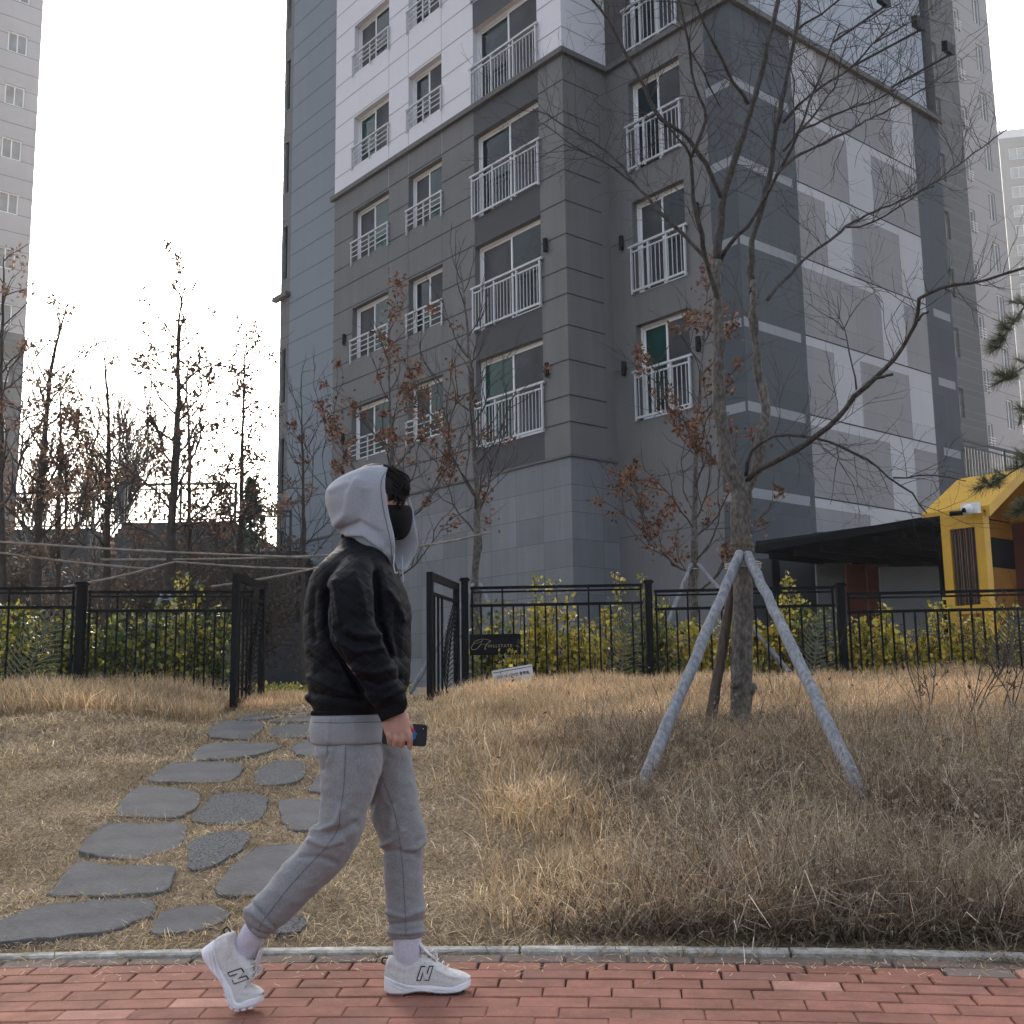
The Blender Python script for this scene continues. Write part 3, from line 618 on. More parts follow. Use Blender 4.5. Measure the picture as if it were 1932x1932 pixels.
def railing(mb, A, B, h_, sp=.13, post=1.6):
    A = np.array(A, float); B = np.array(B, float); L_ = np.linalg.norm(B-A); n = int(L_/sp)
    mb.bar(A+Z3*h_, B+Z3*h_, .06, .06); mb.bar(A+Z3*(h_-.14), B+Z3*(h_-.14), .035); mb.bar(A+Z3*.1, B+Z3*.1, .035)
    for k in range(1, n): p = A+(B-A)*k/n; mb.bar(p+Z3*.1, p+Z3*(h_-.14), .022)
    m_ = max(1, int(round(L_/post)))
    for k in range(m_+1): p = A+(B-A)*k/m_; mb.bar(p-Z3*.05, p+Z3*(h_+.02), .06)
f = MB(); railing(f, (xa+10, 31.2, zl_), (xb, 31.2, zl_), 1.05); f.build('railing', 'rail_grey', tr)
f = MB(); railing(f, (xc, 31.2, zr_), (xd, 31.2, zr_), 1.12); f.build('railing', 'rail_grey', tr)
f = MB(); railing(f, (xb, 31.0, zl_-1.2), (xc, 31.0, zr_), 1.05); f.build('railing', 'rail_grey', tr)
f = MB(); railing(f, (xe, 30.1, zm_), (xf-.2, 30.1, zm_), 1.1); f.build('railing', 'rail_grey', tr)
for x in (-40, -22): pass

# ---- canopy and yellow play shelter on the right
cn = empty('canopy', (6.5, 18, .98), 'flat black canopy roof reaching from the slate corner to the yellow shelter', 'canopy')
cA = at(1424, 1030, 19.5); zc = cA[2]
# front edge parallel to u, running towards the camera on the right
cB = cA-u*min(np.linspace(0, 6, 1200), key=lambda t: abs(((lambda q: 966+FPX*(q@RT)/(q@FW))(cA-u*t+Z3*.12*t/3.9-CAM))-1784))+Z3*.12
f = MB(); n_ = np.cross(u, Z3)
def slab(mb, A, B, dep, th, mi=0):
    a = (B-A)/np.linalg.norm(B-A)
    mb.box((A+B)/2+v*dep/2-Z3*th/2, (np.linalg.norm(B-A), dep, th), (a, v, Z3), mi)
slab(f, cA, cB, 5.5, .12)
for k in range(7): f.box(cA+(cB-cA)*(k+.5)/7+v*2.6-Z3*.21, (.08, 5.0, .1), (u, v, Z3))
f.build('roof', 'canopy_black', cn)
for (s_, d_) in ((.15, .4), (4.2, .4), (.2, 4.8), (4.2, 4.8)):
    f = MB(); p = cA+(cB-cA)*(s_/4.6)+v*d_; f.bar((p[0], p[1], .9), (p[0], p[1], zc-.16), .12); f.build('post', 'canopy_black', cn)
f = MB(); f.box(cA+(cB-cA)*.5+v*.05-Z3*.02, (np.linalg.norm(cB-cA), .04, .09), (u, v, Z3)); f.build('fascia', 'lamp_black', cn)
ps = empty('play_shelter', (9.5, 16.5, .98), 'yellow gabled play shelter with a brown slatted side panel', 'shelter')
def proj(P):
    q = np.array(P)-CAM; z = q@FW; return 966+FPX*(q@RT)/z, 966-FPX*(q@UP)/z
def along(P, d, px):
    """distance along d from P at which it stands above picture column px"""
    lo, hi = -20., 20.
    f0 = proj(P+d*lo)[0]-px
    for _ in range(60):
        m_ = (lo+hi)/2; f1 = proj(P+d*m_)[0]-px
        if (f0 < 0) == (f1 < 0): lo = m_
        else: hi = m_
    return lo
eb = at(1739, 970, 16.1); lo_ = -u
def along_n(P, d, px, T=12.):
    best = min(np.linspace(0, T, 2400), key=lambda t: abs(proj(P+d*t)[0]-px)); return best
L_e = along_n(eb, -u, 1858, 6); ef = eb-u*L_e
run = 1.12; rise = .64
ridb = eb+v*run+Z3*rise; ridf = ef+v*run+Z3*rise; farb = eb+v*2*run; farf = ef+v*2*run
f = MB()
f.prism([eb, ef, ridf, ridb], Z3*-.06); f.prism([ridb, ridf, farf, farb], Z3*-.06); f.build('roof', 'yellow', ps)
f = MB()
for (A, B) in ((ef, ridf), (ridf, farf)): f.prism([A-u*.002, B-u*.002, B-u*.002-Z3*.16, A-u*.002-Z3*.16], -u*.06)
f.build('gable_board', 'yellow', ps)
f = MB(); zb_ = .98
wA = eb-u*along_n(eb, -u, 1774, 6)+v*.06; wB = ef+u*.03+v*.06; zt = eb[2]-.02
def frame_wall(mb, A, B, z0, z1, w0, ):
    a = (B-A)/np.linalg.norm(B-A); L_ = np.linalg.norm(B-A)
    for s_ in (w0/2, L_-w0/2): mb.box((A[0]+a[0]*s_, A[1]+a[1]*s_, (z0+z1)/2), (w0, .16, z1-z0), (a, v, Z3))
    mb.box(((A+B)/2)[:2].tolist()+[z1-.13], (L_-2*w0, .16, .26), (a, v, Z3)); mb.box(((A+B)/2)[:2].tolist()+[z0+1.0], (L_-2*w0, .16, .12), (a, v, Z3))
frame_wall(f, wA, wB, zb_, zt, .13); f.build('frame', 'yellow', ps)
f = MB(); a_ = -u; L_ = np.linalg.norm(wB-wA)
for k in range(9):
    s_ = .13+(L_-.26)*(k+.5)/9; p = wA+a_*s_; f.box((p[0], p[1], (zb_+1.06+zt-.26)/2), ((L_-.26)/9-.025, .1+.04*(k % 2), zt-.26-zb_-1.06), (a_, v, Z3))
f.build('slat_panel', 'slat_wood', ps)
f = MB(); bwc = wA+v*(run-.1); f.box((bwc[0], bwc[1], (zb_+zt)/2), (.1, 2*run-.4, zt-zb_), (u, v, Z3)); f.prism([wA+v*.15, wA+v*(2*run-.35), wA+v*run+Z3*(rise-.12)], -u*.06); f.build('back_wall', 'orange', ps)
f = MB(); p = (farb+farf)/2; f.box((p[0]-v[0]*.1, p[1]-v[1]*.1, (zb_+zt)/2), (L_e-.1, .1, zt-zb_), (u, v, Z3)); f.build('side_wall', 'red_panel', ps)
f = MB(); p = (eb+farb)/2-u*.3; f.box((p[0], p[1], 2.9), (.1, 2*run-.5, .45), (u, v, Z3)); f.build('beam', 'lamp_black', ps)
# camera on the shelter's post
q = on_plane(1836, 967, wB-v*.14, v)
sc_ = empty('security_camera', q, 'white security camera mounted on the yellow shelter frame', 'camera')
f = MB()
def ell(mb, c, r, n=16, m_=10, mi=0, ax=None):
    c = np.array(c, float); ax = np.eye(3) if ax is None else np.array(ax)
    rings = []
    for i in range(m_+1):
        t = math.pi*i/m_; rr = max(math.sin(t), 1e-3)
        rings.append([c+ax[0]*r[0]*rr*math.cos(p)+ax[1]*r[1]*rr*math.sin(p)+ax[2]*r[2]*(-math.cos(t)) for p in np.linspace(0, 2*math.pi, n+1)[:-1]])
    mb.loft(rings, mi)
f.box(q-v*.06+Z3*.05, (.24, .10, .15), (u, v, Z3)); ell(f, q-v*.12+Z3*.03, (.075, .075, .075)); f.build('housing', 'cam_white', sc_, smooth=False)
f = MB(); ell(f, q-v*.185+u*.03+Z3*.02, (.035, .03, .035)); f.tube([q+u*.10-v*.10, q+u*.26-v*.16], .035, 10); f.build('lens', 'lamp_black', sc_)
# entrance wall under the canopy
ew = empty('entrance_wall', (7.3, 20.5, .98), 'shaded entrance wall of grey and rust panels under the black canopy', 'wall')
f = MB(); g2_ = MB(); g3 = MB()
def panel(mb, px0, px1, py0, py1, Y, th=.1):
    a = at(px0, py1, Y); b = at(px1, py0, Y); mb.box(((a[0]+b[0])/2, Y+th/2, (max(a[2], .9)+b[2])/2), (b[0]-a[0], th, b[2]-max(a[2], .9)))
panel(f, 1553, 1608, 1062, 1300, 20.3); panel(f, 1675, 1790, 1068, 1300, 19.3); f.build('panel', 'grey_panel', ew)
panel(g2_, 1610, 1640, 1064, 1300, 19.9); panel(g2_, 1650, 1676, 1064, 1300, 19.7); g2_.build('panel', 'red_panel', ew)
panel(g3, 1424, 1552, 1052, 1300, 20.8, .05); panel(g3, 1552, 1800, 1000, 1300, 21.5, .05); g3.build('panel', 'wall_far_dark', ew)  # dark sheets standing in for the shaded openings under the canopy

# terrace railing on the right
rr = empty('terrace_railing', (15, 27, 3), 'dark green railing on the raised ground at the right edge', 'railing')
f = MB(); A = at(1815, 905, 27); B = A+v*9
A0 = A; railing(f, A, (B[0], B[1], A[2]), (at(1815, 828, 27)[2]-A[2]), .15, 2.0); f.build('railing', 'rail_grey', rr)
f = MB(); f.box((A[0]+v[0]*4.5+u[0]*1.0, A[1]+v[1]*4.5+u[1]*1.0, (A[2]+.5)/2), (9.2, 2.4, A[2]-.5), (v, u, Z3)); f.build('retaining_wall', 'dark_wall', rr)

# ================================================================== FENCE AND GATE
def leaf_ornament(mb, base, tip, side, n=15, span=.42, axx=None, bend=.12, lean=.55):
    """flat-bar fern leaf: a leaning spine, long barbs sweeping up on its left and flatter ones on its right"""
    base = np.array(base); tip = np.array(tip); side = np.array(side)
    sp = [base+(tip-base)*t-side*bend*math.sin(math.pi*t) for t in np.linspace(0, 1, 12)]
    mb.tube(sp, .009, 5)
    for i in range(n):
        t = .03+.94*i/(n-1); p = base+(tip-base)*t-side*bend*math.sin(math.pi*t); wd = span*(.62+.45*math.sin(math.pi*min(t*.9+.2, 1)))*(1-.45*t)
        for sg, a, b in ((-1, .62, .72), (1, .95, .20)):
            q1 = p+side*sg*wd*a*.5+Z3*wd*(b*.36 if sg < 0 else b*.75); q2 = p+side*sg*wd*a+Z3*wd*b
            mb.tube(resample([p, q1, q2], 4), [.007, .007, .007, .006], 4)
def post(parent, P, zt, w=.075):
    f = MB(); z0 = min(P[2], .9)-.3
    f.box((P[0], P[1], (z0+zt)/2), (w, w, zt-z0)); f.box((P[0], P[1], zt+.008), (w+.035, w+.035, .022)); f.box((P[0], P[1], zt+.026), (w+.01, w+.01, .014))
    return f.build('post', 'black_metal', parent)
def panel_frame(parent, A, B, zt, zb, nb, ornament=None, two=(3, 11)):
    A = np.array(A, float); B = np.array(B, float); a = B-A; L_ = np.linalg.norm(a[:2]); a = np.array([a[0], a[1], 0])/L_; P = lambda s, z: np.array([A[0], A[1], 0])+a*s+Z3*z
    f = MB(); sd = np.cross(a, Z3)
    f.box(P(L_/2, zt), (L_, .035, .03), (a, sd, Z3)); f.box(P(L_/2, zt-.045), (L_-.05, .02, .02), (a, sd, Z3)); f.box(P(L_/2, zt-.19), (L_, .03, .03), (a, sd, Z3)); f.box(P(L_/2, zb+.1), (L_, .035, .035), (a, sd, Z3))
    for s_ in (.02, L_-.02): f.box(P(s_, (zt+zb)/2), (.022, .022, zt-zb), (a, sd, Z3))
    f.build('rail_frame', 'black_metal', parent)
    for k in range(1, nb):
        s_ = L_*k/nb
        if ornament and ornament[0] < s_/L_ < ornament[1] and abs(s_/L_-ornament[0]) > .05 and k != nb-1: continue
        top = zt if k in two else zt-.19
        f = MB(); f.box(P(s_, (top+zb+.1)/2), (.018, .018, top-zb-.1), (a, sd, Z3)); f.build('baluster', 'black_metal', parent)
    return a, L_, P
def ztop(px, py, Y): return at(px, py, Y)[2]
# right fence
FR = [(878, 12.05), (1228, 11.95), (1594, 11.75), (1963, 11.55)]
pts_ = [at(px, 1270, Y) for px, Y in FR]; zR = [ztop(px, py, Y) for (px, Y), py in zip(FR, (1096, 1100, 1106, 1110))]
fr_ = empty('garden_fence', (pts_[0][0], pts_[0][1], 1.0), 'black metal fence with fern ornaments and a name plate, right of the gate', 'fence')
for p, z in zip(pts_, zR): post(fr_, p, z)
for k in range(3):
    A = pts_[k]; B = pts_[k+1]; d = (B-A)/np.linalg.norm(B-A); zz = (zR[k]+zR[k+1])/2-.05
    a, L_, P = panel_frame(fr_, A+d*.06, B-d*.06, zz, .98, 16, (.78, 1.0) if k != 0 else (.78, 1.0))
    f = MB(); leaf_ornament(f, P(L_*.86, 1.0), P(L_*.945, zz-.23), a, 17, .27, bend=.03); f.build('leaf_ornament', 'leaf_metal', fr_)
# name plate with its gold lettering
Yp = 12.0
c0 = kat(9, 572, 808, Yp); c1 = kat(9, 935, 655, Yp); cx_ = (c0[0]+c1[0])/2; cz_ = (c0[2]+c1[2])/2; hw = (c1[0]-c0[0])/2; hh = (c1[2]-c0[2])/2
f = MB(); f.box((cx_, Yp-.03, cz_), (2*hw, .02, 2*hh)); np_ = f.build('name_plate', 'black_metal', fr_)
def text_obj(body, loc, size, matn, parent, rot=(math.pi/2, 0, 0), ext=.001, shear=0, name='lettering', spacing=1.0, bold=0, align='LEFT'):
    c = bpy.data.curves.new('txt', 'FONT'); c.body = body; c.size = size; c.extrude = ext; c.shear = shear; c.space_character = spacing; c.offset = bold; c.align_x = align
    o = bpy.data.objects.new('txt', c); COL.objects.link(o); dg = bpy.context.evaluated_depsgraph_get()
    me = bpy.data.meshes.new_from_object(o.evaluated_get(dg)); me.name = name; bpy.data.objects.remove(o); bpy.data.curves.remove(c)
    me.materials.clear(); me.materials.append(MAT[matn])
    from mathutils import Euler
    Mx = Matrix.Translation(Vector(tuple(np.array(loc)-(ORG[parent.name] if parent else 0)))) @ Euler(rot).to_matrix().to_4x4(); me.transform(Mx)
    return link(name, me, parent)
tx = kat(9, 700, 752, Yp); text_obj('HILLSTATE', (tx[0], Yp-.0415, tx[2]), .043, 'gold', np_, spacing=1.32)
f = MB()                                                            # the script emblem: looped, slanted H
def stroke(pp, r): f.tube(resample([kat(9, x, y, Yp-.042) for x, y in pp], 18), r, 5)
stroke([(640, 700), (615, 712), (592, 735), (582, 757), (592, 768), (615, 765), (638, 745), (655, 715), (662, 696)], [.0012]*4+[.003]*10+[.0015]*4)
stroke([(612, 705), (645, 694), (690, 694), (722, 706)], .0018); stroke([(640, 738), (665, 728), (690, 734)], .0016)
stroke([(722, 706), (700, 720), (684, 745), (678, 764), (690, 762)], .0032); stroke([(612, 705), (600, 715), (612, 724), (640, 716), (665, 700)], .0014)
f.build('lettering', 'gold', np_)

# left fence
FL = [(-240, 11.0), (147, 11.25), (487, 11.55)]
ptl = [at(px, 1290, Y) for px, Y in FL]; zL = [ztop(px, py, Y) for (px, Y), py in zip(FL, (1099, 1104, 1112))]
fl_ = empty('garden_fence', (ptl[1][0], ptl[1][1], 1.0), 'black metal fence with fern leaf ornaments left of the gate, before a darker green hedge', 'fence')
for p, z in zip(ptl[:2], zL[:2]): post(fl_, (p[0], p[1], .95), z-.0, .08)
for k in range(2):
    A = ptl[k]; B = ptl[k+1]; d = (B-A)/np.linalg.norm(B-A); zz = (zL[k]+zL[k+1])/2-.05
    a, L_, P = panel_frame(fl_, A+d*.06, B-d*.06, zz, .92, 17, (.64, 1.0) if k == 0 else (.85, 1.0))
    f = MB()
    if k == 0: leaf_ornament(f, P(L_*.73, .95), P(L_*.90, zz-.22), a, 17, .34, bend=.03)
    else: leaf_ornament(f, P(L_*.89, .93), P(L_*.97, zz-.30), a, 15, .24, bend=.03)
    f.build('leaf_ornament', 'leaf_metal', fl_)
# gate leaves
def gate_leaf(nm, label, A, B, orn):
    """A, B: (px, y top, y bottom, depth) of the two stiles"""
    a0 = at(A[0], A[2], A[3]); b0 = at(B[0], B[2], B[3]); zb = max(a0[2], b0[2])*.5+min(a0[2], b0[2])*.5; zt = (at(A[0], A[1], A[3])[2]+at(B[0], B[1], B[3])[2])/2
    g_ = empty(nm, (b0[0], b0[1], zb), label, 'gate'); a = np.array([b0[0]-a0[0], b0[1]-a0[1], 0]); L_ = np.linalg.norm(a); a /= L_; sd = np.cross(a, Z3); O = np.array([a0[0], a0[1], 0])
    P = lambda s, z: O+a*s+Z3*z
    f = MB()
    for s_ in (0, L_): f.box(P(s_, (zb+zt)/2), (.075, .055, zt-zb), (a, sd, Z3))
    f.box(P(L_/2, zt-.035), (L_-.075, .05, .07), (a, sd, Z3)); f.box(P(L_/2, zt-.20), (L_-.075, .03, .03), (a, sd, Z3)); f.box(P(L_/2, zb+.06), (L_-.075, .045, .045), (a, sd, Z3))
    f.build('frame', 'black_metal', g_)
    n = 7
    for k in range(1, n):
        if k/n > orn+.02: continue
        f = MB(); f.box(P(L_*k/n, (zt-.2+zb+.08)/2), (.02, .02, zt-.2-zb-.08), (a, sd, Z3)); f.build('bar', 'black_metal', g_)
    f = MB(); leaf_ornament(f, P(L_*(orn+.08), zb+.08), P(L_*.93, zt-.25), a, 17, .26*L_, bend=.03); f.build('leaf_ornament', 'black_metal', g_)
    return g_
gate_leaf('gate_leaf', 'open left gate leaf of black metal, standing edge-on beside the dark green hedge', (440, 1086, 1345, 10.6), (492, 1097, 1322, 11.6), .45)
gate_leaf('gate_leaf', 'open right gate leaf of black metal, just right of the walking person', (812, 1081, 1328, 10.8), (862, 1099, 1313, 12.0), .5)

# little white notice leaning in the grass
Yn = 11.25
tl, tr_, br, bl = [kat(9, *q, Yn) for q in ((728, 920), (1013, 870), (1030, 962), (745, 1015))]
ux = (tr_-tl); wn = np.linalg.norm(ux); ux /= wn; uz = np.array([-ux[2], 0, ux[0]]); hn = .22
nt_ = empty('notice_sign', tuple(bl), 'small tilted white notice board with black Korean writing in the grass below the fence', 'sign')
f = MB(); cN = tl+ux*wn/2-uz*hn/2; f.box(cN, (wn, .008, hn), (ux, (0, 1, 0), uz)); f.build('board', 'paper', nt_)
f = MB(); f.box(cN+uz*(hn/2-.022)+np.array([0, -.006, 0]), (wn*.94, .002, .006), (ux, (0, 1, 0), uz)); f.build('border', 'ink', nt_)
ang = math.atan2(ux[2], ux[0])
for k, tstr in enumerate(('단지 내 외부인 통행을', '금지합니다')):
    p = tl+ux*(wn*.5)-uz*(.085+.06*k)+np.array([0, -.006, 0])
    text_obj(tstr, p, .036, 'ink', nt_, rot=(math.pi/2, -ang, 0), bold=.0006, align='CENTER')
f = MB(); f.box(cN-uz*(hn/2+.1)+np.array([0, .02, 0]), (.03, .02, .3), (ux, (0, 1, 0), uz)); f.build('stake', 'stake_brown', nt_)

# ================================================================== STEPPING STONES
STONES = [
 (16, [(-90,1400),(-40,1330),(60,1300),(200,1235),(300,1210),(560,1190),(930,1180),(975,1215),(940,1290),(880,1300),(700,1390),(330,1420),(0,1450),(-60,1450)], 0, 'long smooth grey slab nearest the kerb, cut by the left edge of the photo'),
 (16, [(930,1350),(1010,1250),(1180,1220),(1320,1225),(1420,1260),(1400,1300),(1310,1350),(1200,1390),(1040,1400),(940,1395)], 0, 'small rounded grey slab nearest the kerb, left of the heel of the rear shoe'),
 (2, [(530,1390),(560,1330),(640,1285),(740,1300),(745,1340),(700,1385),(600,1400)], 1, 'grey slab nearest the kerb, right of the rear ankle'),
 (16, [(285,1150),(400,1010),(470,955),(700,965),(960,965),(1080,970),(1095,1010),(1040,1130),(980,1150),(600,1160),(290,1160)], 0, 'wide trapezoid slab with a dark spot, second slab from the kerb on the left side'),
 (2, [(165,1130),(240,1020),(330,930),(410,865),(480,840),(640,835),(760,850),(820,900),(780,1010),(640,1120),(560,1160),(380,1163),(190,1160)], 0, 'big smooth slab partly behind the calf of the rear leg'),
 (16, [(490,880),(560,780),(640,700),(680,690),(900,705),(1130,720),(1170,735),(1150,790),(1090,860),(960,895),(820,930),(600,920),(500,905)], 0, 'large dark slab, third from the kerb on the left side'),
 (16, [(1145,870),(1150,830),(1250,790),(1400,760),(1510,755),(1545,775),(1530,830),(1480,890),(1400,920),(1310,985),(1210,1005),(1160,990)], 1, 'coarsely pitted slab tapering to the bottom, third row from the kerb'),
 (16, [(700,640),(760,560),(830,490),(1000,485),(1170,490),(1255,530),(1250,570),(1180,640),(1100,680),(1080,685),(740,665)], 0, 'smooth slab, fourth from the kerb on the left side'),
 (16, [(1175,690),(1250,600),(1310,530),(1400,512),(1560,520),(1640,540),(1660,590),(1620,670),(1530,710),(1420,715),(1200,708)], 1, 'finely pitted rounded slab in the middle of the fourth row'),
 (2, [(565,590),(580,570),(650,558),(830,560),(960,570),(980,700),(900,750),(680,758),(620,730),(590,680)], 0, 'smooth rounded slab half behind the thigh, fourth row'),
 (16, [(900,455),(960,400),(1030,330),(1180,320),(1400,325),(1500,350),(1515,385),(1440,435),(1350,450),(1100,460)], 0, 'long smooth slab, fifth from the kerb on the left side'),
 (2, [(418,465),(425,400),(440,370),(520,330),(600,322),(730,318),(755,345),(740,400),(690,465),(520,472)], 1, 'squarish pitted slab in the fifth row'),
 (2, [(755,490),(800,420),(830,385),(980,390),(960,500),(850,520),(760,510)], 0, 'slab mostly hidden behind the thigh, fifth row'),
 (16, [(1160,290),(1220,240),(1290,215),(1460,205),(1730,205),(1740,230),(1690,255),(1580,290),(1450,315),(1200,310)], 0, 'long thin slab with a crack at its right end, sixth row'),
 (2, [(645,240),(660,215),(760,180),(900,175),(1000,200),(960,290),(850,300),(680,290)], 0, 'rounded slab behind the hip, sixth row'),
 (16, [(1275,160),(1290,120),(1350,80),(1420,68),(1640,72),(1640,100),(1560,180),(1500,187),(1320,180)], 0, 'dark angular slab at the left of the seventh row'),
 (2, [(505,150),(530,110),(600,95),(700,90),(900,90),(880,165),(700,175),(520,172)], 1, 'pitted slab beside the hoodie hem, seventh row'),
 (16, [(1420,65),(1520,38),(1700,30),(1745,38),(1600,65)], 0, 'narrow slab at the left near the gate'),
 (2, [(490,80),(600,50),(760,35),(900,35),(900,70),(700,80)], 0, 'narrow slab just behind the jacket hem'),
 (2, [(540,28),(700,12),(840,8),(860,20),(700,28)], 0, 'farthest thin slab in the gateway'),
]
def pit_mat():
    m = mat('slab_pitted', (.115, .115, .115), (.10, .10, .10), 30, rough=.9, bump=0); t = m.node_tree; N = t.nodes; L = t.links; b = N['Principled BSDF']
    tc = N.new('ShaderNodeTexCoord'); vo = N.new('ShaderNodeTexNoise'); vo.inputs['Scale'].default_value = 95; vo.inputs['Detail'].default_value = 1.5; L.new(tc.outputs['Object'], vo.inputs[0])
    r = N.new('ShaderNodeMapRange'); r.inputs[1].default_value = .36; r.inputs[2].default_value = .43; r.inputs[3].default_value = .15; r.inputs[4].default_value = 1; L.new(vo.outputs[0], r.inputs[0])
    old = b.inputs['Base Color'].links[0].from_socket; s_ = N.new('ShaderNodeVectorMath'); s_.operation = 'SCALE'; L.new(old, s_.inputs[0]); L.new(r.outputs[0], s_.inputs['Scale']); L.new(s_.outputs[0], b.inputs['Base Color'])
    bp = N.new('ShaderNodeBump'); bp.inputs['Strength'].default_value = .9; bp.inputs['Distance'].default_value = .008; L.new(r.outputs[0], bp.inputs['Height']); L.new(bp.outputs[0], b.inputs['Normal'])
pit_mat()
STONE_XY = []
for (c, poly, pit, lab) in STONES:
    P = [ground_hit(*K(c, x, y)) for x, y in poly]; P = np.array(P); n = len(P)
    cen = P.mean(0)
    A_ = np.c_[P[:, :2]-cen[:2], np.ones(n)]; co, *_ = np.linalg.lstsq(A_, P[:, 2], rcond=None)
    rp = []
    for i in range(n):                                              # soften the outline a little and give it a slightly chipped edge
        a = P[i]; b = P[(i+1) % n]
        for t in (0, .33, .66): rp.append(a*(1-t)+b*t)
    rp = np.array(rp); rp = .5*rp+.25*np.roll(rp, 1, 0)+.25*np.roll(rp, -1, 0); rp[:, :2] += RS.normal(size=(len(rp), 2))*.006
    STONE_XY.append(rp[:, :2])
    zf = lambda q, e=0: (q[0], q[1], co[0]*(q[0]-cen[0])+co[1]*(q[1]-cen[1])+co[2]+e)
    ins = cen+(rp-cen)*.982
    f = MB(); m_ = len(rp); f.v = [zf(q, -.05) for q in rp]+[zf(q, .014) for q in rp]+[zf(q, .018) for q in ins]
    f.f = [(i, (i+1) % m_, (i+1) % m_+m_, i+m_) for i in range(m_)]+[(i+m_, (i+1) % m_+m_, (i+1) % m_+2*m_, i+2*m_) for i in range(m_)]+[tuple(range(2*m_, 3*m_))]
    f.m = [0]*len(f.f); f.uv = [None]*len(f.f)
    o = f.build('stepping_stone', 'slab_pitted' if pit else 'slab', None, org=(cen[0], cen[1], cen[2]), recalc=True)
    tag(o, lab, 'paving stone', 'stepping stones up the lawn')
def inside_any(x, y, grow=0.0):
    r_ = np.zeros(len(x), bool)
    for P in STONE_XY:
        c_ = P.mean(0); Q = c_+(P-c_)*(1+grow); ins = np.zeros(len(x), bool); j = len(Q)-1
        for i in range(len(Q)):
            cnd = ((Q[i, 1] > y) != (Q[j, 1] > y)) & (x < (Q[j, 0]-Q[i, 0])*(y-Q[i, 1])/(Q[j, 1]-Q[i, 1]+1e-12)+Q[i, 0]); ins ^= cnd; j = i
        r_ |= ins
    return r_

# ================================================================== GRASS AND WEEDS (numpy blades)
def blades(n, xr, tr, cols, hmin, hmax, width, lean, dens=None, wob=.5, stones=True, seed=1, zoff=0.0, curl=.5):
    rs = np.random.RandomState(seed); x = rs.uniform(*xr, n); t = rs.uniform(*tr, n)
    y = 4.336-.0691*x-.0322*x*x+.24+t
    keep = np.ones(n, bool)
    if dens is not None: keep &= rs.rand(n) < dens(x, y, t)
    if stones: keep &= ~inside_any(x, y, -.05)
    x = x[keep]; y = y[keep]; t = t[keep]; n = len(x); z = terrain(x, y)+zoff
    B = np.stack([x, y, z], 1)
    cl = .5+.5*np.sin(x*3.1+1.7*np.sin(y*2.3))*np.sin(y*4.1+1.3*np.sin(x*2.9)); h = rs.uniform(hmin, hmax, n)*(.6+.6*cl)
    ph = rs.uniform(0, 2*np.pi, n); ln = np.clip(rs.normal(lean, .25, n), .02, 1.5)
    d = np.stack([np.cos(ph), np.sin(ph), np.zeros(n)], 1)
    side = np.stack([-np.sin(ph+rs.normal(0, .6, n)), np.cos(ph), rs.normal(0, .3, n)], 1); side /= np.linalg.norm(side, axis=1)[:, None]
    w2 = (width*(.6+.8*rs.rand(n)))[:, None]/2; h_ = h[:, None]
    upv = np.array([0, 0, 1.0]); c1 = np.cos(ln)[:, None]; s1 = np.sin(ln)[:, None]; l2 = ln+curl*rs.rand(n); c2 = np.cos(l2)[:, None]; s2 = np.sin(l2)[:, None]
    M1 = B+(upv*c1+d*s1)*h_*.55; M2 = M1+(upv*c2+d*s2)*h_*.45
    Q = np.concatenate([np.stack([B-side*w2, B+side*w2, M1+side*w2*.8, M1-side*w2*.8], 1), np.stack([M1-side*w2*.8, M1+side*w2*.8, M2+side*w2*.25, M2-side*w2*.25], 1)])
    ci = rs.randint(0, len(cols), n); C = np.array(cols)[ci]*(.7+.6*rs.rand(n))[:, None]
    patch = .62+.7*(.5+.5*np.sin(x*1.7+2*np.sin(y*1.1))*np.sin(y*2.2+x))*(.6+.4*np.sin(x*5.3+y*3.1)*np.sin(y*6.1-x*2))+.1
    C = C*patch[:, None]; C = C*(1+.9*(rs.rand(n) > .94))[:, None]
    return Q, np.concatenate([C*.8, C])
STRAW = [(.62, .49, .30), (.54, .415, .25), (.72, .59, .39), (.42, .32, .195), (.28, .205, .125)]
TAN = [(.84, .60, .35), (.76, .53, .30), (.88, .68, .44), (.58, .40, .22)]  # dead-grass tans, pushed brighter and more orange for warm sunlight on the crest
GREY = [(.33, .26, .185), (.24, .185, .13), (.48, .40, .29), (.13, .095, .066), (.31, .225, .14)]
def rgt(x, y, t): return sstep(-.9, -.1, x-.25*(1-sstep(1, 5, t))*1.6)
def patchy(x, y): return sstep(-.25, .35, np.sin(x*1.9+1.1*np.sin(y*1.7))*np.sin(y*1.45+.8*np.sin(x*2.3)+.6))
# 1) short matted lawn everywhere
Q1, Cc1 = blades(230000, (-4.6, 4.2), (0, 3.6), STRAW, .03, .075, .0035, 1.15, seed=1, curl=.6, dens=lambda x, y, t: 1-.85*sstep(.0, .9, x+.3*np.sin(y*3))*(1-.5*patchy(x, y)))
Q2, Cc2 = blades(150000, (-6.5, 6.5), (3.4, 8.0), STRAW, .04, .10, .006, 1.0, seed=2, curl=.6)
tag(np_mesh('dry_lawn', np.concatenate([Q1, Q2]), np.concatenate([Cc1, Cc2]), 'veg'), kind='stuff', label='short matted straw coloured lawn around the stepping stones', cat='grass')
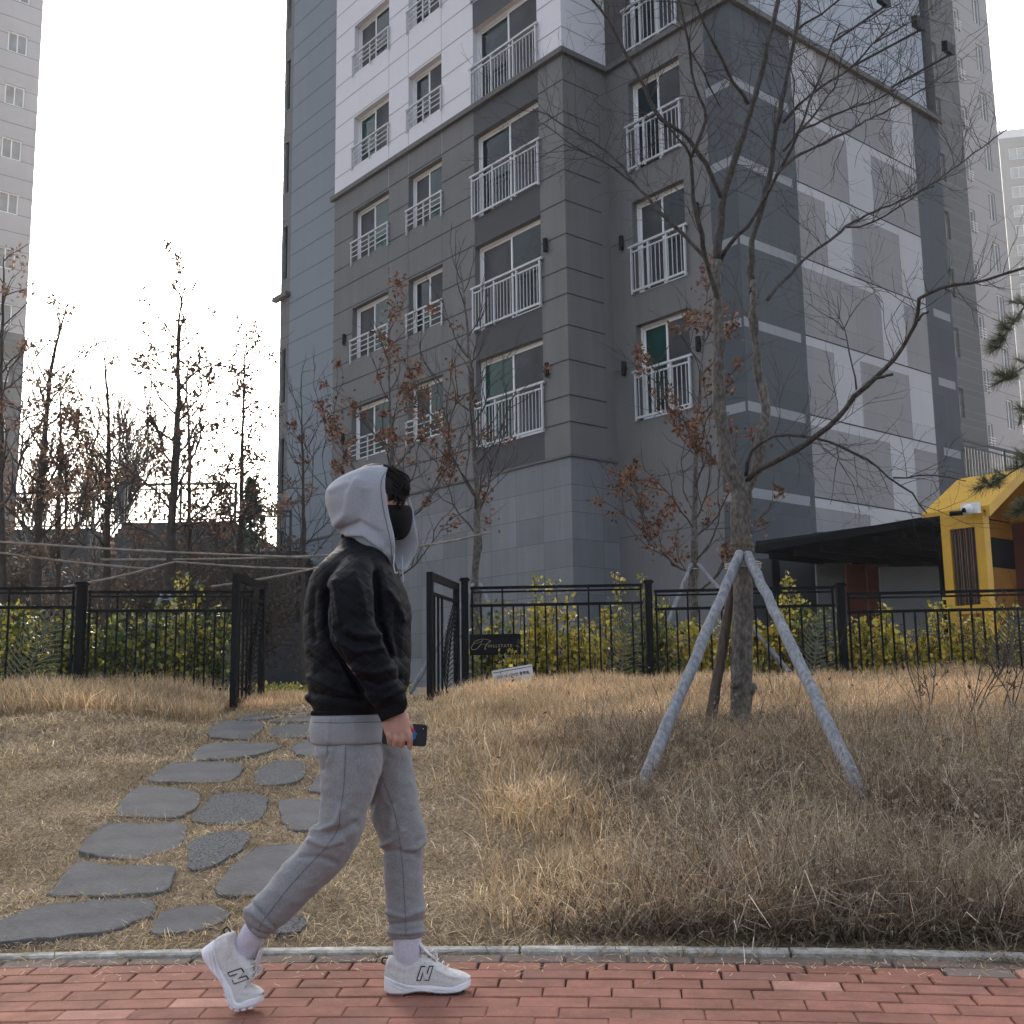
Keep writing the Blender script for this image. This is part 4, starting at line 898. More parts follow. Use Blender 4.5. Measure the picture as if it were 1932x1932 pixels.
# 2) orange tan tufts on the right slope and crest
Qs = []; Cs = []
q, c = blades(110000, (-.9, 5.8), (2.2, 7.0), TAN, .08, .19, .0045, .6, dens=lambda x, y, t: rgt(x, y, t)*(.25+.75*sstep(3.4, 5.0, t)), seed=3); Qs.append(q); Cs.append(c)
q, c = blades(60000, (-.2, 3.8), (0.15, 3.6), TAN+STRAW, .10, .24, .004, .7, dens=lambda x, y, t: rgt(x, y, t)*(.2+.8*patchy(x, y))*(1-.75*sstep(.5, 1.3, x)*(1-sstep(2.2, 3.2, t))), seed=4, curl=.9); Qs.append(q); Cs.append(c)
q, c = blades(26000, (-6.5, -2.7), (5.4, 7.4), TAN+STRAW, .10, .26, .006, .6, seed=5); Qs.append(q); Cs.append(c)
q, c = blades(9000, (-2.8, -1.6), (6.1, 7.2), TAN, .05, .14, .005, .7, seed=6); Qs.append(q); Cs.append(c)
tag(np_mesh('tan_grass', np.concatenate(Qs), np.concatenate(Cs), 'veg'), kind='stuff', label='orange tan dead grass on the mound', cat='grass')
# 3) grey brown weed thicket on the right slope
Qs = []; Cs = []
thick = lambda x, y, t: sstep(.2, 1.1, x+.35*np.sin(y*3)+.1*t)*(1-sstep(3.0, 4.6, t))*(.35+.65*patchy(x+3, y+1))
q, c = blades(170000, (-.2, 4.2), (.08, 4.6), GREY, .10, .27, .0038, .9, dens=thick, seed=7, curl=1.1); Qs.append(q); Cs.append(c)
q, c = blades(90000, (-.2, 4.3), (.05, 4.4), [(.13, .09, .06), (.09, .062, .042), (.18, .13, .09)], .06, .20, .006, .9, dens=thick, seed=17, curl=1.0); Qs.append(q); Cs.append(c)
q, c = blades(15000, (-.4, 4.4), (.05, 4.6), [(.78, .70, .57), (.62, .54, .42), (.5, .40, .28)], .16, .46, .0030, .95, dens=thick, seed=18, curl=1.2); Qs.append(q); Cs.append(c)
q, c = blades(30000, (.4, 4.4), (.08, 4.2), GREY, .28, .56, .003, .7, dens=thick, seed=8, curl=1.4); Qs.append(q); Cs.append(c)
q, c = blades(13000, (-4, 4.2), (-.16, .10), STRAW+GREY, .03, .10, .0032, 1.3, dens=lambda x, y, t: (.18+.82*sstep(.0, 1.2, x))*(.25+.75*patchy(x*1.7, y+x)+.6*sstep(1.3, 2.0, x)), seed=9, zoff=.002); Qs.append(q); Cs.append(c)
# seed heads: little fluffy spikes on the tall stalks
rs = np.random.RandomState(21); n = 6000; x = rs.uniform(.3, 4.2, n); t = rs.uniform(.2, 4.2, n); k = rs.rand(n) < thick(x, 0*x+6, t); x = x[k]; t = t[k]; y = 4.336-.0691*x-.0322*x*x+.24+t
B = np.stack([x, y, terrain(x, y)+rs.uniform(.1, .36, len(x))], 1)
P = np.repeat(B, 12, 0); s_ = np.tile(np.linspace(0, 1, 12), len(x)); dr = np.repeat(rs.normal(size=(len(x), 3))*[.6, .6, .3]+[0, 0, -.3], 12, 0); P = P+dr*s_[:, None]*.035
q = leaf_quads(P, .012, rs, aspect=.25); Qs.append(q); Cs.append(np.array([.46, .38, .28])*(.5+.9*rs.rand(len(P)))[:, None])
# broad withered leaves scattered in the thicket
n = 900; x = rs.uniform(-.2, 4.2, n); t = rs.uniform(.02, 6.5, n); y = 4.336-.0691*x-.0322*x*x+.24+t
P = np.stack([x, y, terrain(x, y)+rs.uniform(.02, .22, n)], 1); q = leaf_quads(P, .032, rs, aspect=.45); Qs.append(q); Cs.append(np.array([[.33, .25, .17], [.14, .08, .05], [.42, .35, .26]])[rs.randint(0, 3, n)])
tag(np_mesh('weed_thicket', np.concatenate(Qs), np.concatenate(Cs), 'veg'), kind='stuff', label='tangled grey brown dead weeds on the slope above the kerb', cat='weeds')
# 4) litter of straw on the paving edge and between slabs
rs = np.random.RandomState(31); n = 900; x = rs.uniform(-3, 3.4, n); off = rs.uniform(-.35, .14, n)*rs.rand(n)**1.0; y = 4.336-.0691*x-.0322*x*x+off
a = rs.uniform(0, np.pi, n); L_ = rs.uniform(.01, .05, n); d = np.stack([np.cos(a), np.sin(a), np.zeros(n)], 1)*L_[:, None]; nrm = np.stack([-np.sin(a), np.cos(a), np.zeros(n)], 1)*.0013
B = np.stack([x, y, np.full(n, .004)], 1); tag(np_mesh('straw_litter', np.stack([B-nrm, B+nrm, B+d+nrm+[0, 0, .004], B+d-nrm+[0, 0, .004]], 1), np.array(STRAW)[rs.randint(0, 5, n)], 'veg'), kind='stuff', label='bits of straw blown onto the brick paving', cat='straw')

# ================================================================== HEDGES
def shrub(x, y, h, seed, cols, label, group, n=520):
    rs = np.random.RandomState(seed); z0 = tz(x, y); root = empty('hedge_shrub', (x, y, z0), label, 'shrub', group)
    st = MB(); P = []
    for k in range(6):
        a = rs.uniform(0, 2*np.pi); r = rs.uniform(.0, .14); hh = h*rs.uniform(.5, 1.08) if k else h*1.0
        b = np.array([x+r*math.cos(a), y+r*math.sin(a), z0]); tp = np.array([x+r*2*math.cos(a)+rs.normal()*.05, y+r*2*math.sin(a), z0+hh])
        pts = resample([b, (b+tp)/2+rs.normal(size=3)*.02, tp], 6); st.tube(pts, np.linspace(.010, .004, 6), 5)
        t = rs.uniform(.08, 1, n//6)**.9; q = b+(tp-b)*t[:, None]; rad = (.085*(1-t)**.5+.035)[:, None]; q = q+rs.normal(size=q.shape)*rad*np.array([.8, .8, .35]); P.append(q)
    st.build('stem', 'bark_dark', root)
    P = np.concatenate(P); P = P[P[:, 2] > z0+.02]
    c = np.array(cols)[rs.randint(0, len(cols), len(P))]*(.65+.7*rs.rand(len(P)))[:, None]
    np_mesh('leaves', leaf_quads(P, .052, rs, aspect=.8), c, 'hedge_leaf', root)
YG = [(.66, .50, .06), (.52, .45, .06), (.72, .52, .09), (.20, .23, .045), (.42, .38, .05)]
GR = [(.13, .165, .04), (.09, .13, .035), (.22, .24, .055), (.06, .09, .028)]
rr_ = random.Random(5)
def hedge(px0, px1, n, Y0, Y1, colf, label, group, top):
    for k in range(n):
        t = (k+.5)/n; px = px0+(px1-px0)*t+rr_.uniform(-6, 6); Y = Y0+(Y1-Y0)*t+rr_.uniform(-.06, .35); x = (at(px, 1270, Y))[0]
        tp = top(px)+rr_.choice([-14, 0, 12, 30, 55])+rr_.uniform(-8, 14); h = max(.35, at(px, tp, Y)[2]-tz(x, Y)); shrub(x, Y, h, 100+k+int(px0), colf(px, rr_), label, group)
hedge(-40, 430, 22, 11.95, 12.2, lambda px, r: GR+[YG[1]]*(2 if px < 60 or r.random() < .3 else 1), 'dark green leafy evergreen shrub in the hedge behind the fence left of the gate', 'hedge shrubs behind the left fence', lambda px: 1142)
hedge(905, 1940, 36, 12.5, 12.1, lambda px, r: (GR+YG[3:] if (px < 960 or (1190 < px < 1240) or r.random() < .15) else YG), 'yellow green leafy evergreen shrub in the hedge behind the fence right of the gate', 'hedge shrubs behind the right fence', lambda px: 1145)
shrub(at(1035, 1270, 12.6)[0], 12.6, at(1035, 1095, 12.6)[2]-.95, 801, YG, 'tall yellow shrub tip rising above the fence rail over the middle of the first panel', None)
shrub(at(1200, 1270, 12.7)[0], 12.7, at(1200, 1085, 12.7)[2]-.95, 802, YG, 'tallest yellow shrub tip just left of the second fence post from the gate', None)
shrub(at(1490, 1270, 12.4)[0], 12.4, at(1490, 1095, 12.4)[2]-.95, 803, YG, 'tall shrub tip between the right tree stake and the third fence post', None)
shrub(at(340, 1270, 12.1)[0], 12.1, at(340, 1080, 12.1)[2]-.95, 804, GR+YG[:3], 'tall shrub tip rising above the rail of the left fence', None)
x = at(958, 1270, 11.82)[0]; shrub(x, 11.82, at(958, 1205, 11.82)[2]-tz(x, 11.82), 805, YG, 'small yellow sprig growing in front of the name plate', None, 150)
# low ground cover in the gateway
rs = np.random.RandomState(77); n = 5000; x = rs.uniform(-3.2, -1.4, n); y = rs.uniform(12.2, 16, n); P = np.stack([x, y, terrain(x, y)+rs.uniform(0, .10, n)], 1)
tag(np_mesh('ground_cover', leaf_quads(P, .05, rs, aspect=.7), np.array(YG+GR)[rs.randint(0, 9, n)], 'hedge_leaf'), kind='stuff', label='low yellow green ground cover beyond the open gate', cat='ground cover')

# ================================================================== TREES
def limb(mb, pts, r0, r1, n=9, jit=.012, seg=None):
    m_ = seg or max(6, int(path_len(pts)[-1]/.09)); P = resample(pts, m_); m_ = len(P); t = np.linspace(0, 1, m_)
    for i in range(1, m_-1): P[i] += RS.normal(size=3)*jit*.35
    rad = (r0+(r1-r0)*t)*(1+.10*np.sin(t*23+r0*900)+.05*RS.normal(size=m_)); mb.tube(P, np.maximum(rad, .0012), n); return P
def twig(mb, p, d, L_, r, depth, tips=None, up=.35, rs=rnd, spread=.9, n=5, fk=.48):
    """a crooked twig that forks; returns nothing, appends tip points"""
    m_ = max(4, int(L_/.06)); P = [np.array(p, float)]; d = np.array(d, float); d /= np.linalg.norm(d)
    for i in range(m_):
        d = d+np.array([rs.gauss(0, .13), rs.gauss(0, .13), rs.gauss(0, .11)+up*.10]); d /= np.linalg.norm(d); P.append(P[-1]+d*L_/m_)
        if depth > 0 and i > 0 and rs.random() < fk:
            a = rs.uniform(0, 6.283); side = np.cross(d, (math.cos(a), math.sin(a), .3)); side /= np.linalg.norm(side)+1e-9
            twig(mb, P[-1], d*.9+side*spread*rs.uniform(.5, 1), L_*rs.uniform(.35, .62), r*.6, depth-1, tips, up, rs, spread, max(3, n-1), fk)
    mb.tube(P, np.linspace(r, max(r*.3, .0009), len(P)), n, cap=False)
    if tips is not None:
        for q in P[len(P)//3::2]: tips.append(q)
# --- main bare tree, limbs followed one by one, each with its own depth
YT = 8.35
main = empty('bare_tree', at(1400, 1385, YT), 'large leafless forked tree held by three wooden stakes on the mound', 'tree')
tk = MB(); br_ = MB()
def PX(c, pts, y0, y1):
    L_ = len(pts); return [kat(c, x, y, y0+(y1-y0)*(i/(L_-1))) if not isinstance(x, tuple) else kat(*x, y0+(y1-y0)*(i/(L_-1))) for i, (x, y) in enumerate(pts)]
def PM(lst, y0, y1):
    n = len(lst); return [kat(c, x, y, y0+(y1-y0)*i/(n-1)) for i, (c, x, y) in enumerate(lst)]
# trunk with knots
tp = PM([(0, 1402, 1420), (0, 1399, 1385), (0, 1398, 1330), (0, 1399, 1280), (0, 1400, 1200), (0, 1402, 1130), (0, 1399, 1050), (0, 1396, 985), (0, 1397, 935), (0, 1399, 912)], YT, YT)
P = resample(tp, 40); rr0 = np.interp(np.linspace(0, 1, 40), [0, .1, .25, .3, .45, .6, .78, .88, .94, 1], [.088, .080, .076, .082, .078, .072, .070, .073, .074, .035]); rr0 = rr0*(1+.03*np.sin(np.arange(40)*1.7))
tk.tube(P, rr0, 20)
kb = kat(0, 1424, 1296, YT); f = MB()
limb(tk, [kat(0, 1402, 1325, YT), kat(0, 1414, 1304, YT-.03), kat(0, 1426, 1294, YT-.05)], .065, .028, 10, seg=6)
limb(tk, [kat(0, 1385, 1298, YT), kat(0, 1390, 1290, YT-.07), kat(0, 1391, 1286, YT-.085)], .03, .022, 9, seg=5)
MT = []                                                             # (path, r0, r1, twig density)
def mb_limb(lst, y0, y1, r0, r1, dens=1.0, tgt=None): P = limb(br_ if tgt is None else tgt, PM(lst, y0, y1), r0*(1 if tgt else .85), r1*(1 if tgt else .8), 12 if r0 > .03 else 8); MT.append((P, r0, r1, dens)); return P
mb_limb([(0, 1396, 950), (0, 1386, 905), (7, 1190, 1250), (7, 1150, 1050), (7, 1125, 850), (7, 1118, 550), (7, 1120, 300), (4, 1105, 1860), (4, 1108, 1650)], YT, YT-.05, .060, .034, .05, tk)
mb_limb([(0, 1402, 950), (0, 1411, 912), (7, 1355, 1280), (7, 1385, 1100), (7, 1405, 980), (7, 1418, 850), (7, 1380, 700), (7, 1358, 500), (7, 1342, 300), (7, 1338, 60)], YT, YT+.15, .050, .028, .05, tk)
mb_limb([(4, 1108, 1660), (4, 1125, 1450), (4, 1150, 1230), (4, 1185, 1130), (4, 1240, 960), (4, 1310, 730), (4, 1380, 500), (4, 1430, 280), (4, 1480, 80), (4, 1510, -80)], YT-.05, YT+.35, .040, .022, 1)
mb_limb([(4, 1335, 1860), (4, 1325, 1650), (4, 1345, 1480), (4, 1405, 1270), (4, 1450, 1080), (4, 1480, 850), (4, 1530, 600), (4, 1570, 400), (4, 1600, 250), (4, 1625, 100), (4, 1640, -60)], YT+.15, YT+.5, .034, .018, 1)
mb_limb([(7, 1135, 300), (7, 1110, 180), (4, 1060, 1740), (4, 1020, 1560), (4, 1000, 1450), (4, 960, 1250), (4, 948, 1000), (4, 990, 900), (4, 1045, 720), (4, 1000, 630), (4, 960, 500), (4, 940, 320), (4, 910, 180), (4, 880, 60), (4, 850, -60)], YT, YT-.9, .026, .009, 1)
mb_limb([(4, 1135, 1250), (4, 1070, 1100), (4, 990, 960), (4, 870, 830), (4, 740, 740), (4, 660, 560), (4, 570, 420), (4, 490, 270), (4, 420, 130), (4, 320, 0), (4, 270, -60)], YT-.05, YT-.4, .022, .012, 1)
mb_limb([(4, 945, 1000), (4, 900, 910), (4, 850, 860), (4, 780, 790), (4, 700, 690)], YT-.4, YT-.6, .012, .008, .8)
mb_limb([(4, 1040, 1640), (4, 900, 1490), (4, 780, 1380), (4, 680, 1260), (4, 580, 1160), (4, 480, 1020), (4, 290, 880), (4, 150, 800), (4, 0, 710), (4, -60, 690)], YT-.1, YT+.6, .020, .006, 1)
mb_limb([(4, 580, 1160), (4, 430, 1050), (4, 210, 930), (4, 60, 820), (4, -10, 775)], YT+.2, YT-.3, .010, .004, 1)
mb_limb([(4, 1310, 660), (4, 1220, 520), (4, 1150, 400), (4, 1080, 260), (4, 1000, 100), (4, 950, -40)], YT, YT-.5, .018, .010, 1)
mb_limb([(4, 945, 330), (4, 1010, 440), (4, 1070, 560), (4, 1130, 680)], YT-.7, YT-.3, .008, .006, .5)
mb_limb([(8, 10, 1330), (8, 60, 1275), (8, 140, 1230), (8, 280, 1160), (8, 430, 1060), (8, 570, 950), (8, 690, 800), (8, 830, 670), (8, 960, 540), (8, 1050, 390), (8, 1090, 300), (8, 1100, 190), (8, 1150, 150), (8, 1250, 100), (8, 1450, 70), (8, 1700, 0), (8, 1800, -30)], YT, YT-1.3, .029, .010, 1)
mb_limb([(8, 830, 680), (8, 890, 665), (8, 935, 655)], YT-.8, YT-.9, .013, .012, 0)
mb_limb([(8, 1085, 315), (8, 1125, 280), (8, 1165, 252)], YT-1, YT-1.05, .012, .009, 0)
mb_limb([(8, 5, 1300), (8, 25, 1180), (8, 60, 1120), (8, 150, 1062), (8, 280, 1038), (8, 430, 1055), (8, 580, 1100), (8, 740, 1180), (8, 850, 1250), (8, 940, 1330), (8, 1050, 1400), (8, 1110, 1480), (8, 1150, 1535)], YT, YT-.6, .017, .007, .8)
mb_limb([(8, 940, 1310), (8, 1030, 1308), (8, 1100, 1290), (8, 1250, 1300), (8, 1400, 1332)], YT-.4, YT-.8, .008, .004, .8)
mb_limb([(4, 1130, 1650), (4, 1200, 1540), (4, 1340, 1380), (4, 1430, 1230), (4, 1500, 1090), (4, 1570, 960), (4, 1620, 850)], YT, YT-.5, .020, .013, .3)
mb_limb([(5, 240, 960), (5, 330, 845), (5, 420, 610), (5, 500, 430), (5, 560, 250), (5, 600, 150)], YT-.5, YT-.7, .012, .007, 1)
mb_limb([(5, 320, 860), (5, 430, 740), (5, 520, 620), (5, 580, 540), (5, 600, 400), (5, 650, 250)], YT-.5, YT-.2, .011, .006, 1)
mb_limb([(5, 310, 860), (5, 305, 620), (5, 310, 510), (5, 260, 360), (5, 200, 250)], YT-.5, YT-.3, .008, .005, 1)
mb_limb([(5, 200, 1110), (5, 300, 1010), (5, 430, 940), (5, 640, 840), (5, 720, 790), (5, 800, 750), (5, 920, 690), (5, 1100, 580), (5, 1200, 520), (5, 1330, 440)], YT-.4, YT+.6, .016, .004, 1)
mb_limb([(5, 240, 780), (5, 330, 670), (5, 430, 590), (5, 560, 500), (5, 660, 440), (5, 800, 290), (5, 870, 220), (5, 915, 165)], YT+.4, YT-.1, .015, .007, 1)
mb_limb([(5, 340, 840), (5, 520, 740), (5, 700, 680), (5, 900, 600), (5, 1000, 530), (5, 1100, 470), (5, 1300, 390)], YT-.3, YT+.3, .012, .004, 1)
mb_limb([(5, 330, 190), (5, 400, 130), (5, 500, 75), (5, 620, -20)], YT+.5, YT, .013, .009, 1)
mb_limb([(5, 140, 1900), (5, 230, 1790), (5, 400, 1620), (5, 540, 1520), (5, 640, 1440), (5, 800, 1350), (5, 1000, 1270), (5, 1200, 1150), (5, 1400, 1010), (5, 1600, 860), (5, 1767, 740)], YT+.1, YT+1.2, .017, .006, 1)
mb_limb([(5, 640, 1440), (5, 760, 1425), (5, 900, 1360), (5, 1000, 1300), (5, 1110, 1210), (5, 1200, 1180)], YT+.5, YT+.1, .010, .005, 1)
mb_limb([(8, 705, 750), (8, 690, 640), (8, 655, 500), (8, 630, 380), (8, 600, 290), (8, 585, 160)], YT-.6, YT-.3, .008, .003, 1)
mb_limb([(8, 630, 360), (8, 700, 240), (8, 770, 160), (8, 880, 110)], YT-.5, YT-.4, .005, .002, .8)
mb_limb([(8, 625, 375), (8, 560, 300), (8, 480, 260), (8, 380, 190)], YT-.5, YT-.7, .005, .002, .8)
mb_limb([(5, 590, 220), (5, 700, 170), (5, 860, 90), (5, 1000, 0)], YT-.6, YT-.1, .008, .004, 1)
mb_limb([(5, 820, 270), (5, 1000, 170), (5, 1130, 90), (5, 1280, -20)], YT, YT+.4, .010, .005, 1)
mb_limb([(8, 580, 1110), (8, 590, 1200), (8, 560, 1330), (8, 540, 1480)], YT-.3, YT-.4, .005, .002, .8)
mb_limb([(8, 595, 1210), (8, 690, 1360), (8, 715, 1500), (8, 720, 1600)], YT-.3, YT-.2, .004, .0015, .8)
tr_rnd = random.Random(42)
for (P, r0, r1, dens) in MT:
    L_ = path_len(P); n = int(L_[-1]*11*dens)
    for k in range(n):
        t = tr_rnd.uniform(.15, 1)**.8; i = min(int(t*(len(P)-1)), len(P)-2); d = P[i+1]-P[i]; d /= np.linalg.norm(d)
        s_ = np.array([tr_rnd.gauss(0, 1), tr_rnd.gauss(0, .8), tr_rnd.gauss(.35, .7)]); s_ -= d*(s_@d)*.7; s_ /= np.linalg.norm(s_)
        twig(br_, P[i], d*.6+s_, tr_rnd.uniform(.18, .65), min(.0032, (r0+(r1-r0)*t)*.45), 2, None, .5, tr_rnd)
tk.build('trunk', 'bark', main, smooth=True)
br_.build('crown', 'bark_mid', main, smooth=True)
# burlap and stakes
f = MB(); bw = resample([at(1398, 1052, YT), at(1399, 1022, YT)], 8); f.tube(bw, [.078, .092, .088, .096, .09, .094, .085, .075], 16); f.build('trunk_wrap', 'bark_wrap', main)
def stake(mb, a, b, r0=.036, r1=.042, n=10):
    P = resample([a, b], 22); P[1:-1] += RS.normal(size=(20, 3))*.0025; mb.tube(P, np.linspace(r0, r1, 22)*(1+.04*np.sin(np.arange(22)*.9)), n)
sup = empty('tree_stakes', at(1400, 1385, YT), 'tripod of three thick weathered stakes tied around the trunk of the large bare tree', 'tree support')
for (a, b, mt_) in (((1396, 1044, YT-.12), (1203, 1500, 7.35), 'stake_grey'), ((1410, 1046, YT-.12), (1643, 1535, 7.15), 'stake_grey'), ((1388, 1075, YT+.14), (1337, 1378, 9.0), 'stake_brown')):
    f = MB(); A = at(*a[:2], a[2]); B = ground_hit(*b[:2]); B = B+(B-A)/np.linalg.norm(B-A)*.12; stake(f, A, B); f.build('stake', mt_, sup, smooth=True)
f = MB()
for k, z in enumerate((1064, 1068, 1072)):
    c_ = at(1402, z, YT); f.tube([c_+np.array([.13*math.cos(t), .17*math.sin(t), .004*math.sin(5*t)]) for t in np.linspace(0, 2*math.pi, 28)], .0045, 5)
for sg in (-1, 1): c_ = at(1402+22*sg, 1066, YT-.17); f.tube([c_, c_+np.array([.05*sg, -.02, .01])], .004, 5)
f.build('rope', 'rope', sup)

# --- oaks that keep their brown leaves
def oak(label, trunk, Y, r0, leafy, seed, spread=1.5, n_br=26, leaf_cols=None, start=.25, leaf=.085, group=None, crown_up=.5, npl=16, dep=2, dark=False, lo=.35):
    rr = random.Random(seed); rs = np.random.RandomState(seed); pts = [at(px, py, Y) for px, py in trunk]
    base = np.array(pts[0]); bz = tz(base[0], base[1]); base2 = np.array([base[0], base[1], bz-.03])
    if base[2] > bz+.05: pts = [base2]+pts
    root = empty('oak_tree' if leafy > .1 else 'young_tree', base2, label, 'tree', group)
    t_ = MB(); P = limb(t_, pts, r0, r0*.09, 10, .01, 40); t_.build('trunk', 'bark_dark' if dark else 'bark', root, smooth=True)
    b_ = MB(); tips = []; rmin = .0065 if dark else .004
    for k in range(n_br):
        t = start+(1-start)*(k+rr.random())/n_br; i = min(int(t*39), 38); a = k*2.4+rr.uniform(-.5, .5); L_ = spread*(1-.72*(t-start)/(1-start))*rr.uniform(.65, 1.1)
        d = np.array([math.cos(a), math.sin(a)*.9, crown_up+t*.5]); tip0 = []
        twig(b_, P[i], d, L_, max(r0*.25*(1-t*.5), rmin), dep, tip0, .45, rr, .7, 6, .26)
        if rr.random() < leafy: tips += [q for q in tip0 if rr.random() < lo*.75]
    b_.build('branches', 'bark_dark', root, smooth=True)
    if tips:
        T = np.array(tips); Q = np.repeat(T, npl*2, 0)+rs.normal(size=(len(T)*npl*2, 3))*leaf*.95*np.repeat(rs.uniform(.4, 1.3, len(T)), npl*2)[:, None]
        C = np.array(leaf_cols or OAKC)[rs.randint(0, len(leaf_cols or OAKC), len(Q))]*(.6+.8*rs.rand(len(Q)))[:, None]
        np_mesh('leaves', leaf_quads(Q, leaf, rs, flat=.3, aspect=.55), C, 'oak_leaf', root)
    return root
OAKC = [(.19, .095, .055), (.14, .07, .045), (.25, .13, .078), (.11, .055, .036), (.27, .155, .10)]
OAKD = [(.20, .12, .085), (.15, .095, .07), (.26, .155, .105), (.16, .13, .09)]  # dead-leaf browns, lightened to take in the backlight glare on the left trees
oak('rusty leaved young oak in its own stakes, just left of the large bare tree', [(1308, 1290), (1310, 1080), (1311, 950), (1316, 820), (1323, 700), (1330, 600), (1338, 520)], 13.6, .058, .95, 31, 1.75, 24, start=.22, crown_up=.55, npl=14, leaf=.06, lo=.20)
oak('slim oak with rusty leaves rising behind the hooded head', [(745, 1290), (744, 1050), (741, 880), (735, 760), (733, 650), (740, 575)], 14.5, .055, .95, 32, 1.7, 20, start=.30, crown_up=.45, npl=14, leaf=.06, lo=.20)
oak('pale barked nearly bare tree between the hood and the corner of the block', [(893, 1290), (895, 1100), (900, 1040), (899, 920), (893, 820), (886, 700), (880, 600), (868, 500)], 13.3, .062, .12, 33, 1.9, 18, start=.3, crown_up=.9, npl=8, leaf=.06, dep=2, lo=.1)
oak('thin nearly leafless sapling in front of the bluish end bay', [(573, 1285), (572, 1100), (573, 950), (570, 830), (568, 720)], 14.2, .045, .25, 34, 1.5, 20, start=.3, crown_up=.5, npl=8, leaf=.06, lo=.3, dark=True)
LT = [('far left oak cut by the photo edge, in front of the pale tower', [(2, 1250), (0, 900), (2, 700), (6, 560), (8, 480)], 13, .07, .9, 2.0),
 ('tall oak with tufts of dead leaves, second trunk from the left edge', [(66, 1250), (71, 1015), (86, 807), (98, 688), (128, 569)], 14, .085, .8, 1.9),
 ('thinner oak close beside the second trunk from the left', [(108, 1250), (110, 985), (114, 860), (113, 717)], 15, .06, .8, 1.5),
 ('sparse tree with a kinked top between the two leafy oaks on the left', [(200, 1250), (202, 1015), (205, 792), (198, 688), (203, 652)], 14.5, .07, .25, 1.8),
 ('tallest leafy oak against the white sky in the left gap', [(315, 1290), (321, 1045), (336, 777), (336, 628), (348, 536)], 13.5, .085, .98, 2.2),
 ('shorter oak just behind the tallest one in the left gap', [(357, 1250), (357, 955), (357, 820), (352, 720), (365, 640)], 15.5, .055, .8, 1.7),
 ('slender oak nearest the block in the left gap', [(452, 1280), (455, 970), (458, 807), (463, 658), (470, 622)], 14.5, .055, .9, 1.8)]
for k, (lab, tr__, Y, r, lf, sp) in enumerate(LT):
    oak(lab, tr__, Y, r, lf, 60+k, sp*.85, 22, OAKD, .30, .058, 'bare and half bare trees in the left gap', .6, 13, 2, True, .15)
# fan of thin stems and a small conifer on the terrace
fan = empty('multi_stem_tree', at(225, 960, 30), 'vase shaped bare tree with many thin stems above the terrace railing', 'tree'); f = MB(); rr = random.Random(9)
for k in range(26):
    a = rr.uniform(-1, 1); p = at(225+rr.uniform(-14, 14), 985, 32.5+rr.uniform(-.5, .5)); twig(f, p, (a*.55, rr.uniform(-.3, .3), 1.3), rr.uniform(2.0, 3.9), .022, 1, None, .5, rr, .35, 5)
f.build('crown', 'bark_dark', fan)
for j, (px, lab) in enumerate(((60, 'low bare thicket tree above the terrace at the far left'), (165, 'low bare thicket tree beside the terrace stair'))):
    q = empty('multi_stem_tree', at(px, 990, 33), lab, 'tree'); f = MB()
    for k in range(16): p = at(px+rr.uniform(-30, 30), 1000, 33+rr.uniform(-.5, .5)); twig(f, p, (rr.uniform(-.5, .5), 0, 1.2), rr.uniform(1.6, 2.9), .02, 1, None, .5, rr, .4, 5)
    f.build('crown', 'bark_dark', q)
cz = empty('conifer', at(476, 1030, 28), 'small dark conifer beside the left end of the grey block', 'tree'); b_ = at(476, 1035, 28); t_ = at(474, 905, 28); rs = np.random.RandomState(5)
f = MB(); f.tube([b_-Z3*2, t_], [.06, .01], 6); f.build('trunk', 'bark_dark', cz)
tt = rs.rand(2600)**.8; P = b_+(t_-b_)*tt[:, None]; ang = rs.uniform(0, 6.28, 2600); rad = .42*(1-tt)**.8*rs.rand(2600)**.5+.03; P = P+np.stack([np.cos(ang)*rad, np.sin(ang)*rad, 0*rad], 1)
np_mesh('crown', leaf_quads(P, .13, rs, aspect=.35), np.array([.03, .05, .03])*(.6+.8*rs.rand(2600))[:, None], 'hedge_leaf', cz)
# bare shrubs low behind the left fence (brownish tangle)
for j, (px, Y, h) in enumerate(((40, 17, 1.9), (130, 18, 1.7), (250, 17.5, 1.8), (380, 17, 2.1), (440, 18, 1.9))):
    q = empty('dark_shrub', at(px, 1290, Y), ['brown leaved dark bush behind the far left fence post', 'dark bush under the terrace stair', 'dark bush below the higher terrace rail', 'dark reddish bush below the leafy oaks', 'dark bush by the corner of the end bay'][j], 'bush'); f = MB(); tips = []
    for k in range(12): p = at(px+rr.uniform(-40, 40), 1290, Y+rr.uniform(-.6, .6)); p[2] = .98; twig(f, p, (rr.uniform(-.5, .5), rr.uniform(-.3, .3), 1.1), rr.uniform(1.2, h), .014, 2, tips, .4, rr, .8, 4)
    f.build('stem', 'bark_dark', q); T = np.array([t for t in tips if rr.random() < .35]); rs = np.random.RandomState(70+j); Q = np.repeat(T, 5, 0)+rs.normal(size=(len(T)*5, 3))*.07
    np_mesh('leaves', leaf_quads(Q, .07, rs), np.array(OAKD)[rs.randint(0, 4, len(Q))]*np.array([.42, .5, .55]), 'oak_leaf', q)
